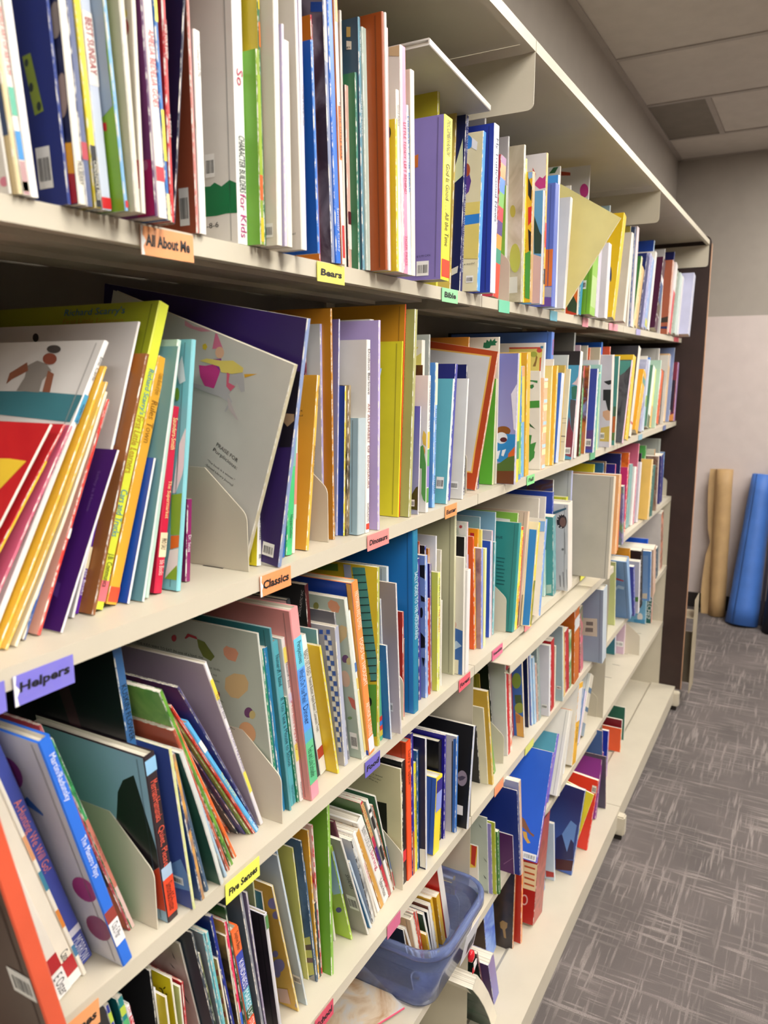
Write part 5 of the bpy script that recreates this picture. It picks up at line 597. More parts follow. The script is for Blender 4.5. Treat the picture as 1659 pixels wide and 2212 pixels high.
['pink hardcover with banded spine',3,-.5091,.005,.0166,.2556,.23,-.1389,.0,'e89a9a','d88c86',{'sb': [[.1799,.2197,'6ac4dc'],[.0961,.1799,'5a9ae8'],[.0811,.0961,'5aa8c8'],[.022,.0811,'63c08a'],[.0018,.0209,'eca0ae']],'t': [['Perspectives',.2138,.1859,'123038'],["What's On Your Plate?",.1779,.1339,'12285a'],['Dinner',.1297,.1046,'12285a'],['Ted and Lola Schaefer',.0725,.0309,'143a28']],'hard': 1},'pink hardcover with banded spine on the third shelf, left of the black hardcover'],
['wide teal hardcover behind',3,-.5389,.0156,.0032,.2398,.2158,-.1208,.0,'5a9aa6','357880',{'hard': 1},'wide teal hardcover behind on the third shelf, right of the blue teal thin book'],
['black hardcover with thin spine',3,-.4608,.03,.0077,.26,.234,-.2135,.0,'2a3236','d0cdca',{'hard': 1},'black hardcover with thin spine on the third shelf, right of the pink hardcover'],
['teal and white butter book',3,-.452,.0297,.0133,.2037,.1833,-.1956,.0,'e4e8e4','4a8a8c',{'sb': [[.0243,.04,'b03a30'],[.0004,.0243,'e8e4da']],'t': [['READY-SET-READ',.184,.1488,'6a6a68'],['Peanut Butter, Apple Butter, Cinnamon Toast',.1444,.0639,'2a2a2c']]},'teal and white butter book on the third shelf, right of the black hardcover'],
['bright yellow paperback',3,-.438,.0116,.0035,.1916,.1724,-.197,.0,'ecd83a','dcc225',{},'bright yellow paperback on the third shelf, right of the teal and white butter book'],
['teal top paperback behind',3,-.434,.0318,.003,.1994,.1795,-.0885,.0,'cfe0e0','7aaebc',{},'teal top paperback behind on the third shelf, right of the bright yellow paperback'],
['grey book with blue checked border',3,-.4168,.0142,.0089,.2007,.1806,-.0963,.0,'b4b8cc','b7b4b8',{'art': [['blue_check',[(.0246,.194),(.0189,.1946),(.0194,.1885),(.0251,.1879)],'3f62b8'],['blue_check',[(.0136,.1959),(.0079,.1965),(.0084,.1904),(.0141,.1899)],'3f62b8'],['blue_check',[(.0173,.1878),(.0121,.1881),(.012,.1815),(.0172,.1812)],'3f62b8'],['blue_check',[(.0117,.1817),(.0065,.182),(.0064,.1754),(.0115,.1751)],'3f62b8'],['blue_check',[(.0166,.1738),(.0114,.1741),(.0112,.1674),(.0164,.1671)],'3f62b8'],['blue_check',[(.0107,.1677),(.0055,.1681),(.0054,.1614),(.0105,.1611)],'3f62b8'],['blue_check',[(.0156,.1597),(.0104,.16),(.0102,.1533),(.0154,.153)],'3f62b8'],['blue_check',[(.01,.1536),(.0048,.1539),(.0046,.1473),(.0098,.1469)],'3f62b8'],['blue_check',[(.0146,.1455),(.0094,.1459),(.0092,.1391),(.0145,.1387)],'3f62b8'],['blue_check',[(.009,.1394),(.0038,.1398),(.0036,.1331),(.0088,.1326)],'3f62b8'],['blue_check',[(.0139,.1311),(.0086,.1316),(.0085,.1248),(.0137,.1243)],'3f62b8'],['blue_check',[(.008,.1251),(.0027,.1255),(.0026,.1188),(.0078,.1183)],'3f62b8'],['blue_check',[(.0129,.1168),(.0076,.1172),(.0075,.1104),(.0127,.1099)],'3f62b8'],['blue_check',[(.0072,.1107),(.002,.1111),(.0018,.1043),(.007,.1038)],'3f62b8'],['blue_check',[(.0119,.1023),(.0066,.1028),(.0064,.0959),(.0117,.0954)],'3f62b8'],['blue_check',[(.0062,.0962),(.0012,.0967),(.0012,.0898),(.006,.0893)],'3f62b8'],['blue_check',[(.0111,.0877),(.0058,.0882),(.0057,.0813),(.011,.0807)],'3f62b8'],['blue_check',[(.0052,.0816),(.0012,.082),(.0012,.0751),(.005,.0747)],'3f62b8'],['blue_check',[(.0101,.073),(.0048,.0736),(.0046,.0666),(.01,.066)],'3f62b8'],['blue_check',[(.0044,.0669),(.0012,.0673),(.0012,.0602),(.0042,.0599)],'3f62b8'],['blue_check',[(.0091,.0582),(.0038,.0589),(.0036,.0518),(.0089,.0512)],'3f62b8'],['blue_check',[(.0033,.0521),(.0012,.0524),(.0012,.0453),(.0032,.0451)],'3f62b8'],['blue_check',[(.0081,.0434),(.0028,.044),(.0026,.037),(.0079,.0363)],'3f62b8'],['blue_check',[(.0023,.0373),(.0012,.0374),(.0012,.0303),(.0021,.0302)],'3f62b8'],['blue_check',[(.0073,.0283),(.002,.029),(.0018,.0219),(.0071,.0212)],'3f62b8'],['white_check',[(.0121,.1887),(.0069,.189),(.0067,.1824),(.0119,.1821)],'e6e6ec'],['white_check',[(.0169,.1808),(.0118,.1811),(.0116,.1745),(.0168,.1742)],'e6e6ec'],['white_check',[(.0113,.1747),(.0062,.175),(.006,.1684),(.0112,.1681)],'e6e6ec'],['white_check',[(.016,.1667),(.0108,.1671),(.0106,.1604),(.0158,.1601)],'e6e6ec'],['white_check',[(.0103,.1607),(.0052,.161),(.005,.1543),(.0102,.154)],'e6e6ec'],['white_check',[(.0152,.1526),(.01,.1529),(.0098,.1462),(.0151,.1458)],'e6e6ec'],['white_check',[(.0093,.1465),(.0041,.1469),(.004,.1402),(.0092,.1398)],'e6e6ec'],['white_check',[(.0143,.1383),(.009,.1387),(.0088,.132),(.0141,.1315)],'e6e6ec'],['white_check',[(.0086,.1322),(.0034,.1327),(.0032,.1259),(.0084,.1255)],'e6e6ec'],['white_check',[(.0133,.124),(.008,.1244),(.0078,.1176),(.0131,.1172)],'e6e6ec'],['white_check',[(.0076,.1179),(.0023,.1184),(.0022,.1115),(.0074,.1111)],'e6e6ec'],['white_check',[(.0125,.1095),(.0073,.11),(.0071,.1031),(.0124,.1026)],'e6e6ec'],['white_check',[(.0066,.1035),(.0013,.104),(.0012,.0995),(.0012,.0971),(.0064,.0966)],'e6e6ec'],['white_check',[(.0115,.095),(.0062,.0955),(.0061,.0886),(.0113,.0881)],'e6e6ec'],['white_check',[(.0058,.0889),(.0012,.0894),(.0012,.0824),(.0056,.082)],'e6e6ec'],['white_check',[(.0105,.0804),(.0052,.0809),(.005,.074),(.0103,.0734)],'e6e6ec'],['white_check',[(.0048,.0743),(.0012,.0747),(.0012,.0677),(.0046,.0673)],'e6e6ec'],['white_check',[(.0097,.0656),(.0044,.0662),(.0042,.0592),(.0096,.0586)],'e6e6ec'],['white_check',[(.0037,.0595),(.0012,.0598),(.0012,.0528),(.0036,.0525)],'e6e6ec'],['white_check',[(.0087,.0508),(.0034,.0514),(.0032,.0444),(.0085,.0437)],'e6e6ec'],['white_check',[(.0027,.0447),(.0012,.0449),(.0012,.0378),(.0025,.0377)],'e6e6ec'],['white_check',[(.0077,.0359),(.0024,.0365),(.0022,.0294),(.0075,.0287)],'e6e6ec'],['white_check',[(.0019,.0297),(.0012,.0298),(.0012,.0227),(.0017,.0226)],'e6e6ec']]},'grey book with blue checked border on the third shelf, right of the short violet hardcover'],
['charcoal grey paperback',3,-.399,.0189,.0032,.2195,.1976,-.142,.0,'8a8a94','6a6970',{},'charcoal grey paperback on the third shelf, right of the grey book'],
['second sage nutrition book with painted fruit',3,-.39,.0033,.0073,.2405,.2164,-.1695,.0,'d0d6cc','b0bfb2',{'art': [['peach',[(.026,.2321),(.0206,.2372),(.0116,.2354),(.0079,.2285),(.0112,.2203),(.0205,.2199),(.0256,.2256)],'d99a78'],['walnut',[(.0188,.1959),(.0086,.2033),(.0012,.2015),(.0012,.1973),(.0023,.1878),(.0143,.1756),(.0205,.1823)],'cdb584'],['plum',[(.0033,.1552),(.0039,.1531),(.005,.151),(.0066,.1494),(.0084,.1483),(.0102,.148),(.0119,.1483),(.0131,.1494),(.0138,.151),(.0139,.1531),(.0133,.1552),(.0122,.1572),(.0106,.1588),(.0088,.1599),(.007,.1602),(.0053,.1599),(.0041,.1588),(.0034,.1572)],'6a4a72'],['plum_half',[(.0012,.1485),(.0021,.1473),(.0035,.1464),(.0048,.1461),(.006,.1465),(.0068,.1476),(.0073,.1491),(.0073,.151),(.0069,.1529),(.006,.1547),(.0048,.1562),(.0035,.1571),(.0022,.1574),(.0012,.157)],'c4bb86'],['orange_slice',[(.0049,.1265),(.0049,.1222),(.0058,.118),(.0075,.1144),(.0098,.112),(.0123,.1109),(.0149,.1114),(.0171,.1133),(.0187,.1165),(.0196,.1206),(.0195,.1249),(.0186,.1291),(.0169,.1327),(.0146,.1351),(.0121,.1361),(.0095,.1356),(.0074,.1336),(.0057,.1305)],'d8b8a0'],['strawberry',[(.0113,.0969),(.0047,.096),(.0012,.0933),(.0012,.0783),(.0064,.0815)],'c8685a'],['green_leek',[(.0083,.0643),(.0086,.0634),(.0094,.0625),(.0104,.0617),(.0117,.0611),(.013,.0607),(.0141,.0607),(.0151,.061),(.0156,.0616),(.0158,.0624),(.0154,.0633),(.0147,.0642),(.0137,.065),(.0124,.0656),(.0111,.0659),(.0099,.066),(.009,.0656),(.0084,.0651)],'7a9a6a'],['chard_leaf',[(.0403,.2254),(.0408,.2236),(.0418,.2218),(.0431,.2204),(.0446,.2195),(.0461,.2193),(.0475,.2197),(.0485,.2207),(.049,.2222),(.049,.224),(.0485,.2259),(.0475,.2277),(.0462,.2291),(.0447,.2299),(.0432,.2302),(.0418,.2298),(.0408,.2287),(.0403,.2272)],'8a8a4a']],'bc': [.0042,.0146,.0154,.0407]},'second sage nutrition book with painted fruit on the third shelf by the charcoal grey paperback'],
['white and yellow thin book',3,-.3818,.0042,.0054,.2212,.1991,-.1743,.0,'ecebe4','ecebe4',{'sb': [[.1062,.1227,'e8cc6a'],[.0066,.1039,'e4d48a'],[.132,.1458,'4a7ab8']]},'white and yellow thin book on the third shelf, right of the second sage nutrition book'],
['blue hardcover with orange thought spine',3,-.3758,.0,.0147,.258,.2322,-.1617,.0,'f2924a','1f45a8',{'art': [['gold_hinge',[(.0091,.2572),(.0017,.2572),(.0012,.1016),(.0012,.0076),(.0093,.009)],'e6a648']],'sb': [[.0041,.0265,'e4e4ea']],'t': [['FREYMANN AND ELFFERS',.2447,.1909,'fae4d0'],['FOOD for THOUGHT',.1774,.1061,'fae8d8'],['ARTHUR A. LEVINE',.08,.0289,'fae4d0']],'hard': 1},'blue hardcover with orange thought spine on the third shelf, left of the yellow book'],
['black book with red maroon spine',3,-.4306,.0467,.0074,.2569,.2312,-.0915,.0,'5a1a1c','121114',{'ct': [['SCHOLASTIC INC',.0102,.2129,.0021,.2496,'b8b4b4']]},'black book with red maroon spine on the third shelf, right of the teal top paperback'],
['short violet hardcover',3,-.4227,.0729,.0055,.2157,.1942,-.0933,.0,'5a58c0','5452b4',{'hard': 1},'short violet hardcover on the third shelf, right of the black book'],
['yellow book with teal brick tail picture',3,-.3473,.0026,.0053,.2594,.2335,.0039,.0,'b8b84a','ecc92e',{'art': [['teal_brick',[(.0403,.2549),(.02,.2569),(.0186,.2478),(.0387,.2446)],'5a9a86'],['teal_brick',[(.0383,.2444),(.0185,.2465),(.0171,.2373),(.0367,.2342)],'5a9a86'],['teal_brick',[(.0363,.234),(.0169,.2361),(.0155,.2269),(.0348,.2237)],'5a9a86'],['teal_brick',[(.0343,.2235),(.0154,.2256),(.014,.2164),(.0328,.2132)],'5a9a86'],['teal_brick',[(.0323,.213),(.0138,.2151),(.0124,.2059),(.0308,.2027)],'5a9a86'],['teal_brick',[(.0303,.2025),(.0123,.2046),(.0109,.1954),(.0288,.1921)],'5a9a86'],['teal_brick',[(.0283,.1919),(.0107,.1941),(.0093,.1849),(.0268,.1816)],'5a9a86'],['teal_brick',[(.0264,.1814),(.0092,.1836),(.0077,.1743),(.0248,.171)],'5a9a86'],['teal_brick',[(.0243,.1708),(.0076,.173),(.0062,.1637),(.0228,.1604)],'5a9a86'],['teal_brick',[(.0223,.1602),(.006,.1624),(.0046,.1531),(.0208,.1498)],'5a9a86'],['teal_brick',[(.0203,.1496),(.0045,.1518),(.003,.1425),(.0188,.1391)],'5a9a86'],['teal_brick',[(.0183,.1389),(.0029,.1412),(.0015,.1318),(.0168,.1285)],'5a9a86'],['teal_brick',[(.0163,.1283),(.0013,.1305),(.0012,.1298),(.0012,.1209),(.0147,.1178)],'5a9a86'],['teal_brick',[(.0143,.1176),(.0012,.1196),(.0012,.1098),(.0127,.1071)],'5a9a86'],['teal_brick',[(.0123,.1069),(.0012,.1087),(.0012,.0987),(.0107,.0964)],'5a9a86'],['dark_joint',[(.0396,.2445),(.0185,.248),(.0183,.2468),(.0395,.2434)],'23241c'],['dark_joint',[(.0376,.2341),(.0169,.2376),(.0168,.2363),(.0375,.2329)],'23241c'],['dark_joint',[(.0357,.2236),(.0154,.2272),(.0152,.2259),(.0355,.2224)],'23241c'],['dark_joint',[(.0337,.2131),(.0138,.2167),(.0137,.2154),(.0335,.2119)],'23241c'],['dark_joint',[(.0317,.2025),(.0123,.2062),(.0121,.2049),(.0315,.2014)],'23241c'],['dark_joint',[(.0297,.192),(.0107,.1957),(.0106,.1944),(.0295,.1908)],'23241c'],['dark_joint',[(.0277,.1814),(.0092,.1852),(.009,.1839),(.0275,.1802)],'23241c'],['dark_joint',[(.0257,.1708),(.0076,.1746),(.0075,.1733),(.0255,.1697)],'23241c'],['dark_joint',[(.0237,.1602),(.006,.164),(.0059,.1627),(.0235,.1591)],'23241c'],['dark_joint',[(.0217,.1496),(.0045,.1534),(.0043,.1521),(.0215,.1484)],'23241c'],['dark_joint',[(.0197,.139),(.0029,.1428),(.0027,.1415),(.0195,.1378)],'23241c'],['dark_joint',[(.0176,.1283),(.0013,.1321),(.0012,.1311),(.0012,.1308),(.0175,.1271)],'23241c'],['dark_joint',[(.0156,.1176),(.0012,.1211),(.0012,.1198),(.0155,.1164)],'23241c'],['dark_joint',[(.0136,.1069),(.0012,.11),(.0012,.1087),(.0135,.1058)],'23241c'],['dark_joint',[(.0116,.0962),(.0012,.0989),(.0012,.0976),(.0114,.095)],'23241c'],['green_field',[(.0158,.0899),(.0012,.0929),(.0012,.0155),(.0131,.0126)],'6aa838'],['dark_hole',[(.0086,.0655),(.0088,.0631),(.0094,.0609),(.0104,.0592),(.0116,.0581),(.0128,.0578),(.014,.0584),(.0149,.0597),(.0155,.0616),(.0157,.0639),(.0155,.0663),(.0149,.0685),(.0139,.0703),(.0127,.0713),(.0115,.0716),(.0103,.071),(.0094,.0697),(.0088,.0678)],'1f2416'],['grey_strip',[(.0532,.2581),(.0413,.2583),(.0397,.2409),(.0512,.2381)],'b8bcc4'],['green_block',[(.096,.2536),(.0622,.2577),(.0616,.2472),(.0961,.2456)],'6a8a2c']],'bc': [.0032,.0223,.0097,.0408]},'yellow book with teal brick tail picture on the third shelf, right of the blue hardcover'],
['many coloured thin spine book',3,-.3333,.0072,.0087,.12,.108,-.0585,.0,'5ab08a','5ab08a',{'sb': [[.0305,.0377,'d0402f'],[.0233,.0305,'3f7fd0'],[.016,.0233,'e0482f'],[.0073,.016,'d8c03a']]},'many coloured thin spine book on the third shelf, right of the yellow book'],
['medium blue paperback',3,-.3206,-.0038,.0033,.1461,.1315,-.0922,.0,'c4d0e0','2f72b4',{},'medium blue paperback on the third shelf, right of the many coloured thin spine book'],
['blue ski picture book',3,-.3023,.0155,.0027,.2057,.1851,-.0678,.0,'c8d0dc','n:4a6ec0,dfe6f0,8aa8d8',{},'blue ski picture book on the third shelf, right of the medium blue paperback'],
['newsprint edged book',3,-.2956,.0144,.0048,.2139,.1925,-.03,.0,'n:e0dcd4,b8b4ac,ece8e0','b8b8b8',{},'newsprint edged book on the third shelf, right of the grey violet paperback'],
['pale grey blue board book',3,-.2905,.0177,.006,.2458,.2213,-.01,.0,'c6d0d6','a8b8c2',{'hard': 1},'pale grey blue board book on the third shelf, right of the newsprint edged book'],
['grey violet paperback with barcode',3,-.2992,-.0086,.0032,.2312,.2081,-.0693,.0,'d2cacc','g:d0c4c6,8f8890,.16',{'bc': [.0117,.0337,.0157,.0475]},'grey violet paperback with barcode on the third shelf, right of the blue ski picture book'],
['dark red paperback',3,-.2476,.0142,.004,.168,.1512,-.02,.0,'c8665a','a5271c',{},'dark red paperback on the third shelf, right of the pale grey blue board book'],
['small black speckled book',3,-.243,.0164,.004,.1233,.1109,.0,.0,'n:1a1c1e,6a6c6e,101214','2a2c2e',{},'small black speckled book on the third shelf, right of the dark red paperback'],
['large glossy blue hardcover',3,-.23,.005,.0159,.2891,.24,-.0227,.0,'1c7aa0','1f74bc',{'t': [['SALLY GOES TO THE MOUNTAINS',.2254,.1196,'d8ecf0']],'hard': 1},'large glossy blue hardcover on the third shelf, right of the small black speckled book'],
['indigo thin worn spine book',3,-.1815,.02,.0073,.2351,.2116,-.0378,.0,'3c3a8a','34327c',{},'indigo thin worn spine book on the third shelf, right of the large glossy blue hardcover'],
['blue book with black dancers',3,-.1687,.0145,.008,.2373,.2136,-.0259,.0,'8fa8dc','6f88c6',{'art': [['black_dancer',[(.01,.2214),(.0012,.2225),(.0012,.1999),(.0094,.203)],'16161e'],['black_dancer',[(.0088,.1728),(.0019,.1695),(.0012,.163),(.0012,.1624),(.0073,.1629)],'16161e'],['black_dancer',[(.0046,.1444),(.0048,.1414),(.0053,.1387),(.006,.1366),(.007,.1354),(.0079,.1353),(.0088,.1362),(.0096,.138),(.01,.1406),(.0102,.1436),(.01,.1466),(.0095,.1493),(.0087,.1514),(.0078,.1525),(.0069,.1527),(.006,.1518),(.0052,.15),(.0048,.1474)],'16161e'],['black_dancer',[(.0091,.1115),(.0012,.1032),(.0012,.0862),(.0085,.0849)],'16161e'],['black_dancer',[(.007,.0688),(.0016,.0683),(.004,.0529)],'16161e']]},'blue book with black dancers on the third shelf by the indigo thin worn spine book'],
['slim red book',3,-.1568,.0155,.0078,.1637,.1473,-.031,.0,'b43a2c','b43a2c',{},'slim red book on the third shelf, right of the rust orange small book'],
['navy gradient spine book',3,-.1396,.0191,.0043,.2181,.1963,-.0363,.0,'g:b08a90,2b2f86,.1','26287a',{},'navy gradient spine book on the third shelf, right of the black and blue topped book'],
['lime forest rhyme book',3,-.1349,.01,.0073,.2018,.1816,-.0074,.0,'e9ef72','c3ca58',{'t': [['Here We Go Round',.1919,.1462,'2a2a14'],['THE FOREST',.1403,.1,'c8502a'],['FLUORO',.0409,.0194,'6a6a2a']]},'lime forest rhyme book on the third shelf, right of the navy gradient spine book'],
['small dark jungle reader',3,-.1129,.014,.003,.149,.1341,.0,.0,'e2dcd0','1f2244',{},'small dark jungle reader on the third shelf, right of the cream small book'],
['white paper folder book',3,-.1219,.0202,.004,.2583,.2324,-.01,.0,'dcdde2','d6d7dc',{},'white paper folder book on the third shelf, right of the orange thin spine'],
['cream small book behind',3,-.1173,.0146,.004,.2345,.2111,.0,.0,'d9d2bc','d4ccb4',{},'cream small book behind on the third shelf, right of the white paper folder book'],
['orange thin spine behind',3,-.1272,.0304,.004,.2378,.214,-.01,.0,'d88a3a','c87a2c',{},'orange thin spine behind on the third shelf, right of the lime forest rhyme book'],
['black and blue topped book',3,-.1486,.0262,.004,.2474,.2226,-.0132,.0,'3a4aa8','202428',{},'black and blue topped book on the third shelf, right of the slim red book'],
['rust orange small book behind',3,-.1603,.0292,.0031,.2571,.2314,-.0276,.0,'c8552a','b84a22',{},'rust orange small book behind on the third shelf, right of the blue book'],
['cream book with brown egg shapes and sea',3,-.0529,.0,.0061,.21,.189,-.0087,.0,'e6dfd2','d9d3c4',{'art': [['brown_egg',[(.0253,.1507),(.026,.1401),(.0285,.1305),(.0323,.1231),(.037,.1187),(.0421,.118),(.0469,.1209),(.0509,.1272),(.0535,.1362),(.0545,.1466),(.0537,.1572),(.0512,.1668),(.0473,.1741),(.0426,.1783),(.0375,.179),(.0328,.176),(.0289,.1697),(.0263,.1609)],'a88a50'],['pink_egg',[(.0187,.1037),(.0193,.0994),(.0213,.0953),(.0243,.0921),(.0281,.09),(.0321,.0894),(.036,.0902),(.0391,.0925),(.0412,.0959),(.0419,.1),(.0412,.1044),(.0392,.1084),(.0362,.1117),(.0324,.1137),(.0283,.1143),(.0246,.1135),(.0215,.1112),(.0194,.1078)],'c09a86'],['tan_egg',[(.032,.1087),(.0323,.1049),(.0335,.1014),(.0352,.0986),(.0374,.0969),(.0397,.0966),(.0419,.0975),(.0437,.0998),(.0449,.1029),(.0453,.1067),(.0449,.1105),(.0438,.1141),(.042,.1168),(.0399,.1185),(.0376,.1188),(.0354,.1178),(.0336,.1156),(.0324,.1125)],'b29a62'],['pink_egg',[(.0128,.0896),(.0131,.0868),(.0142,.0843),(.016,.0822),(.0181,.0809),(.0204,.0805),(.0226,.0811),(.0243,.0826),(.0255,.0848),(.0259,.0875),(.0256,.0902),(.0244,.0928),(.0227,.0949),(.0206,.0962),(.0183,.0965),(.0161,.0959),(.0144,.0944),(.0132,.0923)],'c8a294'],['blue_sea',[(.0419,.0008),(.0427,.0895),(.0259,.0859),(.0012,.0805),(.0012,.0008)],'3f68a4'],['foam',[(.0256,.0523),(.0124,.0611),(.0024,.0532),(.0155,.0445)],'a8bcd0'],['foam',[(.0391,.0645),(.0273,.0617),(.0323,.0576)],'8fa8c8'],['cream_note',[(.0413,.0268),(.0079,.0266),(.0084,.0008),(.0109,.0008),(.0411,.0024)],'d9d2b8']]},'cream book with brown egg shapes and sea on the third shelf'],
['black board book behind',3,-.0186,.0148,.005,.2369,.2132,.0,.0,'d0ccc8','0e0e12',{'hard': 1},'black board book behind on the third shelf, right of the white spine hardcover'],
['dusty red book behind',3,-.013,.0243,.0031,.2133,.1919,.0,.0,'6a80c0','a25860',{},'dusty red book behind on the third shelf, right of the black board book'],
['large cream hardcover behind',3,-.0594,.0147,.0061,.2837,.24,-.0067,.0,'d6d2b0','b5b392',{'t': [['YALE QUILT',.2735,.2479,'6a664a']],'hard': 1},'large cream hardcover behind on the third shelf, right of the small dark jungle reader'],
['white spine hardcover',3,-.0421,-.0009,.013,.1845,.1661,.011,.0,'e9e4e0','dedad4',{'hard': 1},'white spine hardcover on the third shelf, right of the cream book'],
['flower picture book with pink spine',3,-.0095,.0143,.0041,.2616,.2355,.0,.0,'dcb8c0','n:b4c4b4,e4e0d8,8aa888',{'art': [['white_petals',[(.0042,.2484),(.0045,.2446),(.0055,.2412),(.0072,.2386),(.0092,.2371),(.0114,.2369),(.0135,.238),(.0152,.2402),(.0163,.2434),(.0168,.2471),(.0164,.2509),(.0154,.2543),(.0138,.2569),(.0117,.2584),(.0096,.2586),(.0075,.2575),(.0058,.2552),(.0046,.2521)],'dcd8d0'],['red_centre',[(.0096,.2528),(.0097,.2519),(.0102,.251),(.011,.2503),(.012,.2498),(.013,.2497),(.014,.25),(.0148,.2505),(.0153,.2513),(.0155,.2523),(.0154,.2532),(.0148,.2541),(.0141,.2548),(.0131,.2553),(.0121,.2554),(.0111,.2551),(.0103,.2546),(.0098,.2538)],'b84a4a']]},'flower picture book with pink spine on the third shelf, right of the dusty red book'],
['pale blue checked thin book',3,.0676,.04,.0044,.1872,.1685,-.068,.0,'a8c4e4','a8c4e4',{},'pale blue checked thin book on the third shelf, right of the flower picture book'],
['orange red spine book by the bracket',3,.0724,.03,.0039,.2221,.1999,-.0713,.0,'ec641e','e05a1c',{},'orange red spine book by the bracket on the third shelf by the amber spine book'],
['amber spine book',3,.0768,.03,.0046,.1987,.1788,-.0734,.0,'f2b42c','eca81f',{},'amber spine book on the third shelf by the orange red spine book by the bracket'],
['brown cover book with periwinkle spine',3,.0818,.02,.0085,.1972,.1775,-.0449,.0,'8c9ce2','n:7a5a68,a88a86,8a7488',{},'brown cover book with periwinkle spine on the third shelf, right of the amber spine book'],
['pale yellow spine book',3,.0997,.0219,.0081,.1918,.1727,-.0157,.0,'eff0a4','e4e89a',{},'pale yellow spine book on the third shelf, right of the lemon spine hardcover'],
['cobalt blue paperback',3,.1491,.03,.0062,.1959,.1763,-.0208,.0,'c8d2e8','2f50b4',{},'cobalt blue paperback on the third shelf, right of the small light blue paperback'],
['amber box book with red square',3,.0907,.0337,.0041,.2299,.2069,-.0107,.0,'f2a62a','eda021',{'art': [['red_square',[(.0158,.2214),(.0079,.2214),(.0077,.213),(.0157,.213)],'b8283a']]},'amber box book with red square on the third shelf, right of the brown cover book'],
['lemon spine hardcover',3,.0952,.028,.0042,.2282,.2054,-.0136,.0,'e9e07a','e2d870',{},'lemon spine hardcover on the third shelf, right of the amber box book'],
['red and white thin spine book',3,.1597,.0313,.0062,.2144,.1929,-.0315,.0,'d8b4bc','b4b2bc',{},'red and white thin spine book on the third shelf, right of the cobalt blue paperback'],
['aqua thin book',3,.1663,.03,.0073,.1892,.1703,.0061,.0,'8cc4cc','4a9094',{},'aqua thin book on the third shelf, right of the red and white thin spine book'],
['tall light blue paperback behind',3,.1741,.0327,.003,.2473,.2225,.0028,.0,'c4dae6','86b2ca',{},'tall light blue paperback behind on the third shelf, right of the aqua thin book'],
['small light blue paperback behind',3,.1083,.0383,.003,.2485,.2237,.0,.0,'b8d0dc','86aebe',{},'small light blue paperback behind on the third shelf, right of the pale yellow spine book'],
['teal hardcover with dark lettering',3,.1971,.0,.0133,.2207,.1986,.1112,.0,'3a9490','2e827e',{'art': [['text_line',[(.0432,.1481),(.0254,.1475),(.0253,.1453),(.0431,.146)],'1c5a5a'],['text_line',[(.0427,.1406),(.0264,.1398),(.0262,.1377),(.0426,.1385)],'1c5a5a'],['text_line',[(.0422,.1331),(.0274,.1322),(.0272,.1301),(.0421,.131)],'1c5a5a'],['text_line',[(.0417,.1256),(.0239,.1251),(.0238,.123),(.0416,.1235)],'1c5a5a'],['text_line',[(.0412,.1181),(.0249,.1175),(.0247,.1154),(.0411,.116)],'1c5a5a'],['text_line',[(.0407,.1107),(.0258,.1099),(.0257,.1077),(.0406,.1085)],'1c5a5a'],['text_line',[(.0402,.1032),(.0224,.1028),(.0222,.1006),(.0401,.101)],'1c5a5a'],['text_line',[(.0397,.0957),(.0233,.0951),(.0232,.093),(.0396,.0935)],'1c5a5a']],'ct': [['out',.0486,.186,.0327,.1859,'1a3a48']],'hard': 1},'teal hardcover with dark lettering on the third shelf, right of the tall light blue paperback'],
['yellow spine book with red lettering',3,.2109,-.0003,.0132,.2111,.19,.108,.0,'f4e43a','ecd42a',{'sb': [[.2043,.2107,'d8302a']],'t': [['LITTLE CRITTER',.1873,.1498,'d8802a'],['Here Adventures',.0887,.0362,'e0452a']]},'yellow spine book with red lettering on the third shelf, right of the teal hardcover'],
['red and brown photo spine book',3,.2247,-.0003,.0064,.1966,.1769,.1057,.0,'d85a3a','b0603a',{'sb': [[.0063,.0556,'5a4a30']]},'red and brown photo spine book on the third shelf, right of the yellow spine book'],
['pinkish beige hardcover',3,.2376,-.0005,.0081,.2376,.2138,.1582,.0,'e2c4a8','cdb4a2',{'sb': [[.0004,.0659,'7a6648']],'ct': [['$5.95',.0255,.2249,.018,.2256,'4a403c']],'hard': 1},'pinkish beige hardcover on the third shelf, right of the green topped paper book'],
['cream book with bright blue panel',3,.2462,-.02,.0111,.2149,.1934,.1759,.0,'ecd24a','efe2b8',{'art': [['blue_panel',[(.0187,.1992),(.003,.1989),(.0012,.0407),(.0012,.0023),(.0153,.001)],'2f86cc']],'sb': [[.0036,.0948,'n:4a6a2a,c8b83a']]},'cream book with bright blue panel on the third shelf, right of the pinkish beige hardcover'],
['white paperback with blue patch',3,.3214,-.015,.012,.2085,.1876,.1272,.0,'7ea8e4','ece4d8',{'art': [['blue_patch',[(.0146,.2032),(.0012,.204),(.0012,.1821),(.013,.1817)],'7fb0e8']],'bow': .002},'white paperback with blue patch on the third shelf, right of the cream book'],
['large white paperback behind',3,.4301,.0142,.004,.2411,.217,.03,.0,'dcd6d0','dad4ce',{},'large white paperback behind on the third shelf, right of the large creamy grey paperback'],
['large creamy grey paperback behind',3,.3828,.0145,.005,.2441,.2197,.03,.0,'dcd4c8','cfc8bc',{},'large creamy grey paperback behind on the third shelf, right of the white paperback'],
['green topped paper book',3,.2316,.0149,.004,.2349,.2114,.1023,.0,'b8d080','7fb044',{'art': [['white_slip',[(.047,.2216),(.0165,.2207),(.0161,.2144),(.0464,.213)],'d4d4d6']]},'green topped paper book on the third shelf by the red and brown photo spine book'],
['pale aqua leaning thin book',3,.4731,.02,.0121,.1115,.1004,-.1148,.0,'b4d8d2','b4d8d2',{},'pale aqua leaning thin book on the third shelf, right of the large white paperback'],
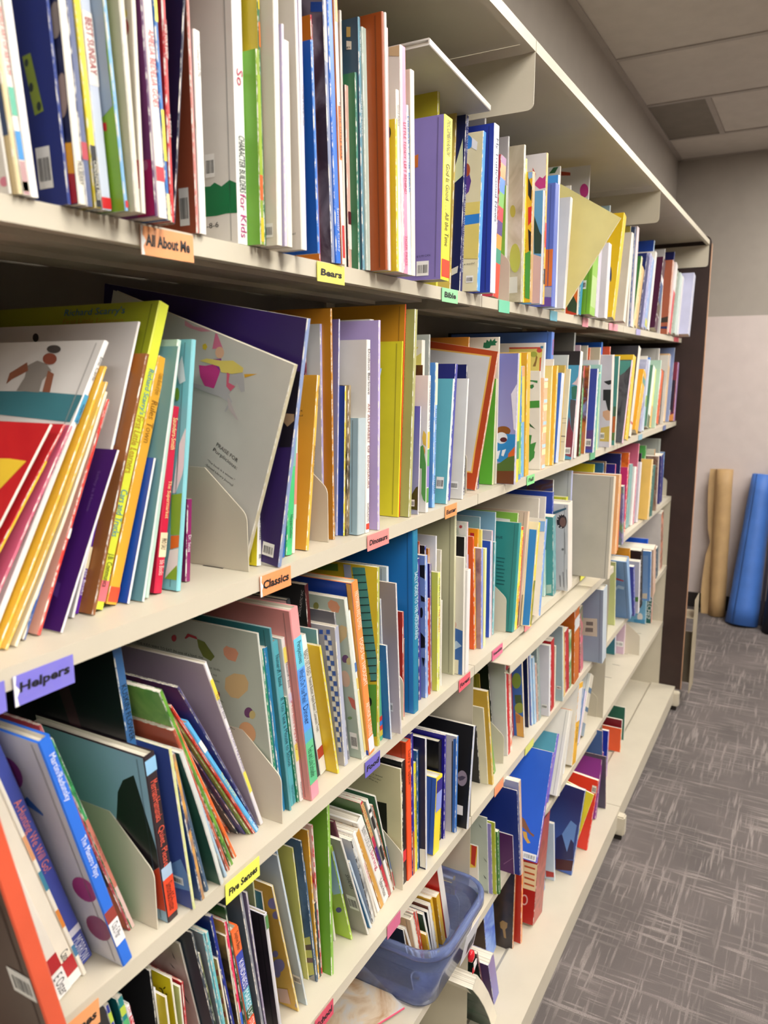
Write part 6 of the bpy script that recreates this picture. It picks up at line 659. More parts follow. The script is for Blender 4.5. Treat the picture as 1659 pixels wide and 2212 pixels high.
['teal cloth book with sticker',3,.4885,.0037,.022,.1937,.1744,-.1416,.0,'n:3a8086,7ab0b2,2f6a70','3f9092',{'art': [['pale_sticker',[(.0171,.0255),(.0045,.0284),(.0046,.0072),(.0168,.0031)],'a8c0b4']]},'teal cloth book with sticker on the third shelf by the pale aqua leaning thin book'],
['grey shark book with white spine',3,.5431,-.0157,.0343,.2158,.1943,-.1301,.0,'e6ddd2','c4c5c8',{'art': [['shark_mouth',[(.0036,.1749),(.0043,.1688),(.0064,.1633),(.0096,.159),(.0135,.1565),(.0177,.1561),(.0217,.1578),(.0249,.1614),(.027,.1666),(.0278,.1726),(.027,.1787),(.0249,.1842),(.0217,.1884),(.0178,.1909),(.0136,.1913),(.0097,.1895),(.0065,.1859),(.0044,.1808)],'3a3034'],['shark_throat',[(.0057,.1732),(.0061,.1691),(.0074,.1654),(.0094,.1626),(.0118,.1609),(.0144,.1606),(.0169,.1618),(.0189,.1643),(.0202,.1677),(.0207,.1717),(.0202,.1758),(.0189,.1795),(.0169,.1823),(.0145,.184),(.0119,.1842),(.0094,.1831),(.0075,.1806),(.0061,.1772)],'7a5a54'],['white_tooth',[(.0267,.1787),(.024,.1807),(.0244,.1763)],'e8e4e0'],['white_tooth',[(.0246,.1854),(.0215,.1869),(.0223,.1826)],'e8e4e0'],['white_tooth',[(.0205,.19),(.0173,.1912),(.0182,.1868)],'e8e4e0'],['white_tooth',[(.0157,.1918),(.012,.1921),(.014,.1881)],'e8e4e0'],['white_tooth',[(.0253,.1615),(.0227,.1648),(.0215,.161)],'e8e4e0'],['white_tooth',[(.0194,.1574),(.0169,.1611),(.0148,.1574)],'e8e4e0'],['blue_fin',[(.0467,.1898),(.0257,.2003),(.005,.2085),(.005,.2043),(.0257,.1939),(.0404,.1861)],'3f6478'],['grey_ring',[(.0101,.1053),(.0102,.1042),(.0108,.1032),(.0115,.1024),(.0125,.102),(.0135,.1018),(.0145,.1021),(.0153,.1027),(.0158,.1036),(.016,.1046),(.0158,.1057),(.0153,.1067),(.0145,.1074),(.0135,.1079),(.0125,.108),(.0115,.1078),(.0108,.1072),(.0102,.1063)],'7a7c80'],['grey_line',[(.0093,.148),(.0077,.1481),(.0063,.0936),(.0075,.0935)],'8a8c90'],['text_line',[(.0203,.0383),(.0182,.0386),(.0171,.0093),(.0192,.009)],'7c7c80'],['text_line',[(.0129,.0483),(.0112,.0485),(.009,.0094),(.0107,.0091)],'7c7c80'],['text_line',[(.0044,.0561),(.0032,.0563),(.0012,.0214),(.0012,.0082),(.0017,.0081)],'7c7c80']],'hard': 1},'grey shark book with white spine on the third shelf, left of the lime hardcover'],
['white carrot picture book',3,.9433,.05,.0115,.1954,.1758,.042,.0,'d4dcdc','dde3e2',{'art': [['carrot',[(.0375,.1322),(.0235,.141),(.0227,.1029),(.0272,.0923),(.0338,.0968)],'e06038'],['carrot_leaf',[(.0391,.1474),(.0318,.1543),(.0227,.1487),(.0234,.1385),(.037,.1323)],'3f7a5a'],['carrot',[(.0349,.0711),(.0213,.0775),(.02,.0315),(.0255,.0154),(.0329,.0198)],'e06038'],['carrot_leaf',[(.0314,.0008),(.0321,.0147),(.0218,.0171),(.021,.003),(.0219,.0008)],'3f8a78'],['green_oval',[(.0114,.0452),(.0107,.0273),(.0107,.0114),(.0113,.0008),(.0168,.0008),(.0185,.0106),(.0202,.0263),(.0215,.0442),(.0222,.0621),(.0221,.0779),(.0214,.0897),(.0201,.096),(.0184,.0961),(.0164,.0901),(.0144,.0786),(.0127,.063)],'5a6a58']]},'white carrot picture book on the third shelf, right of the large grey cloth bound book'],
['lime hardcover behind',3,.6057,.0148,.014,.2153,.1938,.0,.0,'d8da4a','bcbf34',{'hard': 1},'lime hardcover behind on the third shelf, right of the grey shark book'],
['grey board book with lilac edge',3,.6443,.0145,.01,.2753,.24,.0,.0,'b4b8d8','b6babd',{'hard': 1},'grey board book with lilac edge on the third shelf, right of the lime hardcover'],
['stacked blue box book',3,.5115,.0179,.006,.2423,.218,-.0324,.0,'2f4fc0','2a48b0',{},'stacked blue box book on the third shelf, right of the teal cloth book'],
['blue and brown picture book',3,.5181,.0197,.005,.2701,.24,-.0349,.0,'c4c4c0','n:1f3f88,5a3a30,3a6ab0',{},'blue and brown picture book on the third shelf, right of the stacked blue box book'],
['navy slim book with red band',3,.9554,.05,.0129,.1707,.1536,.0377,.0,'2b2a78','26266e',{},'navy slim book with red band on the third shelf by the white carrot picture book'],
['large grey cloth bound book',3,.6919,-.075,.0198,.2595,.22,.0472,.0,'d6cab4','b3aea2',{'hard': 1},'large grey cloth bound book on the third shelf, right of the grey board book'],
['peach spine book',3,.9687,-.03,.0234,.2281,.2053,.0343,.0,'f2b47a','f0b078',{},'peach spine book on the third shelf, right of the navy slim book'],
['deep orange book',3,1.013,-.0241,.0236,.2162,.1945,-.0274,.0,'d8701f','d0681c',{},'deep orange book on the third shelf, right of the bright yellow book'],
['purple and green thin book',3,1.1012,-.0211,.0202,.1828,.1645,-.1337,.0,'n:5a5f94,8a80b0,6aa03a','n:5a5f94,8a80b0,6aa03a',{},'purple and green thin book on the third shelf, right of the brown framed book'],
['teal book with white sticker',3,1.3474,.02,.045,.2117,.1905,.0709,.0,'76aaa8','6aa2a0',{'art': [['white_sticker',[(.0064,.0288),(.0012,.0293),(.0012,.0037),(.0059,.0037)],'dcdcd8']]},'teal book with white sticker on the third shelf, right of the orange red picture book'],
['white spine book far',3,1.4051,.0161,.0321,.1975,.1778,.0869,.0,'ece9e6','e4e0dc',{},'white spine book far on the third shelf, right of the teal book'],
['white and lilac spine book',3,1.4736,.0106,.0236,.207,.1863,.0695,.0,'dad8e2','d4d2dc',{},'white and lilac spine book on the third shelf, right of the pink book far'],
['amber paperback far',3,1.5406,-.0139,.0235,.2112,.19,.0843,.0,'f2d08a','edc266',{},'amber paperback far on the third shelf, right of the plum and black topped book'],
['dark teal thin book',3,1.5937,-.0112,.045,.1831,.1648,.0772,.0,'2f6c64','2f6c64',{},'dark teal thin book on the third shelf, right of the green book far'],
['tan portrait book',3,1.7431,-.0062,.0164,.2057,.1852,-.0665,.0,'c8b4a4','n:a88c7a,7d5a4a,b09a90',{},'tan portrait book on the third shelf, right of the dark teal thin book'],
['indigo book at the end',3,1.9036,.0072,.045,.1931,.1738,-.1402,.0,'2f2f7c','2a2a72',{},'indigo book at the end on the third shelf, right of the white picture book far'],
['pink spine behind the teal',3,1.2937,.0146,.0041,.2109,.1898,.0459,.0,'dc3a7c','d23672',{},'pink spine behind the teal on the third shelf, right of the starry navy book'],
['orange red picture book',3,1.2983,.014,.008,.2572,.2315,.0441,.0,'e8502a','n:d0401f,e87a2a,b8301a',{},'orange red picture book on the third shelf, right of the pink spine'],
['starry navy book',3,1.185,.0142,.006,.2653,.2387,.02,.0,'3a3f7a','23285e',{},'starry navy book on the third shelf, right of the indigo and pink lined book'],
['bright yellow book behind the cloth book',3,.9925,.0481,.008,.2518,.2266,.0325,.0,'e4da3a','dccf2a',{},'bright yellow book behind the cloth book on the third shelf by the peach spine book'],
['teal blue book behind the cloth book',3,1.0371,.0302,.006,.2523,.227,.0,.0,'2a6a94','22608a',{},'teal blue book behind the cloth book on the third shelf by the deep orange book'],
['brown framed book',3,1.05,.0264,.005,.2552,.2297,.0,.0,'9a7a5a','8a6c4c',{},'brown framed book on the third shelf, right of the teal blue book'],
['indigo and pink lined book',3,1.122,.0143,.007,.2406,.2165,.0,.0,'c83a7a','2a2380',{},'indigo and pink lined book on the third shelf by the purple and green thin book'],
['pink book far behind',3,1.438,.0144,.01,.2739,.24,.0861,.0,'d87a94','b85a74',{},'pink book far behind on the third shelf, right of the white spine book far'],
['green book far behind',3,1.574,.0141,.012,.256,.2304,.0374,.0,'3f8a40','4a9348',{},'green book far behind on the third shelf, right of the amber paperback far'],
['plum and black topped book',3,1.4978,.0144,.006,.2365,.2128,.0681,.0,'5a3a70','17141a',{},'plum and black topped book on the third shelf by the white and lilac spine book'],
['white picture book far behind',3,1.76,.0142,.01,.2261,.2035,.02,.0,'e09a4a','c8c8b4',{},'white picture book far behind on the third shelf, right of the tan portrait book'],
['large pale grey hardcover far',3,2.0,.0362,.01,.246,.2214,.01,.0,'c2c6c0','b4b8ac',{'hard': 1},'large pale grey hardcover far on the third shelf by the indigo book at the end'],
['light blue end book',3,2.06,.0271,.01,.1883,.1694,.01,.0,'5a88c4','7aa0cc',{},'light blue end book on the third shelf, right of the large pale grey hardcover far'],
['dark blue book with leaf badge',4,-.7741,.012,.0044,.2658,.2392,-.1957,.0,'2f3f9a','1c2140',{'sb': [[.2446,.2567,'b8cc4a']]},'dark blue book with leaf badge on the fourth shelf, left of the teal green book'],
['teal green book with leaf badge',4,-.7693,.012,.0066,.2608,.2347,-.1671,.0,'1f8284','15696c',{'sb': [[.2393,.2498,'b8cc4a'],[.2252,.2337,'58b070']]},'teal green book with leaf badge on the fourth shelf, right of the dark blue book'],
['white and red spine facts book',4,-.7622,.012,.0045,.2459,.2213,-.1679,.0,'ece9ea','8f8c8a',{'sb': [[.2052,.2324,'cf2a3c']],'t': [['DK',.2439,.2352,'b83a44'],['EVE',.231,.2167,'efe6e6']]},'white and red spine facts book on the fourth shelf, right of the teal green book'],
['black glossy book',4,-.7572,.012,.0022,.2572,.2315,-.0602,.0,'2a2a2e','121216',{},'black glossy book on the fourth shelf, right of the white and red spine facts book'],
['small blue reader',4,-.7546,.012,.0022,.2348,.2113,-.0618,.0,'e0e2e8','2a64ac',{},'small blue reader on the fourth shelf, right of the black glossy book'],
['small yellow reader',4,-.752,.0,.0022,.229,.2061,-.0643,.0,'efe9d8','d6c02a',{},'small yellow reader on the fourth shelf, right of the small blue reader'],
['olive yellow book with drawn sun',4,-.73,.012,.0023,.2294,.2065,-.0755,.0,'ece8d4','cfc52c',{'art': [['sun_ray',[(.01,.2077),(.0072,.2083),(.0074,.2068),(.0102,.206)],'2a2818'],['sun_ray',[(.0122,.2127),(.009,.2163),(.0082,.2153),(.0115,.2117)],'2a2818'],['sun_curve',[(.0177,.2116),(.0138,.212),(.0123,.2072),(.0146,.2021),(.0189,.1986),(.0186,.2001),(.0155,.203),(.014,.2071),(.015,.2104),(.0179,.2101)],'2a2818']]},'olive yellow book with drawn sun on the fourth shelf, right of the small yellow reader'],
['sage green reader',4,-.7273,.012,.0022,.2109,.1898,-.0443,.0,'e0e0d0','c3ca94',{},'sage green reader on the fourth shelf, right of the olive yellow book'],
['red thin reader',4,-.7247,.012,.0022,.2128,.1915,-.037,.0,'c21f30','c21f30',{},'red thin reader on the fourth shelf, right of the sage green reader'],
['large grey textured book with dark strokes',4,-.6695,.03,.0022,.2418,.2177,-.1923,.0,'d6d4c8','n:bdbcb0,d0cfc4,a8a79c',{'art': [['dark_stroke',[(.0146,.2259),(.0131,.2196),(.0113,.2141),(.0144,.2173)],'4a4a48'],['dark_stroke',[(.0124,.1647),(.0097,.1595),(.0075,.1524),(.012,.1566)],'5a5a58'],['dark_stroke',[(.0222,.2055),(.0195,.2036),(.0155,.1991),(.0195,.2004)],'4a4a48']]},'large grey textured book with dark strokes on the fourth shelf by the red thin reader'],
['dark slate paperback',4,-.6669,.012,.0023,.2616,.2355,-.1881,.0,'3c4854','38434e',{},'dark slate paperback on the fourth shelf, right of the large grey textured book'],
['black and green thin book',4,-.6642,.012,.0023,.2312,.2081,-.1894,.0,'n:1c2a22,3a5a40,c8c06a','232a26',{},'black and green thin book on the fourth shelf, right of the dark slate paperback'],
['teal spine book with white title',4,-.6615,.012,.0024,.2474,.2227,-.1555,.0,'5fb0ba','8a9094',{'t': [['If You Plant a Garden',.2373,.2131,'e4f2f4']]},'teal spine book with white title on the fourth shelf by the second teal spine book'],
['second teal spine book with white title',4,-.6587,.012,.0042,.2451,.2206,-.1508,.0,'68b8c0','6fb4bc',{'t': [['The Spider and the Bean',.2316,.2042,'e4f2f4'],['Doreen Rappaport',.1524,.1233,'e4f2f4']]},'second teal spine book with white title on the fourth shelf by the teal spine book'],
['tan book with painted apples',4,-.6518,.012,.0022,.2027,.1824,-.1435,.0,'e8dcc4','c6a55e',{'art': [['red_apple',[(.0012,.1808),(.0015,.1804),(.0029,.1792),(.0044,.1785),(.0056,.1784),(.0065,.179),(.007,.1801),(.0069,.1816),(.0064,.1834),(.0054,.1851),(.0041,.1867),(.0027,.1879),(.0013,.1886),(.0012,.1886)],'a84a34'],['red_apple',[(.0012,.1608),(.0024,.1598),(.004,.159),(.0053,.1589),(.0063,.1594),(.0068,.1604),(.0068,.162),(.0062,.1638),(.0052,.1656),(.0038,.1673),(.0023,.1686),(.0012,.1691)],'a84a34'],['red_apple',[(.0012,.1407),(.0019,.1401),(.0035,.1393),(.0049,.1391),(.0059,.1396),(.0064,.1407),(.0064,.1422),(.0058,.1441),(.0047,.1459),(.0034,.1476),(.0018,.149),(.0012,.1493)],'a84a34'],['red_apple',[(.0012,.121),(.0013,.121),(.0029,.1201),(.0042,.12),(.0052,.1204),(.0058,.1215),(.0057,.1231),(.0052,.125),(.0041,.1269),(.0027,.1286),(.0012,.13)],'a84a34']]},'tan book with painted apples on the fourth shelf, right of the second teal spine book'],
['navy blue spine book',4,-.6436,.012,.0043,.2599,.2339,-.1723,.0,'1a2c88','16246c',{},'navy blue spine book on the fourth shelf, right of the tan book'],
['brown forest picture book',4,-.6388,.012,.0022,.2201,.1981,-.1266,.0,'d8ccb0','n:a8843c,3a3224,c0a058',{},'brown forest picture book on the fourth shelf, right of the navy blue spine book'],
['hot pink spine book',4,-.6342,.012,.0038,.2372,.2135,-.1373,.0,'e6305e','c89a44',{'sb': [[.0883,.1091,'2f62c8']]},'hot pink spine book on the fourth shelf, right of the brown forest picture book'],
['dark green jungle picture book',4,-.6276,.012,.0024,.2549,.2294,-.1468,.0,'2c4a2e','n:1a3a20,3f7030,24402a',{},'dark green jungle picture book on the fourth shelf, right of the hot pink spine book'],
['thick rainbow lettered kindness book',4,-.6221,.012,.0121,.2186,.1968,-.1614,.0,'e8662f','e6dfd2',{'sb': [[.185,.2182,'ea7038'],[.1318,.1847,'3a4aa8'],[.1015,.1315,'52a6b4'],[.0885,.1011,'2f5a3a'],[.056,.0882,'e8582f']],'t': [['Sophie Beer',.2139,.1883,'4a2418'],['KINDNESS',.1736,.1338,'f0eef4'],['MAKES',.1296,.1024,'e8f2f4'],['US',.0998,.0894,'e8f0ea'],['STRONGER',.0859,.0524,'f4e8e0']],'hard': 1},'thick rainbow lettered kindness book on the fourth shelf by the dark green jungle picture book'],
['slate blue worn book',4,-.6012,.012,.0042,.2844,.24,-.1535,.0,'8a8c94','434e5a',{},'slate blue worn book on the fourth shelf, right of the thick rainbow lettered kindness book'],
['plum grey paperback',4,-.5966,.012,.0026,.2482,.2234,-.1324,.0,'a89cb4','7d7090',{},'plum grey paperback on the fourth shelf, right of the slate blue worn book'],
['black picture book with white spine',4,-.5739,.012,.0056,.1991,.1792,-.1265,.0,'cfccd0','n:141216,2a2428,3a2420',{'sb': [[.1778,.1966,'5a8a50']],'hard': 1},'black picture book with white spine on the fourth shelf, right of the plum grey paperback'],
['pale green paperback behind',4,-.5523,.05,.0022,.211,.1899,-.0925,.0,'d8dcb4','c2cb94',{},'pale green paperback behind on the fourth shelf, right of the black picture book'],
['small dusty teal book',4,-.544,.04,.0022,.1988,.1789,-.1233,.0,'e0c8a8','4f8c9c',{},'small dusty teal book on the fourth shelf, right of the pale green paperback'],
['yellow book with violet spots',4,-.5223,.0236,.003,.2158,.1942,-.2161,.0,'ecd084','dcae45',{'art': [['violet_spot',[(.0012,.181),(.0018,.1803),(.0047,.1782),(.0076,.1771),(.0101,.1774),(.0118,.1788),(.0126,.1813),(.0124,.1846),(.0111,.1882),(.0091,.1917),(.0064,.1947),(.0035,.1968),(.0012,.1976)],'8a82b4'],['violet_spot',[(.0012,.1639),(.0033,.1622),(.0054,.1612),(.0072,.1612),(.0085,.1621),(.0091,.1639),(.009,.1662),(.0082,.1689),(.0067,.1716),(.0047,.174),(.0026,.1757),(.0012,.1764)],'8a82b4'],['violet_spot',[(.0065,.0813),(.0079,.0765),(.0105,.0715),(.0138,.0671),(.0175,.0637),(.0212,.0618),(.0243,.0616),(.0266,.0632),(.0276,.0663),(.0273,.0706),(.0258,.0756),(.0232,.0805),(.0198,.0849),(.0161,.0882),(.0125,.09),(.0095,.0901),(.0073,.0886),(.0062,.0855)],'8a82b4'],['violet_spot',[(.0133,.0983),(.014,.0959),(.0153,.0935),(.0169,.0913),(.0187,.0897),(.0205,.0888),(.0219,.0888),(.023,.0896),(.0235,.0911),(.0234,.0933),(.0226,.0957),(.0213,.0981),(.0197,.1002),(.0179,.1018),(.0162,.1027),(.0147,.1027),(.0137,.1019),(.0132,.1004)],'8a82b4'],['violet_spot',[(.0164,.0624),(.0173,.0593),(.0187,.0562),(.0204,.0535),(.0223,.0516),(.024,.0506),(.0255,.0508),(.0265,.052),(.0269,.0542),(.0266,.0571),(.0257,.0602),(.0243,.0633),(.0226,.066),(.0207,.0678),(.019,.0688),(.0175,.0686),(.0165,.0673),(.0161,.0652)],'8a82b4'],['violet_spot',[(.0012,.0073),(.0022,.0074),(.0029,.0081),(.0032,.0095),(.003,.0113),(.0025,.0133),(.0016,.0153),(.0012,.0159)],'9a92b0'],['pink_note',[(.028,.0298),(.0106,.0365),(.01,.0092),(.0284,.0034)],'d8b0a0']]},'yellow book with violet spots on the fourth shelf, right of the small dusty teal book'],
['pale blue grey paperback with barcode',4,-.5088,.0198,.0026,.2542,.2287,-.2095,.0,'ccd8de','b2c2cc',{'bc': [.002,.038,.0139,.0516]},'pale blue grey paperback with barcode on the fourth shelf, right of the yellow book'],
['small pale blue paperback',4,-.4745,.05,.0022,.24,.216,-.2161,.0,'bccce0','aebfd8',{},'small pale blue paperback on the fourth shelf, right of the pale blue grey paperback'],
['olive yellow paperback',4,-.4719,.0423,.0023,.2175,.1957,-.1326,.0,'e2dc8a','c8c162',{},'olive yellow paperback on the fourth shelf, right of the small pale blue paperback'],
['dark blue book with striped worm foot',4,-.4692,.03,.0024,.2302,.2072,-.1304,.0,'38506a','n:2c4660,46607a,3a5570',{'art': [['worm_green',[(.0154,.0684),(.0035,.0768),(.0028,.0625),(.0143,.0573)],'bcb858'],['worm_brown',[(.0152,.057),(.0026,.0642),(.0029,.0542),(.0145,.049)],'5a4238'],['worm_green',[(.0145,.049),(.0029,.0542),(.0028,.0411),(.0145,.0358)],'bcb858'],['worm_brown',[(.0145,.0358),(.0028,.0411),(.003,.0327),(.0146,.0273)],'6a4a48'],['worm_green',[(.0146,.0273),(.003,.0327),(.0028,.0127),(.0158,.0032)],'bcb858'],['pale_foot',[(.0141,.0008),(.0028,.0127),(.0033,.0008)],'9a948c']]},'dark blue book with striped worm foot on the fourth shelf by the olive yellow paperback'],
['thin blue and orange book',4,-.4664,.0313,.0022,.1956,.176,-.1324,.0,'5a90c0','5a90c0',{},'thin blue and orange book on the fourth shelf, right of the dark blue book'],
['amber paperback',4,-.4638,.0311,.0024,.2337,.2104,-.0773,.0,'eab84a','dfa02f',{},'amber paperback on the fourth shelf, right of the thin blue and orange book'],
['charcoal thin book',4,-.4611,.0313,.0049,.1195,.1075,-.0803,.0,'3a3e46','3a3e46',{},'charcoal thin book on the fourth shelf, right of the amber paperback'],
['red and white striped thin book',4,-.4558,.0317,.0034,.2348,.2113,-.0691,.0,'n:c8323a,e8e0dc,d04a48','n:c8323a,e8e0dc,d04a48',{},'red and white striped thin book on the fourth shelf, right of the charcoal thin book'],
['tall bright green paperback',4,-.4507,.0185,.0059,.275,.24,-.0163,.0,'8aba4a','69a02c',{'bow': .002},'tall bright green paperback on the fourth shelf by the red and white striped thin book'],
['small white animal book',4,-.3933,.05,.0039,.0796,.0716,-.1495,.0,'e4dfd4','e2ddd4',{},'small white animal book on the fourth shelf, right of the tall bright green paperback'],
['lime and blue leaning book',4,-.3793,.03,.0039,.1872,.1685,-.2728,.0,'b4d84a','a8cc3a',{'art': [['sky_top',[(.0092,.184),(.003,.1756),(.0012,.1469),(.0012,.0967),(.015,.0872),(.0183,.1206)],'a8c8e8'],['blue_spot',[(.006,.0608),(.0067,.0586),(.008,.0563),(.0097,.0542),(.0116,.0526),(.0134,.0517),(.0151,.0516),(.0163,.0523),(.0169,.0537),(.0168,.0557),(.0161,.0579),(.0148,.0602),(.0131,.0623),(.0112,.0638),(.0093,.0647),(.0077,.0648),(.0065,.0641),(.0059,.0628)],'3a3a8a']],'sb': [[.0938,.1766,'a8ccf0']]},'lime and blue leaning book on the fourth shelf, right of the small white animal book'],
['warm grey paperback with barcode',4,-.3593,.0142,.0037,.2066,.1859,-.3508,.0,'d8d4cc','a5a298',{'ct': [['SHAPES',.0089,.1353,.0061,.1052,'2a2826']],'bc': [.0025,.0549,.0184,.0862]},'warm grey paperback with barcode on the fourth shelf by the lime and blue leaning book'],
['maroon board book',4,-.34,.038,.005,.214,.1926,-.3345,.0,'5a2a36','6a3440',{'hard': 1},'maroon board book on the fourth shelf, right of the blue paperback among the shapes books'],
['blue paperback among the shapes books',4,-.3455,.0171,.0041,.1564,.1408,-.3894,.0,'c0d0de','3a82b8',{},'blue paperback among the shapes books on the fourth shelf, right of the warm grey paperback'],
['black and white striped thin book',4,-.3344,.0196,.0068,.1807,.1626,-.3368,.0,'n:2a2a2a,d8d8d4,3a3a3a','e0dedc',{},'black and white striped thin book on the fourth shelf, right of the maroon board book'],
['wavy cream paperback',4,-.3207,.0226,.0047,.1829,.1646,-.3691,.0,'d6d0c4','d6d0c4',{'bow': .004},'wavy cream paperback on the fourth shelf, right of the black and white striped thin book'],
['white spine book with red title',4,-.3112,.0244,.0074,.188,.1692,-.3909,.0,'ece8e4','ece8e4',{'t': [['I Love the Spiders',.1167,.0704,'c8403a']]},'white spine book with red title on the fourth shelf, right of the wavy cream paperback'],
['amber brown spine book',4,-.3008,.0244,.0091,.1837,.1653,-.4032,.0,'cf9a42','c8923a',{},'amber brown spine book on the fourth shelf, right of the white spine book'],
['white hardcover string book',4,-.289,.0254,.0154,.1972,.1775,-.4087,.0,'ece8e2','dcd6cc',{'t': [['BENNY LOOKS AT A',.1788,.1247,'8a8a88'],['String',.1225,.0795,'c84a6a'],['Yellow House',.0539,.0131,'4a4a4c']],'hard': 1},'white hardcover string book on the fourth shelf, right of the amber brown spine book'],
['green book with striped shapes spine',4,-.2715,.0265,.007,.2242,.2018,-.3936,.0,'c8303a','5a7c4a',{'sb': [[.1451,.2199,'d6c27a'],[.1212,.1451,'c22a4a'],[.0766,.1212,'5a2a86'],[.023,.0766,'bf2a3a'],[.0004,.023,'b85a5a']],'t': [['SHAPES ARE FUN',.2179,.1472,'c23a34'],['NATURE',.119,.0788,'2a2060']]},'green book with striped shapes spine on the fourth shelf by the white hardcover string book'],
['black and white cow spotted book',4,-.2605,.0282,.0066,.2137,.1923,-.3725,.0,'e8e6e2','d8d6d2',{'sb': [[.1511,.178,'1a1a1c'],[.0778,.1107,'1a1a1c'],[.1871,.1942,'2a2a2c']]},'black and white cow spotted book on the fourth shelf, right of the green book'],
['rust spine paperback',4,-.253,.0282,.0028,.1951,.1756,-.3523,.0,'a8522f','e0dcd4',{},'rust spine paperback on the fourth shelf, right of the black and white cow spotted book'],
['green and white narrow book',4,-.2497,.0282,.0029,.2033,.183,-.3113,.0,'d8d8d0','3a6a4a',{'sb': [[.0062,.0385,'c03038'],[.0449,.0969,'3a5a8a']]},'green and white narrow book on the fourth shelf, right of the rust spine paperback'],
['large cream worn paperback with black square',4,-.2402,.02,.0032,.2082,.1873,-.0276,.0,'e2d8b4','d7cca2',{'art': [['black_square',[(.0432,.1408),(.0259,.1421),(.0254,.0776),(.0386,.0767)],'24221a']],'ct': [['o is special',.0541,.1867,.0323,.1846,'3a3628'],['ou are like?',.0568,.1811,.0349,.1791,'3a3628'],['What are',.0577,.1768,.0409,.1739,'3a3628']],'bow': .003},'large cream worn paperback with black square on the fourth shelf, left of the black book'],
['black book with red foot band',4,-.2343,.0207,.0113,.2169,.1952,-.0264,.0,'161416','141316',{'sb': [[.0403,.0603,'d8303a']]},'black book with red foot band on the fourth shelf by the large cream worn paperback'],
['bright orange red space hardcover',4,-.2223,.0185,.0154,.2451,.2206,-.0306,.0,'f2521f','b53a18',{'t': [['Larry in Space',.2291,.1698,'4a1408']],'hard': 1},'bright orange red space hardcover on the fourth shelf, right of the black book'],
['indigo spine book with brown foot',4,-.2065,.0177,.0074,.2534,.2281,-.0323,.0,'2f2488','2f2488',{'sb': [[.0004,.0798,'b0582c']]},'indigo spine book with brown foot on the fourth shelf by the yellow spine planet book'],
['yellow spine planet book',4,-.1969,.0182,.0086,.1977,.1779,-.0374,.0,'f0de2a','f0de2a',{'t': [['Solar',.1791,.161,'3a4a9a'],['HELLO, WORLD!',.1378,.0858,'6a6a3a']]},'yellow spine planet book on the fourth shelf, right of the indigo spine book'],
['steel blue spine book',4,-.1879,.0176,.005,.2146,.1931,-.0248,.0,'2c669e','245a92',{},'steel blue spine book on the fourth shelf, right of the yellow spine planet book'],
['navy gloss book with white sticker',4,-.1825,.0053,.0049,.2372,.2135,-.0255,.0,'d0d2da','15183e',{'art': [['white_sticker',[(.0114,.0366),(.0012,.0383),(.0012,.0032),(.0109,.0031)],'dcdcd8']]},'navy gloss book with white sticker on the fourth shelf by the steel blue spine book'],
['blue box book with yellow spine',4,-.1434,.01,.023,.1376,.1238,.0786,.0,'f0d82f','3c60b4',{'sb': [[.1103,.1326,'2a2080'],[.0764,.1102,'8f9ce0']],'hard': 1},'blue box book with yellow spine on the fourth shelf, right of the navy gloss book'],
['tall black planets hardcover',4,-.1029,.02,.0124,.1894,.1705,-.0094,.0,'0f1016','0c0c12',{'t': [['PLANET',.1168,.0905,'c8cc3a'],['X: A TRIP TO DISTANT PLANETS',.0869,.0049,'b8bc3a']],'hard': 1},'tall black planets hardcover on the fourth shelf, right of the blue box book'],
['indigo glossy book behind',4,-.0901,.015,.005,.1971,.1774,.0,.0,'3a2f9a','221a88',{},'indigo glossy book behind on the fourth shelf, right of the tall black planets hardcover'],
['grey book with blue dotted border',4,-.0639,.005,.0074,.1847,.1662,.0079,.0,'3f78c4','b7b3b8',{'art': [['blue_border',[(.0071,.0008),(.0064,.1798),(.0012,.1817),(.0012,.0008)],'3468b0'],['dark_dots',[(.0074,.0008),(.0093,.1747),(.0072,.1756),(.0056,.0008)],'3a3a40']]},'grey book with blue dotted border on the fourth shelf, right of the indigo glossy book'],
['black space book with pale planet',4,-.0444,-.0095,.0076,.1904,.1714,.1292,.0,'b8bccc','0b0b10',{'art': [['pale_planet',[(.0063,.0936),(.0065,.0886),(.0079,.0838),(.0103,.08),(.0133,.0774),(.0167,.0766),(.02,.0774),(.0228,.0799),(.0248,.0838),(.0258,.0886),(.0256,.0936),(.0242,.0984),(.0218,.1022),(.0187,.1047),(.0153,.1056),(.0121,.1047),(.0092,.1022),(.0072,.0983)],'8a7c8c'],['planet_shadow',[(.0247,.0909),(.016,.0957),(.0087,.095),(.0137,.0886),(.0206,.0851)],'4a4256'],['white_label',[(.0225,.0407),(.0105,.0405),(.0098,.0235),(.0216,.0228)],'dcd8d8']]},'black space book with pale planet on the fourth shelf, right of the grey book'],
['black book leaning at the join',4,.1156,.03,.0026,.1359,.1223,-.1867,.0,'3a3a3e','18181b',{},'black book leaning at the join on the fourth shelf, right of the black space book'],
['cream wide paperback',4,.1186,.0139,.0028,.1805,.1624,-.1913,.0,'e2ddc0','d8d3b6',{'bow': .002},'cream wide paperback on the fourth shelf, right of the black book leaning at the join'],
['amber floppy paperback',4,.1218,.0049,.0065,.2184,.1966,-.1948,.0,'e0be5a','cfa93a',{'bow': .002},'amber floppy paperback on the fourth shelf, right of the cream wide paperback'],
['white thin paperback leaning',4,.1386,.0113,.0056,.2176,.1958,-.2397,.0,'e4e4e4','e4e4e4',{},'white thin paperback leaning on the fourth shelf, right of the amber floppy paperback'],
['green thin paperback leaning',4,.163,.018,.0108,.2113,.1902,-.324,.0,'7aaa4a','6a9a40',{},'green thin paperback leaning on the fourth shelf, right of the white thin paperback leaning'],
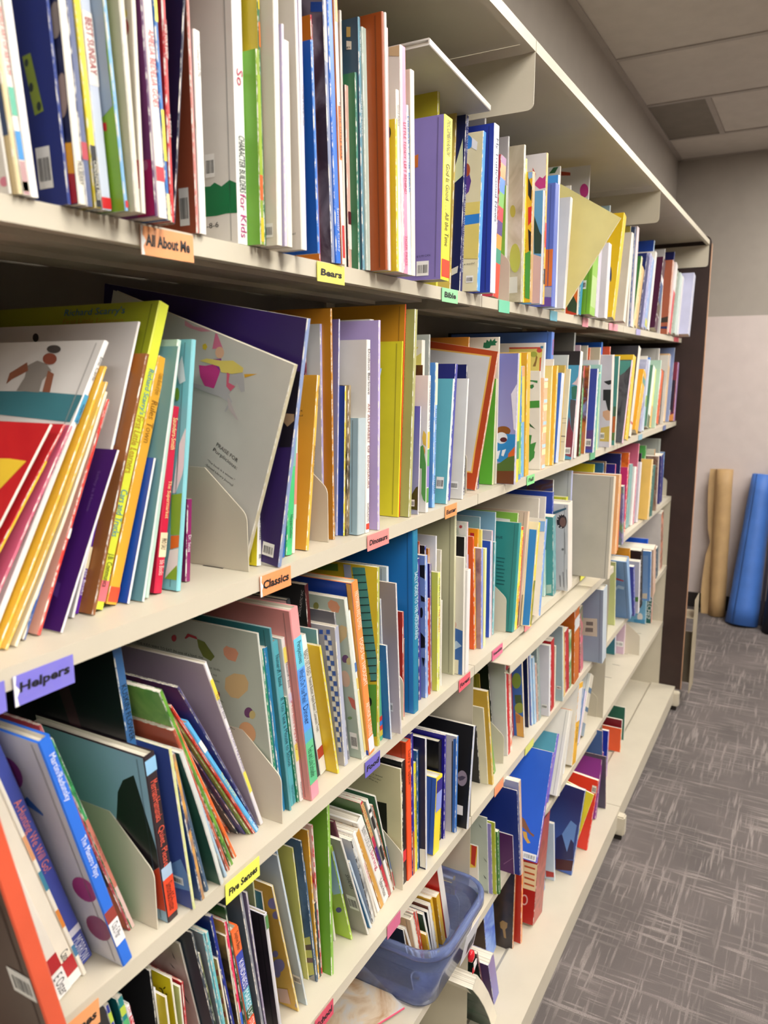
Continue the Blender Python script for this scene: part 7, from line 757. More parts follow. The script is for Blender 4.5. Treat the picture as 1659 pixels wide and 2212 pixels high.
['olive gold hardcover',4,.2423,.07,.0029,.1982,.1784,-.2143,.0,'d8b84a','b09a34',{'sb': [[.1155,.1663,'6a3a8a']],'hard': 1},'olive gold hardcover on the fourth shelf, right of the green thin paperback leaning'],
['black worn spine book',4,.2456,.05,.0028,.2248,.2024,-.2128,.0,'151416','100f12',{},'black worn spine book on the fourth shelf, right of the olive gold hardcover'],
['white tall paperback',4,.249,.02,.004,.248,.2232,-.1457,.0,'e2e2dc','d6d6d0',{},'white tall paperback on the fourth shelf, right of the black worn spine book'],
['glossy red spine book',4,.2534,.02,.0126,.2443,.2198,-.147,.0,'c41f22','c41f22',{},'glossy red spine book on the fourth shelf, right of the white tall paperback'],
['pink and orange thin book',4,.2666,.02,.0116,.2117,.1906,-.127,.0,'n:d8602a,e8dcd0,b04a3a','n:d8602a,e8dcd0,b04a3a',{},'pink and orange thin book on the fourth shelf, right of the glossy red spine book'],
['maroon edged thin book',4,.337,.04,.0094,.1719,.1547,-.1809,.0,'b0383a','d8d0cc',{},'maroon edged thin book on the fourth shelf, right of the pink and orange thin book'],
['blue picture book with green trees',4,.3469,.0163,.0071,.2017,.1815,-.1803,.0,'d8ccb4','3468b6',{'art': [['green_tree',[(.0028,.1478),(.0036,.1408),(.0057,.1343),(.0086,.1291),(.0122,.1259),(.0159,.125),(.0193,.1267),(.022,.1306),(.0236,.1363),(.024,.1432),(.0231,.1503),(.021,.1568),(.0181,.1619),(.0145,.165),(.0108,.1658),(.0075,.1641),(.0048,.1603),(.0032,.1546)],'7a9a3a'],['dark_trunk',[(.0193,.1081),(.0039,.1117),(.0026,.0893),(.018,.0856)],'3f5a34'],['green_tree',[(.0012,.0689),(.0038,.0656),(.0076,.063),(.0115,.0621),(.0152,.0628),(.0181,.0652),(.02,.0689),(.0205,.0735),(.0197,.0784),(.0175,.0831),(.0144,.0869),(.0107,.0894),(.0067,.0904),(.0031,.0896),(.0012,.0881)],'8a9a3c'],['tan_ground',[(.0171,.0008),(.0188,.0647),(.0012,.0542),(.0012,.0008)],'d3a04a'],['brown_shape',[(.0183,.0602),(.0077,.0559),(.0083,.0372),(.0183,.0346)],'b0703a']]},'blue picture book with green trees on the fourth shelf by the maroon edged thin book'],
['periwinkle book with pale spine',4,.4129,.02,.0099,.1956,.176,-.1927,.0,'b0cce8','7c86c8',{},'periwinkle book with pale spine on the fourth shelf, left of the pale blue spine book'],
['pale blue spine book',4,.4235,.0165,.0124,.1774,.1596,-.1955,.0,'accce6','a0c4e0',{},'pale blue spine book on the fourth shelf, right of the periwinkle book'],
['pink brown thin book',4,.4368,.0147,.0077,.1574,.1416,-.2003,.0,'c8a090','c8a090',{},'pink brown thin book on the fourth shelf, right of the pale blue spine book'],
['grey green tall paperback',4,.4451,.0136,.0158,.1955,.1759,-.1868,.0,'93a4a0','8c9c98',{},'grey green tall paperback on the fourth shelf, right of the pink brown thin book'],
['white paperback with barcode far',4,.4788,.0001,.0098,.1833,.165,-.0905,.0,'e6e4e8','d8d5dc',{'bc': [.0047,.0193,.0184,.0298]},'white paperback with barcode far on the fourth shelf, right of the grey green tall paperback'],
['red spine book',4,.508,.0041,.0258,.1863,.1677,-.1187,.0,'ba2024','b01c20',{},'red spine book on the fourth shelf, right of the white paperback'],
['cream thin spine book',4,.5421,.0061,.0075,.1585,.1426,-.068,.0,'ddd2bc','ddd2bc',{},'cream thin spine book on the fourth shelf, right of the red spine book'],
['pale blue leaning book with label',4,.5786,-.0044,.0081,.2054,.1849,-.1429,.0,'c8d4d4','9cb4ba',{'bc': [.0039,.033,.0157,.0416]},'pale blue leaning book with label on the fourth shelf by the blue and gold book'],
['amber and cream spine book',4,.6073,.001,.0139,.193,.1737,-.1933,.0,'e8c47a','e8c47a',{},'amber and cream spine book on the fourth shelf, right of the pale blue leaning book'],
['dark red narrow book',4,.6338,.0031,.0287,.1754,.1578,-.1769,.0,'b8222c','b8222c',{},'dark red narrow book on the fourth shelf, right of the amber and cream spine book'],
['green leaf picture spine book',4,.6673,.0035,.018,.1613,.1452,-.1467,.0,'n:3a7a40,8ab07a,dfe6d8','n:2f7a3f,9ac08a',{},'green leaf picture spine book on the fourth shelf, right of the dark red narrow book'],
['orange spine book with barcode label',4,.6979,.0,.045,.2061,.1855,-.1127,.0,'c86a20','c0621c',{'sb': [[.1497,.1846,'d8d8da']]},'orange spine book with barcode label on the fourth shelf by the white hanging tag book'],
['green and pink thin book',4,.7842,.0062,.0287,.1939,.1746,-.188,.0,'n:3f7a4a,d86a80','c83a60',{},'green and pink thin book on the fourth shelf, right of the white hanging tag book'],
['large blue grey book with label sticking out',4,.8809,-.0299,.0435,.2233,.2009,-.1301,.0,'c4ced6','8e9cb0',{'art': [['cream_label',[(.0563,.1321),(.0163,.136),(.0155,.0808),(.0571,.079)],'c8c0ac'],['grey_code',[(.0471,.1223),(.0277,.1242),(.0276,.1128),(.047,.1109)],'7a746c'],['grey_code',[(.0482,.1036),(.0275,.1057),(.0273,.0929),(.0494,.0905)],'7a746c']],'hard': 1},'large blue grey book with label sticking out on the fourth shelf'],
['dark navy book under the spare shelf',4,.4,.0233,.006,.2104,.1894,-.1568,.0,'c8c4bc','14183c',{},'dark navy book under the spare shelf on the fourth shelf by the blue picture book'],
['orange framed book behind',4,.55,.0305,.005,.1608,.1448,-.0256,.0,'e0703a','cf5a2c',{},'orange framed book behind on the fourth shelf, right of the cream thin spine book'],
['blue and gold book behind',4,.57,.036,.005,.17,.153,-.1218,.0,'d8b03a','4a70b4',{},'blue and gold book behind on the fourth shelf, right of the orange framed book'],
['white hanging tag book',4,.75,.057,.006,.1525,.1373,-.0013,.0,'e0e2e8','d8dce4',{},'white hanging tag book on the fourth shelf, right of the orange spine book'],
['light blue car picture hardcover',4,1.3227,-.0158,.0301,.2435,.2192,-.4568,.0,'90b4dc','6f94c6',{'art': [['red_stripe',[(.0534,.1768),(.0332,.1724),(.0132,.166),(.0148,.1611),(.0336,.1645),(.0537,.1709)],'b0404a'],['pale_swirl',[(.0538,.1158),(.0317,.1434),(.013,.1388),(.015,.1266),(.0324,.1295),(.0514,.1062)],'a8c0dc']],'hard': 1},'light blue car picture hardcover on the fourth shelf, right of the pale green book far'],
['violet blue tall paperback',4,1.3599,-.022,.0143,.1944,.1749,-.3243,.0,'6a70b8','4c50a4',{},'violet blue tall paperback on the fourth shelf, right of the light blue car picture hardcover'],
['silver grey book with green foot',4,1.3955,-.0271,.0207,.189,.1701,-.1561,.0,'dcd8dc','c6c6ce',{'art': [['green_foot',[(.0117,.0601),(.0012,.0617),(.0012,.0446),(.0113,.0431)],'5a8a3a']]},'silver grey book with green foot on the fourth shelf by the navy curved book far'],
['black spine book far',4,1.465,-.0215,.0275,.2171,.1954,-.218,.0,'1a1214','2a1612',{},'black spine book far on the fourth shelf, right of the amber book far'],
['blue folder with beige patch',4,1.5619,-.035,.0114,.1933,.174,-.19,.0,'8ab0dc','5f90d0',{'art': [['beige_patch',[(.027,.0273),(.0096,.03),(.0101,.0079),(.0266,.0072)],'c8bfae'],['pale_panel',[(.033,.1742),(.0096,.1771),(.008,.0302),(.0271,.0292)],'7fa4d4']]},'blue folder with beige patch on the fourth shelf, right of the black spine book far'],
['peach spine folder',4,1.6203,-.035,.045,.1908,.1717,-.2429,.0,'d6b49a','cfae94',{},'peach spine folder on the fourth shelf, right of the white and red topped book far'],
['dark green edged thin book',4,1.8862,.0,.0313,.1303,.1172,-.2395,.0,'3a5a6a','2a3a6a',{},'dark green edged thin book on the fourth shelf, right of the cobalt blue hardcover'],
['tall orange and black picture spine book',4,2.02,.0082,.045,.251,.2259,-.1946,.0,'n:e8842a,2a2024,e8a890,d86a3a','e0d8d0',{},'tall orange and black picture spine book on the fourth shelf'],
['cobalt blue hardcover behind',4,1.734,.0144,.01,.189,.1701,.0,.0,'2a6ae0','1658d0',{'hard': 1},'cobalt blue hardcover behind on the fourth shelf, right of the peach spine folder'],
['amber book far behind',4,1.435,.0143,.006,.221,.1989,-.1186,.0,'ecaa3a','e49c2a',{},'amber book far behind on the fourth shelf, right of the silver grey book'],
['pale green book far behind',4,1.232,.0146,.006,.2202,.1982,-.153,.0,'d8dc9a','c4cc8a',{},'pale green book far behind on the fourth shelf, right of the large blue grey book'],
['navy curved book far',4,1.39,.0145,.0051,.1926,.1733,-.1655,.0,'4a5068','202a50',{},'navy curved book far on the fourth shelf, right of the violet blue tall paperback'],
['white and red topped book far',4,1.5739,.0144,.006,.1453,.1308,.0,.0,'d8d0d2','b02030',{},'white and red topped book far on the fourth shelf, right of the blue folder'],
['white book with red and yellow panel',5,.1229,.03,.0024,.111,.0999,-.11,.0,'ece9e6','e4e1dd',{'art': [['yellow_frame',[(.0161,.1102),(.0012,.1102),(.0012,.0961),(.0052,.0577),(.0184,.0529)],'ecc84a'],['red_panel',[(.0134,.1102),(.0019,.1102),(.0073,.0594),(.0159,.0635)],'c0302a']]},'white book with red and yellow panel on the fifth shelf, left of the sage book'],
['sage book with black strokes',5,.1257,.0092,.0023,.1845,.166,-.115,.0,'c8d2c8','b4c2b8',{'art': [['black_stroke',[(.0187,.1663),(.0146,.1607),(.0115,.1558),(.0157,.1591)],'2a2e2c'],['black_stroke',[(.01,.0874),(.0058,.0829),(.0016,.0771),(.0058,.0804)],'2a2e2c'],['black_stroke',[(.011,.0445),(.0068,.04),(.0036,.0351),(.0079,.0371)],'2a2e2c'],['grey_foot',[(.0107,.0008),(.0108,.0052),(.0012,.0071),(.0012,.0008)],'8a8e8c']]},'sage book with black strokes on the fifth shelf, right of the white book'],
['lilac spine book',5,.1284,.0019,.0023,.1711,.154,-.1189,.0,'8f88c4','8f88c4',{},'lilac spine book on the fifth shelf, right of the sage book'],
['lime green spine book',5,.1311,-.0058,.0027,.1756,.158,-.1212,.0,'b8c444','b0bc3c',{},'lime green spine book on the fifth shelf, right of the lilac spine book'],
['forest green spine book',5,.1342,-.0106,.0089,.1533,.138,-.1251,.0,'3f7c3c','3f7c3c',{},'forest green spine book on the fifth shelf, right of the lime green spine book'],
['cream thin book',5,.2072,.03,.0025,.1015,.0914,-.2574,.0,'e2d8c8','e2d8c8',{},'cream thin book on the fifth shelf, right of the forest green spine book'],
['purple paperback with barcode',5,.2101,-.0159,.0024,.1028,.0925,-.1707,.0,'d8ccd8','591f62',{'art': [['scratch',[(.0237,.0208),(.0019,.0449),(.0015,.0435),(.0227,.0191)],'8a5a8a']]},'purple paperback with barcode on the fifth shelf, right of the cream thin book'],
['navy spine book',5,.2129,-.0282,.0027,.22,.198,-.1735,.0,'1c2f88','1c2f88',{},'navy spine book on the fifth shelf, right of the purple paperback'],
['lilac cover book with pink spine',5,.2161,-.03,.0125,.2365,.2128,-.1564,.0,'d8b8a0','9fa6cf',{},'lilac cover book with pink spine on the fifth shelf, right of the navy spine book'],
['very large blue book sticking out',5,.2651,-.047,.01,.2365,.25,.4179,.0,'7a5ac0','2f62cc',{'art': [['brown_animal',[(.0487,.0859),(.0407,.0817),(.0233,.059),(.0137,.0553),(.0152,.0508),(.0323,.0586),(.0448,.0658)],'8a5a3a'],['yellow_legs',[(.041,.0563),(.0319,.0566),(.0278,.0452),(.0196,.037),(.0259,.0342),(.0368,.0448)],'d8a440']],'bc': [.0022,.002,.0338,.0164]},'very large blue book sticking out on the fifth shelf, right of the lilac cover book'],
['violet spine book behind the blue',5,.5028,.005,.0189,.1684,.1516,.4577,.0,'6a58cc','5aa0b4',{},'violet spine book behind the blue on the fifth shelf by the very large blue book'],
['thick cream spine book',5,.5342,-.0109,.0311,.2137,.1924,.4538,.0,'e6e2d8','dcd8ce',{'hard': 1},'thick cream spine book on the fifth shelf, right of the violet spine book'],
['white spine book',5,.6438,.01,.0195,.1709,.1539,.3826,.0,'e2e4e4','dde0e0',{},'white spine book on the fifth shelf, right of the leopard print book'],
['second white spine book',5,.6678,.01,.0072,.1613,.1451,.3647,.0,'dfe2e6','d6dae0',{},'second white spine book on the fifth shelf, right of the white spine book'],
['golden spine book with white top',5,.7138,.0,.0402,.2247,.2022,.1823,.0,'f2b82f','e8e4dc',{'sb': [[.1176,.2096,'e9e6e2']],'t': [['SPLAT THE BIRD',.103,.0593,'4a3a14']]},'golden spine book with white top on the fifth shelf'],
['blue grey spine book',5,.831,.02,.0193,.1634,.147,.3509,.0,'7c98c4','7c98c4',{},'blue grey spine book on the fifth shelf, right of the second leopard print book'],
['pink white thin book',5,.8534,.02,.0138,.1486,.1337,.4323,.0,'e4d4e4','e4d4e4',{},'pink white thin book on the fifth shelf, right of the blue grey spine book'],
['white hardcover with blue squiggles',5,.8762,.02,.0407,.1815,.1633,.5166,.0,'ded6c4','cfd0c8',{'sb': [[.1258,.1415,'5a7a98'],[.0712,.0841,'5a7a98'],[.0004,.0377,'7a90a4']],'hard': 1},'white hardcover with blue squiggles on the fifth shelf, right of the pink white thin book'],
['leopard print book behind',5,.581,.0142,.005,.1502,.1351,.3857,.0,'7ab8c4','n:e89a3a,2a1a10,e8a84a',{},'leopard print book behind on the fifth shelf, right of the thick cream spine book'],
['second leopard print book behind',5,.768,.0141,.005,.148,.1332,.1348,.0,'8ac0cc','n:e8a03a,2a1a10,ecac50',{},'second leopard print book behind on the fifth shelf by the lime and navy topped book'],
['fiery orange and yellow book',5,.677,.0144,.006,.1659,.1494,.3555,.0,'f0d82a','g:f0d82a,e0561f,.2',{},'fiery orange and yellow book on the fifth shelf, right of the second white spine book'],
['lime and navy topped book',5,.759,.0142,.006,.1736,.1563,.1563,.0,'2a2f5a','b8d04a',{},'lime and navy topped book on the fifth shelf, right of the golden spine book'],
['blue and teal gradient book',5,1.6287,.0908,.0202,.2357,.1942,-.1299,.0,'d0d8e4','g:2f7f86,2a3f9e,.2',{},'blue and teal gradient book on the fifth shelf, right of the white hardcover'],
['pink paperback with price code',5,1.6494,.0631,.0175,.2244,.202,.0033,.0,'e8d4dc','d0b2c2',{'bc': [.0028,.0289,.0332,.0493]},'pink paperback with price code on the fifth shelf by the blue and teal gradient book'],
['light blue logo book',5,2.0557,.06,.018,.1857,.1672,-.0571,.0,'a8cce0','6aa4c8',{'art': [['white_logo',[(.0116,.0303),(.012,.0243),(.0137,.0188),(.0165,.0144),(.0201,.0118),(.024,.0111),(.0278,.0126),(.031,.016),(.0332,.0209),(.0341,.0267),(.0337,.0328),(.032,.0383),(.0291,.0426),(.0256,.0453),(.0216,.0459),(.0179,.0444),(.0147,.041),(.0125,.0361)],'d8d4d0'],['blue_foot',[(.0463,.0008),(.0469,.0142),(.0012,.0197),(.0012,.0008)],'3f86b0']]},'light blue logo book on the fifth shelf, right of the pink paperback'],
['dark teal sketching book',5,2.0741,.04,.0236,.1552,.1397,-.0542,.0,'e0a090','175450',{'ct': [['SKETCHES',-.005,.1356,.0043,.0189,'dcdcd4']]},'dark teal sketching book on the fifth shelf, right of the light blue logo book'],
['white folder far',5,2.0981,.09,.0275,.12,.108,-.0042,.0,'e6e0d4','e2dccc',{},'white folder far on the fifth shelf, right of the dark teal sketching book'],
['cream wavy magazine',6,.0907,-.02,.0276,.22,.198,-.5588,.0,'ece2cc','n:1a2a24,2f4a3a,16201c',{'bow': .018},'cream wavy magazine on the bottom shelf, left of the dark galaxy book'],
['dark galaxy book',6,.1433,.0165,.0064,.1785,.1607,-.3404,.0,'7a4a50','n:12161a,22382e,2a2a30',{},'dark galaxy book on the bottom shelf, right of the cream wavy magazine'],
['thick purple paperback',6,.1505,.0,.0307,.1345,.121,-.3095,.0,'g:7a78c0,8f6a98,.2','6a4a7c',{},'thick purple paperback on the bottom shelf, right of the dark galaxy book'],
['thick blue angel picture book',6,.2571,.0571,.0568,.22,.198,-.2044,.0,'n:3a5fd0,8fb0f0,5a78d8','4a3424',{},'thick blue angel picture book on the bottom shelf, right of the thick purple paperback'],
['dark stage picture book',6,.3271,.0219,.0075,.25,.225,.0104,.0,'c8885a','n:231f1e,3a322e,4a3a30',{'art': [['gold_dress',[(.0332,.067),(.0266,.0742),(.0142,.0718),(.0149,.0596),(.0192,.0531),(.0163,.0303),(.0219,.0305),(.0259,.0506),(.0316,.0532)],'9a7a4a']]},'dark stage picture book on the bottom shelf, right of the thick blue angel picture book'],
['red book with orange edge',6,.3519,.01,.0091,.24,.216,-.0421,.0,'ec8a3a','b82c1c',{},'red book with orange edge on the bottom shelf, right of the dark stage picture book'],
['very thick red book with striped top',6,.4128,.0,.073,.265,.2385,.1387,.0,'n:8a3a30,b04a44,6a2a2a','a8221c',{'art': [['cream_top',[(.0433,.1502),(.0012,.1533),(.0012,.0964),(.0014,.0858),(.0347,.0852)],'ecd8a8'],['red_stripe',[(.0334,.1429),(.006,.1431),(.0061,.139),(.0331,.1385)],'c2552c'],['red_stripe',[(.0323,.1284),(.006,.1288),(.0061,.1246),(.0319,.1239)],'c2552c'],['red_stripe',[(.0312,.115),(.0053,.1147),(.0054,.1105),(.0309,.1105)],'c2552c'],['red_stripe',[(.0305,.1003),(.0048,.1002),(.005,.0961),(.0302,.096)],'c2552c'],['white_ring',[(.0181,.0597),(.0183,.0549),(.0194,.0504),(.0215,.0466),(.0241,.0441),(.0271,.0431),(.03,.0437),(.0325,.0459),(.0343,.0495),(.0352,.0539),(.0351,.0587),(.0339,.0632),(.0318,.067),(.0292,.0695),(.0262,.0705),(.0233,.0699),(.0208,.0676),(.019,.0641)],'e0b8b0'],['red_core',[(.0208,.0588),(.0209,.0553),(.0217,.052),(.0231,.0492),(.0249,.0474),(.0269,.0467),(.0289,.0473),(.0306,.0489),(.0319,.0516),(.0325,.0548),(.0324,.0583),(.0316,.0616),(.0302,.0643),(.0284,.0662),(.0264,.0668),(.0244,.0663),(.0227,.0646),(.0214,.062)],'a8221c']]},'very thick red book with striped top on the bottom shelf, right of the red book'],
['pale blue thin book',6,.5587,.02,.0138,.2088,.1879,-.1347,.0,'7d9fc4','7d9fc4',{},'pale blue thin book on the bottom shelf, right of the very thick red book'],
['white and blue book with red foot',6,.6154,.0076,.0081,.186,.1674,-.1606,.0,'dce4ec','c6d2de',{'art': [['red_foot',[(.0237,.0271),(.0012,.029),(.0012,.0127),(.0227,.0061)],'b8302c']]},'white and blue book with red foot on the bottom shelf'],
['starry blue castle book tipped outward',6,.66,-.0258,.01,.2578,.2,.0,.1003,'7a94d0','g:4a68b4,252a66,.22',{'art': [['castle',[(.0556,.0924),(.0417,.1105),(.03,.0852),(.0216,.0645),(.0168,.1061),(.0075,.098),(.0018,.0489),(.0493,.0276)],'2a2a5c'],['maroon_foot',[(.0441,.0008),(.0484,.0311),(.0014,.046),(.0012,.0422),(.0012,.0141),(.0389,.0008)],'4a1a22'],['pale_glow',[(.0417,.1105),(.0245,.16),(.0073,.1522),(.0075,.098),(.0168,.1061),(.0216,.0645)],'6a90cc']]},'starry blue castle book tipped outward on the bottom shelf by the white and blue book'],
['plain yellow book behind the castle',6,.675,-.009,.004,.2511,.226,.0,.2522,'f0d83a','f0dc2f',{},'plain yellow book behind the castle on the bottom shelf by the starry blue castle book'],
['bright red book with barcode',6,.79,-.0334,.01,.2226,.2003,.0,.1014,'e83a30','e63a2c',{'bc': [.002,.1823,.0139,.2049]},'bright red book with barcode on the bottom shelf, right of the plain yellow book'],
['purple thin book',6,.9496,-.0173,.0178,.2,.18,.2876,.0,'8a3a8a','8a3a8a',{},'purple thin book on the bottom shelf, right of the bright red book'],
['pale blue thin end book',6,1.0242,.0,.0024,.1271,.1144,-.1548,.0,'c8d4e4','c8d4e4',{},'pale blue thin end book on the bottom shelf, right of the purple thin book'],
['navy book with white sticker',6,1.0271,.0,.0024,.1364,.1228,-.1607,.0,'e0e2ea','1f2c60',{},'navy book with white sticker on the bottom shelf by the pale blue thin end book'],
['yellow book with monkey legs picture',6,1.0584,.0037,.0024,.1299,.1169,.005,.0,'e86a5a','ecd236',{'art': [['dark_leg',[(.0474,.1088),(.0318,.1095),(.0375,.0302),(.0501,.0301)],'3a2c24'],['dark_leg',[(.0199,.1193),(.0042,.1134),(.0155,.0262),(.0282,.0328)],'3a2c24']]},'yellow book with monkey legs picture on the bottom shelf, right of the small blue book'],
['small blue book behind the yellow',6,1.0556,.0144,.0023,.1441,.1297,.0081,.0,'4a86dc','3a78d4',{},'small blue book behind the yellow on the bottom shelf, left of the yellow book'],
['maroon and gold dragon book',6,1.11,.0101,.006,.1548,.1394,.04,.0,'e0d4d8','6d2644',{'art': [['gold_beast',[(.0115,.1237),(.0123,.1189),(.0153,.1141),(.0201,.1099),(.0261,.1068),(.0326,.1051),(.0388,.1051),(.044,.1068),(.0475,.11),(.0488,.1143),(.048,.1191),(.0449,.1239),(.0401,.1282),(.0341,.1313),(.0276,.1329),(.0214,.1328),(.0163,.1311),(.0128,.1279)],'b8783a']]},'maroon and gold dragon book on the bottom shelf, right of the yellow book'],
['slate violet book with label',6,1.0299,-.03,.0023,.1924,.1732,-.1652,.0,'b06a6a','514b60',{},'slate violet book with label on the bottom shelf, right of the navy book'],
['grey green thin book',6,1.0326,-.0209,.0023,.1878,.169,-.1682,.0,'b8bcb4','9aa09a',{},'grey green thin book on the bottom shelf, right of the slate violet book'],
['blue picture book',6,1.0358,-.0174,.0024,.2791,.24,-.1723,.0,'c08a7a','3f6aa4',{},'blue picture book on the bottom shelf, right of the grey green thin book'],
['red and green thin book',6,1.0388,-.0088,.0024,.2793,.24,-.1755,.0,'b04a44','3f7a74',{},'red and green thin book on the bottom shelf, right of the blue picture book'],
['teal leaf book',6,1.0418,-.0042,.0024,.1874,.1686,-.0778,.0,'cfd0c0','5aa4a4',{},'teal leaf book on the bottom shelf, right of the red and green thin book'],
['cream and teal spine book',6,1.0446,-.0081,.0024,.188,.1692,-.0796,.0,'2f8c94','e2d8c8',{'hard': 1},'cream and teal spine book on the bottom shelf, right of the teal leaf book'],
['crumpled white folder',6,1.0473,.0045,.0024,.1847,.1663,-.0822,.0,'e8e6ea','eceaee',{'bow': .008},'crumpled white folder on the bottom shelf, right of the cream and teal spine book'],
['green picture book',6,1.52,.0197,.006,.1296,.1166,-.04,.0,'d8d4d0','35705a',{},'green picture book on the bottom shelf, right of the maroon book'],
['maroon book',6,1.441,.0142,.008,.1128,.1015,.0,.0,'e0d8d4','7a1a22',{},'maroon book on the bottom shelf, right of the orange red topped book'],
['orange red topped book',6,1.42,.0109,.006,.0893,.0804,.0,.0,'f0a04a','e85a2c',{},'orange red topped book on the bottom shelf, right of the blue and lilac box book'],
['blue and lilac box book',6,1.225,.0144,.012,.164,.1476,.0,.0,'a88ac8','1a34a8',{},'blue and lilac box book on the bottom shelf by the maroon and gold dragon book'],
['yellow book standing below the bin',6,1.05,.06,.0024,.27,.225,-.0868,.0,'ecdc4a','e8d840',{},'yellow book standing below the bin on the bottom shelf, right of the crumpled white folder'],
['tan orange paperback below the bin',6,1.0527,.02,.0024,.1432,.1289,-.0919,.0,'e4dccc','b0662a',{},'tan orange paperback below the bin on the bottom shelf, left of the small blue book'],
['dark navy small book',7,-.178,.03,.0031,.1506,.1355,-.2597,.0,'c8c4bc','151c2c',{},'dark navy small book in the blue bin, left of the grey white edged small book'],
['grey white edged small book',7,-.153,.03,.0056,.153,.1377,-.3873,.0,'d8d4cc','d09a50',{},'grey white edged small book in the blue bin, right of the dark navy small book'],
['cream edged small book',7,-.1465,.03,.0105,.1519,.1367,-.2889,.0,'ece2cc','e8dcc0',{'hard': 1},'cream edged small book in the blue bin, right of the grey white edged small book'],
['red spine small book',7,-.1352,.03,.0057,.1575,.1418,-.2848,.0,'c8442c','e4e0dc',{},'red spine small book in the blue bin, right of the cream edged small book'],
['second red spine small book',7,-.1288,.03,.0048,.1542,.1387,-.2758,.0,'d04a30','dcd8d4',{},'second red spine small book in the blue bin, right of the red spine small book'],
['short mustard small book',7,-.1235,.02,.0051,.0959,.0863,-.2755,.0,'d9b42a','cfa824',{},'short mustard small book in the blue bin, right of the second red spine small book'],
['white spine small book with green cover',7,-.1009,.03,.0057,.1294,.1164,-.3227,.0,'e6e6de','2a4a3a',{},'white spine small book with green cover in the blue bin'],
['white spine small book with black cover',7,-.0945,.03,.0057,.1202,.1082,-.257,.0,'e6e2dc','1c1c20',{},'white spine small book with black cover in the blue bin'],
['white spine small book with brown cover',7,-.0872,.03,.0083,.1289,.116,-.2545,.0,'e9e4da','7a3a28',{},'white spine small book with brown cover in the blue bin by the yellow small book'],
['yellow small book with narrow label',7,-.0778,.03,.0076,.1368,.1231,-.2482,.0,'e8b82a','dca81f',{},'yellow small book with narrow label in the blue bin by the white spine small book'],
['gold small book with mint top',7,-.0549,.03,.0135,.1242,.1117,-.2603,.0,'dcae2c','d2a224',{'art': [['mint_top',[(.0357,.1234),(.0084,.1234),(.0371,.1165)],'6cc4ae']]},'gold small book with mint top in the blue bin, right of the yellow small book'],
['white and red small book',7,-.0351,.03,.0176,.18,.162,-.2709,.0,'e6ded4','d8302a',{},'white and red small book in the blue bin, right of the gold small book'],
['thick yellow bare topped small book',7,.0185,.03,.0232,.112,.1008,-.3244,.0,'e6bc3a','d6a628',{'art': [['dusk_foot',[(.0363,.0008),(.0366,.0423),(.0035,.0482),(.0012,.0081),(.0012,.0067),(.0125,.0008)],'8a86b4']],'sb': [[.0402,.0899,'8a5a8a']],'hard': 1},'thick yellow bare topped small book in the blue bin'],
]
TORN_ = [([(0, 0), (.05, 0), (.03, .3), (.09, .5), (.04, .7), (.06, 1), (0, 1)], 0)]
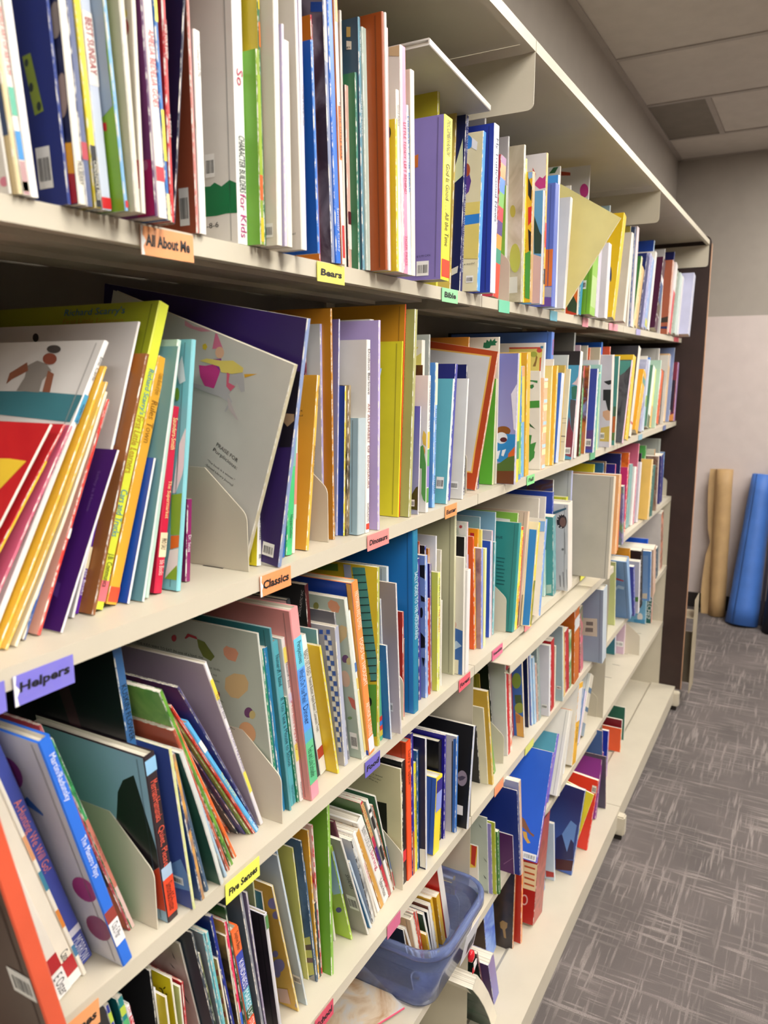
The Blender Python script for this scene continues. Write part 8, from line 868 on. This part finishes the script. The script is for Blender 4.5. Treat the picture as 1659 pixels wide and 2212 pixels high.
LABELS = [
(-0.7446, -0.6828, 1.566, 0.023, 'f0a066', 'All About Me', 'orange paper label reading All About Me on the top shelf edge', TORN_, 0),
(-0.4866, -0.4297, 1.567, 0.021, 'ecdf62', 'Bears', 'yellow paper label reading Bears on the top shelf edge', None, 0),
(-0.1589, -0.1017, 1.5675, 0.02, '96dba0', 'Bible', 'pale green paper label reading Bible on the top shelf edge', None, 0),
(0.0747, 0.1279, 1.5675, 0.021, '6cc7a0', '', 'teal green paper label right of the Bible label, top shelf edge', None, 0),
(0.3701, 0.4188, 1.5675, 0.02, '5fa3b8', '', 'blue paper label near the middle of the top shelf edge', None, 0),
(0.6219, 0.6721, 1.5675, 0.021, 'f29aa8', '', 'short pink paper label on the top shelf edge, right of the blue label', None, 0),
(0.8839, 0.9864, 1.5675, 0.018, 'f29aa8', '', 'longer pink paper label on the top shelf edge', None, 0),
(1.2342, 1.2969, 1.5675, 0.018, 'a9a2d0', '', 'lilac paper label near the far end of the top shelf edge', None, 0),
(1.9381, 2.044, 1.5675, 0.018, 'e0606a', '', 'red paper label at the far end of the top shelf edge', None, 0),
(-0.8937, -0.841, 1.2302, 0.0235, '7b74d2', 'Helpers', 'violet paper label reading Helpers on the second shelf edge', TORN_, 0),
(-0.9176, -0.9004, 1.2302, 0.0235, '7b74d2', '', 'violet paper label cut off by the left edge of the photo', None, 0),
(-0.6042, -0.5497, 1.2362, 0.0225, 'f0965c', 'Classics', 'orange paper label reading Classics on the second shelf edge', TORN_, 0),
(-0.3803, -0.3226, 1.2372, 0.021, 'ec8a86', 'Dinosaurs', 'coral paper label reading Dinosaurs on the second shelf edge', None, 0),
(-0.1381, -0.0933, 1.2377, 0.02, 'f09a5a', 'Easter', 'orange paper label reading Easter on the second shelf edge', None, 0),
(0.2557, 0.3024, 1.2377, 0.019, '86dc8a', 'Fall', 'bright green paper label reading Fall on the second shelf edge', None, 0),
(0.7485, 0.8004, 1.2377, 0.019, '5aa87a', '', 'dark green paper label on the second shelf edge', None, 0),
(1.3622, 1.4227, 1.2377, 0.018, '8ab4c4', '', 'pale blue paper label on the second shelf edge', None, 0),
(1.8159, 1.8764, 1.2377, 0.018, '5a6a9a', '', 'navy paper label at the far end of the second shelf edge', None, 0),
(-0.8856, -0.8426, 0.9207, 0.0235, 'f0a066', 'Games', 'orange paper label ending in mes on the third shelf edge', None, 0),
(-0.678, -0.6216, 0.9227, 0.0235, 'f0ef5a', 'Five Senses', 'yellow paper label reading Five Senses on the third shelf edge', None, 0),
(-0.3905, -0.3493, 0.9237, 0.023, '6a60bc', 'Food', 'violet paper label reading Food on the third shelf edge', None, 0),
(-0.0722, -0.0233, 0.9247, 0.022, 'e45a6a', 'Forest', 'red paper label reading Forest on the third shelf edge', None, 0),
(0.0845, 0.1389, 0.9257, 0.02, 'dc5f86', 'Friendship', 'dark pink paper label reading Friendship on the third shelf edge', None, 0),
(0.2706, 0.3128, 0.9262, 0.02, 'e87a80', '', 'coral paper label above the spare shelf on the third shelf edge', None, 0),
(0.7065, 0.7568, 0.9262, 0.016, 'ecec4a', '', 'yellow paper label above the spare shelf on the third shelf edge', None, 0),
(1.0272, 1.0624, 0.9262, 0.018, '5aa87a', '', 'green paper label on the third shelf edge, farther half', None, 0),
(-0.5214, -0.4786, 0.627, 0.0235, 'd24a60', 'School', 'crimson paper label reading School on the fourth shelf edge', None, 0),
(-0.3287, -0.2871, 0.629, 0.022, 'd0688a', '', 'rose paper label on the fourth shelf edge above the blue bin', None, 0),
(0.1158, 0.1655, 0.629, 0.02, 'f09a6a', '', 'orange paper label on the fourth shelf edge by the join', None, 0),
(0.3013, 0.3588, 0.6295, 0.018, 'd8d868', '', 'pale yellow paper label on the fourth shelf edge', None, 0),
]
ENDS = [
(0.1276, 0, 1.5683, 0.0691, 'cream steel bookend on the top shelf beside the rainbow block spine'),
(-0.6008, 0.016, 1.2385, 0.0615, 'largest cream steel bookend, before the tipped white book on the second shelf'),
(-0.4408, 0.0196, 1.2385, 0.0672, 'cream steel bookend left of the tall lilac book on the second shelf'),
(-0.7635, 0.0084, 0.927, 0.0602, 'cream steel bookend left of the light blue and black book on the third shelf'),
(-0.5649, 0.0084, 0.927, 0.0587, 'cream steel bookend before the fruit book on the third shelf'),
(-0.2561, 0.0103, 0.927, 0.064, 'small cream steel bookend left of the large blue hardcover on the third shelf'),
(0.1953, 0.0134, 0.927, 0.0713, 'cream steel bookend before the teal hardcover in the middle section'),
(-0.2463, 0.0156, 0.6303, 0.0649, 'cream steel bookend before the cream worn paperback on the fourth shelf'),
(0.2137, 0.0171, 0.6303, 0.0618, 'cream steel bookend in the middle section of the fourth shelf'),
(1.6673, 0.01, 0.383, 0.0766, 'cream steel bookend standing by the pink paperback on the fifth shelf'),
]
LYING = [
('lying_picture_book', (-0.1596, -0.03, 1.8412), 0.213, 0.21, 0.009, (0.0, 0.101, 0), 'e6e0d8', 'c9c8bc', 'white spined picture book lying flat on top of the books on the top shelf', None, 'n:d9d8c8,b5b8a0,c9bcc4'),
('lying_picture_book', (-0.355, 0.085, 0.3835), 0.26, 0.24, 0.003, (0, 0, -0.3), '8fc4d4', '7ab4c4', 'pale blue paperback lowest in the flat pile left of the blue bin', None, None),
('lying_picture_book', (-0.35, 0.08, 0.3875), 0.26, 0.24, 0.003, (0, 0, -0.22), 'a8d0dc', '8ab8cc', 'second pale blue paperback in the flat pile left of the blue bin', None, None),
('lying_picture_book', (-0.345, 0.075, 0.3915), 0.26, 0.24, 0.004, (0, 0, -0.42), 'd84a6a', 'n:c9d4e0,d8c4a8,b08050', 'glossy picture paperback with pink edge on top of the flat pile left of the bin', None, None),
('lying_picture_book', (-0.15, 0.06, 0.0935), 0.26, 0.22, 0.006, (0, 0, 0.0), '5a7a3a', '6a6a34', 'olive green magazine lying on the bottom shelf below the blue bin', None, None),
]
# ------------------------------------------------------------------ books
PAGES = pages_mat()
def shell(bm, T, W, H, c, r, n, bow, mats=(0, 1, 2, 3)):
    """a cover bent round the pages: outer and inner skin, n steps in height; bow lifts the middle sideways"""
    r = min(r, T*.3); c = min(c, T*.3)
    outer = [(0, W), (0, r), (r, 0), (T-r, 0), (T, r), (T, W)]; om = [mats[0], mats[2], mats[1], mats[2], mats[3]]
    inner = [(T-c, W), (T-c, c), (c, c), (c, W)]
    prof = outer+inner; rows = []
    for k in range(n+1):
        t = k/n; dx = bow*4*t*(1-t)
        rows.append([bm.verts.new((x+dx*(.4+.6*min(1, y/.1)), y, H*t)) for x, y in prof])
    m = len(prof)
    for k in range(n):
        for i in range(m):
            j = (i+1) % m
            f = bm.faces.new((rows[k][i], rows[k][j], rows[k+1][j], rows[k+1][i]))
            f.material_index = om[i] if i < 5 else 4
    for row, flip in ((rows[0], True), (rows[-1], False)):
        o, q = row[:6], row[6:]
        for vs in ((o[0], o[1], q[2], q[3]), (o[1], o[2], o[3], o[4], q[1], q[2]), (o[4], o[5], q[0], q[1])):
            f = bm.faces.new(vs[::-1] if flip else vs); f.material_index = 2
    bmesh.ops.recalc_face_normals(bm, faces=bm.faces[:])
def patch(name, pts, m, parent, face, off=.0004, T=0):
    """flat printed shape: face 'c' = left cover (u into the shelf), 's' = spine"""
    bm = B()
    co = [(-off, u, v) if face == 'c' else (u, -off, v) for u, v in pts]
    vs = [bm.verts.new(p) for p in co]
    f = bm.faces.new(vs); f.normal_update()
    if (face == 'c' and f.normal.x > 0) or (face == 's' and f.normal.y > 0): bmesh.ops.reverse_faces(bm, faces=[f])
    if len(pts) > 4: bmesh.ops.triangulate(bm, faces=bm.faces[:])
    return link(name, bm, m, parent)
WHITE = paint('efede8', .5, .02); BLACK = paint('1d1d1f', .5, .02)
def barcode(parent, u0, v0, u1, v1, rnd):
    s = patch('barcode_label', [(u0, v0), (u1, v0), (u1, v1), (u0, v1)], WHITE, parent, 'c', .0005)
    bm = B(); w = u1-u0; h = v1-v0; x = u0+w*.10
    while x < u1-w*.10:
        d = w*rnd.choice((.012, .02, .035)); vs = [bm.verts.new((-.0007, a, b)) for a, b in ((x, v0+h*.18), (x, v0+h*.74), (x+d, v0+h*.74), (x+d, v0+h*.18))]
        bm.faces.new(vs); x += d+w*rnd.choice((.015, .025, .04))
    bars = link('barcode_bars', bm, BLACK, s); bars['kind'] = 'stuff'
    return s
def book(row):
    desc, shelf, X, Y, T, H, Wd, lean, pitch, sp, cv, op, label = row
    rnd = random.Random(desc); hard = op.get('hard'); bow = op.get('bow', 0)
    z = ZS[shelf]
    if shelf == 6 and Y > .02: z -= .009
    name = 'hardcover_book' if hard else ('thin_picture_book' if T < .0045 else 'picture_book')
    c, r, inset = (.0024, .0012, .0035) if hard else (.0006, .0009, .0006)
    bm = B(); shell(bm, T, Wd, H, c, r, 4 if bow else 1, bow)
    ms, mc, we = ink(sp), ink(cv), worn(first(sp))
    o = link(name, bm, [mc, ms, we if not hard else ms, mc, paint('e4ded0', .7, .02)])
    o.location = (X, Y, z + (T*math.sin(lean) if lean > 0 else 0) + .0006); o.rotation_euler = (pitch, lean, 0)
    tag(o, label, 'book', 'small books in the blue bin' if shelf == 7 else 'books on the %s shelf' % ('top', 'second', 'third', 'fourth', 'fifth', 'bottom')[shelf-1])
    # leaves: the paper block between the boards
    c2 = min(c, T*.3)
    bm = B(); n = 4 if bow else 1; rows = []
    for k in range(n+1):
        t = k/n; zz = inset+(H-2*inset)*t; dx = bow*4*t*(1-t)
        rows.append([bm.verts.new((x+dx*(.4+.6*min(1, y/.1)), y, zz)) for x, y in ((c2+.0001, c2+.0008), (T-c2-.0001, c2+.0008), (T-c2-.0001, Wd-inset), (c2+.0001, Wd-inset))])
    for k in range(n):
        for i in range(4): bm.faces.new((rows[k][i], rows[k][(i+1) % 4], rows[k+1][(i+1) % 4], rows[k+1][i]))
    bm.faces.new(rows[0][::-1]); bm.faces.new(rows[-1]); link('page_block', bm, PAGES, o)
    if hard:                                                   # shade of the hinge groove, painted as a flat dimmed strip
        for yy in (.0085,): patch('hinge_shade', [(yy, .003), (yy+.0016, .003), (yy+.0016, H-.003), (yy, H-.003)], paint(dim(first(cv)), .5, .03), o, 'c', .0003)
    for k, (nm, pts, col) in enumerate(op.get('art', [])):
        patch(nm, pts, ink(col), o, 'c', .0003+.00006*k)
    for v0, v1, col in op.get('sb', []):
        e = min(.0004, T*.1); patch('spine_band', [(e, v0), (T-e, v0), (T-e, v1), (e, v1)], ink(col), o, 's', .00025)
    if 'bc' in op: barcode(o, *op['bc'], rnd)
    for s, v1, v0, col in op.get('t', []):
        hgt = min(T*.62, .012)
        lettering('spine_title', s, .01, paint(col, .5, .02), o, (T/2-hgt/2+.0003, -.0006, v1), (0, 0, -1), (1, 0, 0), fit=v1-v0, hfit=hgt)
    for s, u0, v0, u1, v1, col in op.get('ct', []):
        d = Vector((0, u1-u0, v1-v0)); L = d.length; x = d.normalized(); y = Vector((1, 0, 0)).cross(x)*-1
        if len(s) == 1: L = min(L, .02)
        lettering('cover_text', s, L/max(3, len(s))*1.9, paint(col, .5, .02), o, (-.0011, u0, v0), x, -y if y.z < 0 else y, fit=L)
    return o
def dim(h):
    return ''.join('%02x' % int(int(h[i:i+2], 16)*.78) for i in (0, 2, 4))
for row in BOOKS: book(row)
# ------------------------------------------------------------------ paper category labels on the shelf lips
def shelf_label(x0, x1, z1, h, col, text, label, edge=None, tilt=0, y=-.0012):
    bm = B(); box(bm, (0, -.0006, -h), (x1-x0, 0, 0)); o = link('shelf_label', bm, art([col, dimw(col)], 60, .5)); o.location = (x0, y, z1); o.rotation_euler = (0, tilt, 0)
    tag(o, label, 'label', 'paper labels on the shelf edges')
    w = x1-x0
    if text:
        n = len(text); ff = min(.84*w, n*h*.42)
        lettering('label_lettering', text, .01, BLACK, o, ((w-ff)/2, -.0009, -h*.68), (1, 0, 0), (0, 0, 1), fit=ff, hfit=h*.42 if any(c in 'plfgA' for c in text) else h*.36, shear=.08, bold=.00035)
    if edge:
        bm = B()
        for a, b in edge:
            vs = [bm.verts.new((p*w, -.0008, -q*h)) for p, q in a]; bm.faces.new(vs)
        e = link('torn_paper_edge', bm, WHITE, o)
    return o
def dimw(h): return ''.join('%02x' % min(255, int(int(h[i:i+2], 16)*.9+18)) for i in (0, 2, 4))
TORN = [([(0, 0), (.05, 0), (.03, .3), (.09, .5), (.04, .7), (.06, 1), (0, 1)], 0)]
for a in LABELS: shelf_label(*a)
# ------------------------------------------------------------------ steel bookends
def bookend(x, y, z, h, label, chamfer=.055, w=.12):
    o = empty('bookend', (x, y, z)); tag(o, label, 'bookend', 'cream steel bookends')
    bm = B(); pts = rounded([(0, 0), (0, h), (chamfer, h+chamfer*.85), (w, h+chamfer*.85), (w, 0)], .008, (1,), 4)
    prism(bm, [(0, p, q) for p, q in pts], (.0012, 0, 0)); link('upright_plate', bm, STEEL, o)
    bm = B(); box(bm, (.0014, .01, .0003), (.0022, w, .0012)); link('base_tongue', bm, STEEL, o)
    return o
for a in ENDS: bookend(*a)
# ------------------------------------------------------------------ blue plastic bin with small books
binm, nt, bb = newmat('clear_blue_plastic')
bb.inputs['Base Color'].default_value = lin('b4c2ea'); bb.inputs['Transmission Weight'].default_value = .82; bb.inputs['Roughness'].default_value = .12; bb.inputs['IOR'].default_value = 1.12
n = nd(nt, 'ShaderNodeTexNoise', _Scale=40.0); r = ramp(nt, n.outputs['Fac'], [(.3, lin('a9b8e6')), (.7, lin('bccaf0'))]); nt.links.new(r.outputs[0], bb.inputs['Base Color'])
bx0, bx1, by0, by1, bz0, bz1 = -.214, -.024, -.018, .262, .3833, .520
t = empty('plastic_bin', (0, 0, 0)); t.location = ((bx0+bx1)/2, .14, bz0)
tag(t, 'translucent blue plastic bin of small books on the fifth shelf', 'bin')
def loop(x0, x1, y0, y1, rad, z, n=8):
    out = []
    for cx, cy, a0 in ((x1-rad, y1-rad, 0), (x0+rad, y1-rad, 90), (x0+rad, y0+rad, 180), (x1-rad, y0+rad, 270)):
        for k in range(n+1):
            a = math.radians(a0+90*k/n); out.append((cx+rad*math.cos(a), cy+rad*math.sin(a), z))
    return out
def loops(name, ls, m, cap=False, parent=None, closed=True):
    bm = B(); R = [[bm.verts.new(Vector(p)-t.location) for p in l] for l in ls]; k = len(R[0])
    for a, b in zip(R, R[1:]):
        for i in range(k): bm.faces.new((a[i], a[(i+1) % k], b[(i+1) % k], b[i]))
    if cap: bm.faces.new(R[0][::-1])
    bmesh.ops.recalc_face_normals(bm, faces=bm.faces[:]); return link(name, bm, m, parent or t, True)
e = .024
w = loops('bin_wall', [loop(bx0+.012, bx1-.012, by0+.012, by1-.012, .03, bz0), loop(bx0+.003, bx1-.003, by0+.003, by1-.003, .036, bz0+.006), loop(bx0-.008, bx1+.004, by0-.010, by1, .040, bz0+.07), loop(bx0-e*.5, bx1+.008, by0-.020, by1, .044, bz1-.022)], binm, True)
w.modifiers.new('s', 'SOLIDIFY').thickness = .0018
rm = loops('bin_rim', [loop(bx0-e*.5, bx1+.008, by0-.020, by1, .044, bz1-.022), loop(bx0-e, bx1+.012, by0-.032, by1+.004, .054, bz1-.018), loop(bx0-e, bx1+.012, by0-.032, by1+.004, .054, bz1-.002), loop(bx0-e+.004, bx1+.010, by0-.028, by1, .050, bz1), loop(bx0-e*.5, bx1+.006, by0-.020, by1-.006, .044, bz1-.004)], binm)
rm.modifiers.new('s', 'SOLIDIFY').thickness = .0014
bm = B(); box(bm, (0, -.0006, 0), (.062, 0, .066)); s = link('printed_sticker', bm, paint('d2d2d8', .5, .03), t); s.location = Vector((-.118, by0-.0125, bz0+.030))-t.location; s.rotation_euler = (math.radians(11), 0, 0)
bm = B(); rr = random.Random(3); x = .022
while x < .056:
    d = rr.choice((.0008, .0015, .0022)); vs = [bm.verts.new((a, -.0009, b)) for a, b in ((x, .008), (x+d, .008), (x+d, .032), (x, .032))]; bm.faces.new(vs); x += d+rr.choice((.001, .0018))
q = link('sticker_bars', bm, BLACK, s); q['kind'] = 'stuff'
# small red and white tag clipped to the end of the bin rim
o = empty('red_tag', (-.072, -.034, .402)); tag(o, 'small shiny red and white tag hanging at the front corner of the blue bin', 'tag')
bm = B(); bmesh.ops.create_icosphere(bm, subdivisions=2, radius=.011); 
for v in bm.verts: v.co = Vector((v.co.x*.9, v.co.y*.55, v.co.z*1.1+.0012*math.sin(900*v.co.x)))
link('foil_bow', bm, paint('d8202c', .2, .1), o, True)
bm = B(); prism(bm, [(-.006, -.008, -.008), (.004, -.009, -.004), (.006, -.009, -.016), (-.004, -.008, -.024)], (0, .001, 0)); link('paper_strip', bm, paint('e8e0e0', .4, .05), o)
bm = B(); prism(bm, [(-.008, -.007, -.018), (.003, -.007, -.016), (.002, -.007, -.030), (-.009, -.007, -.028)], (0, .001, 0)); link('red_strip', bm, paint('c81f2a', .25, .1), o)
# ------------------------------------------------------------------ books lying flat
def lying(name, loc, L, D, T, rot, spine, cover, label, top=None, under=None):
    o = empty(name, loc); o.rotation_euler = rot; tag(o, label, 'book', 'books lying flat')
    bm = B(); shell(bm, T, D, L, .0022, .001, 1, 0)
    q = link('cover', bm, [ink(under or cover), ink(spine), ink(spine), ink(cover), WHITE], o); q.rotation_euler = (0, math.radians(90), 0); q.location = (-L/2, 0, T)
    bm = B(); box(bm, (.0024, .003, .0035), (T-.0024, D-.003, L-.0035)); g = link('page_block', bm, PAGES, o); g.rotation_euler = q.rotation_euler; g.location = q.location
    return o
for a in LYING: lying(*a)
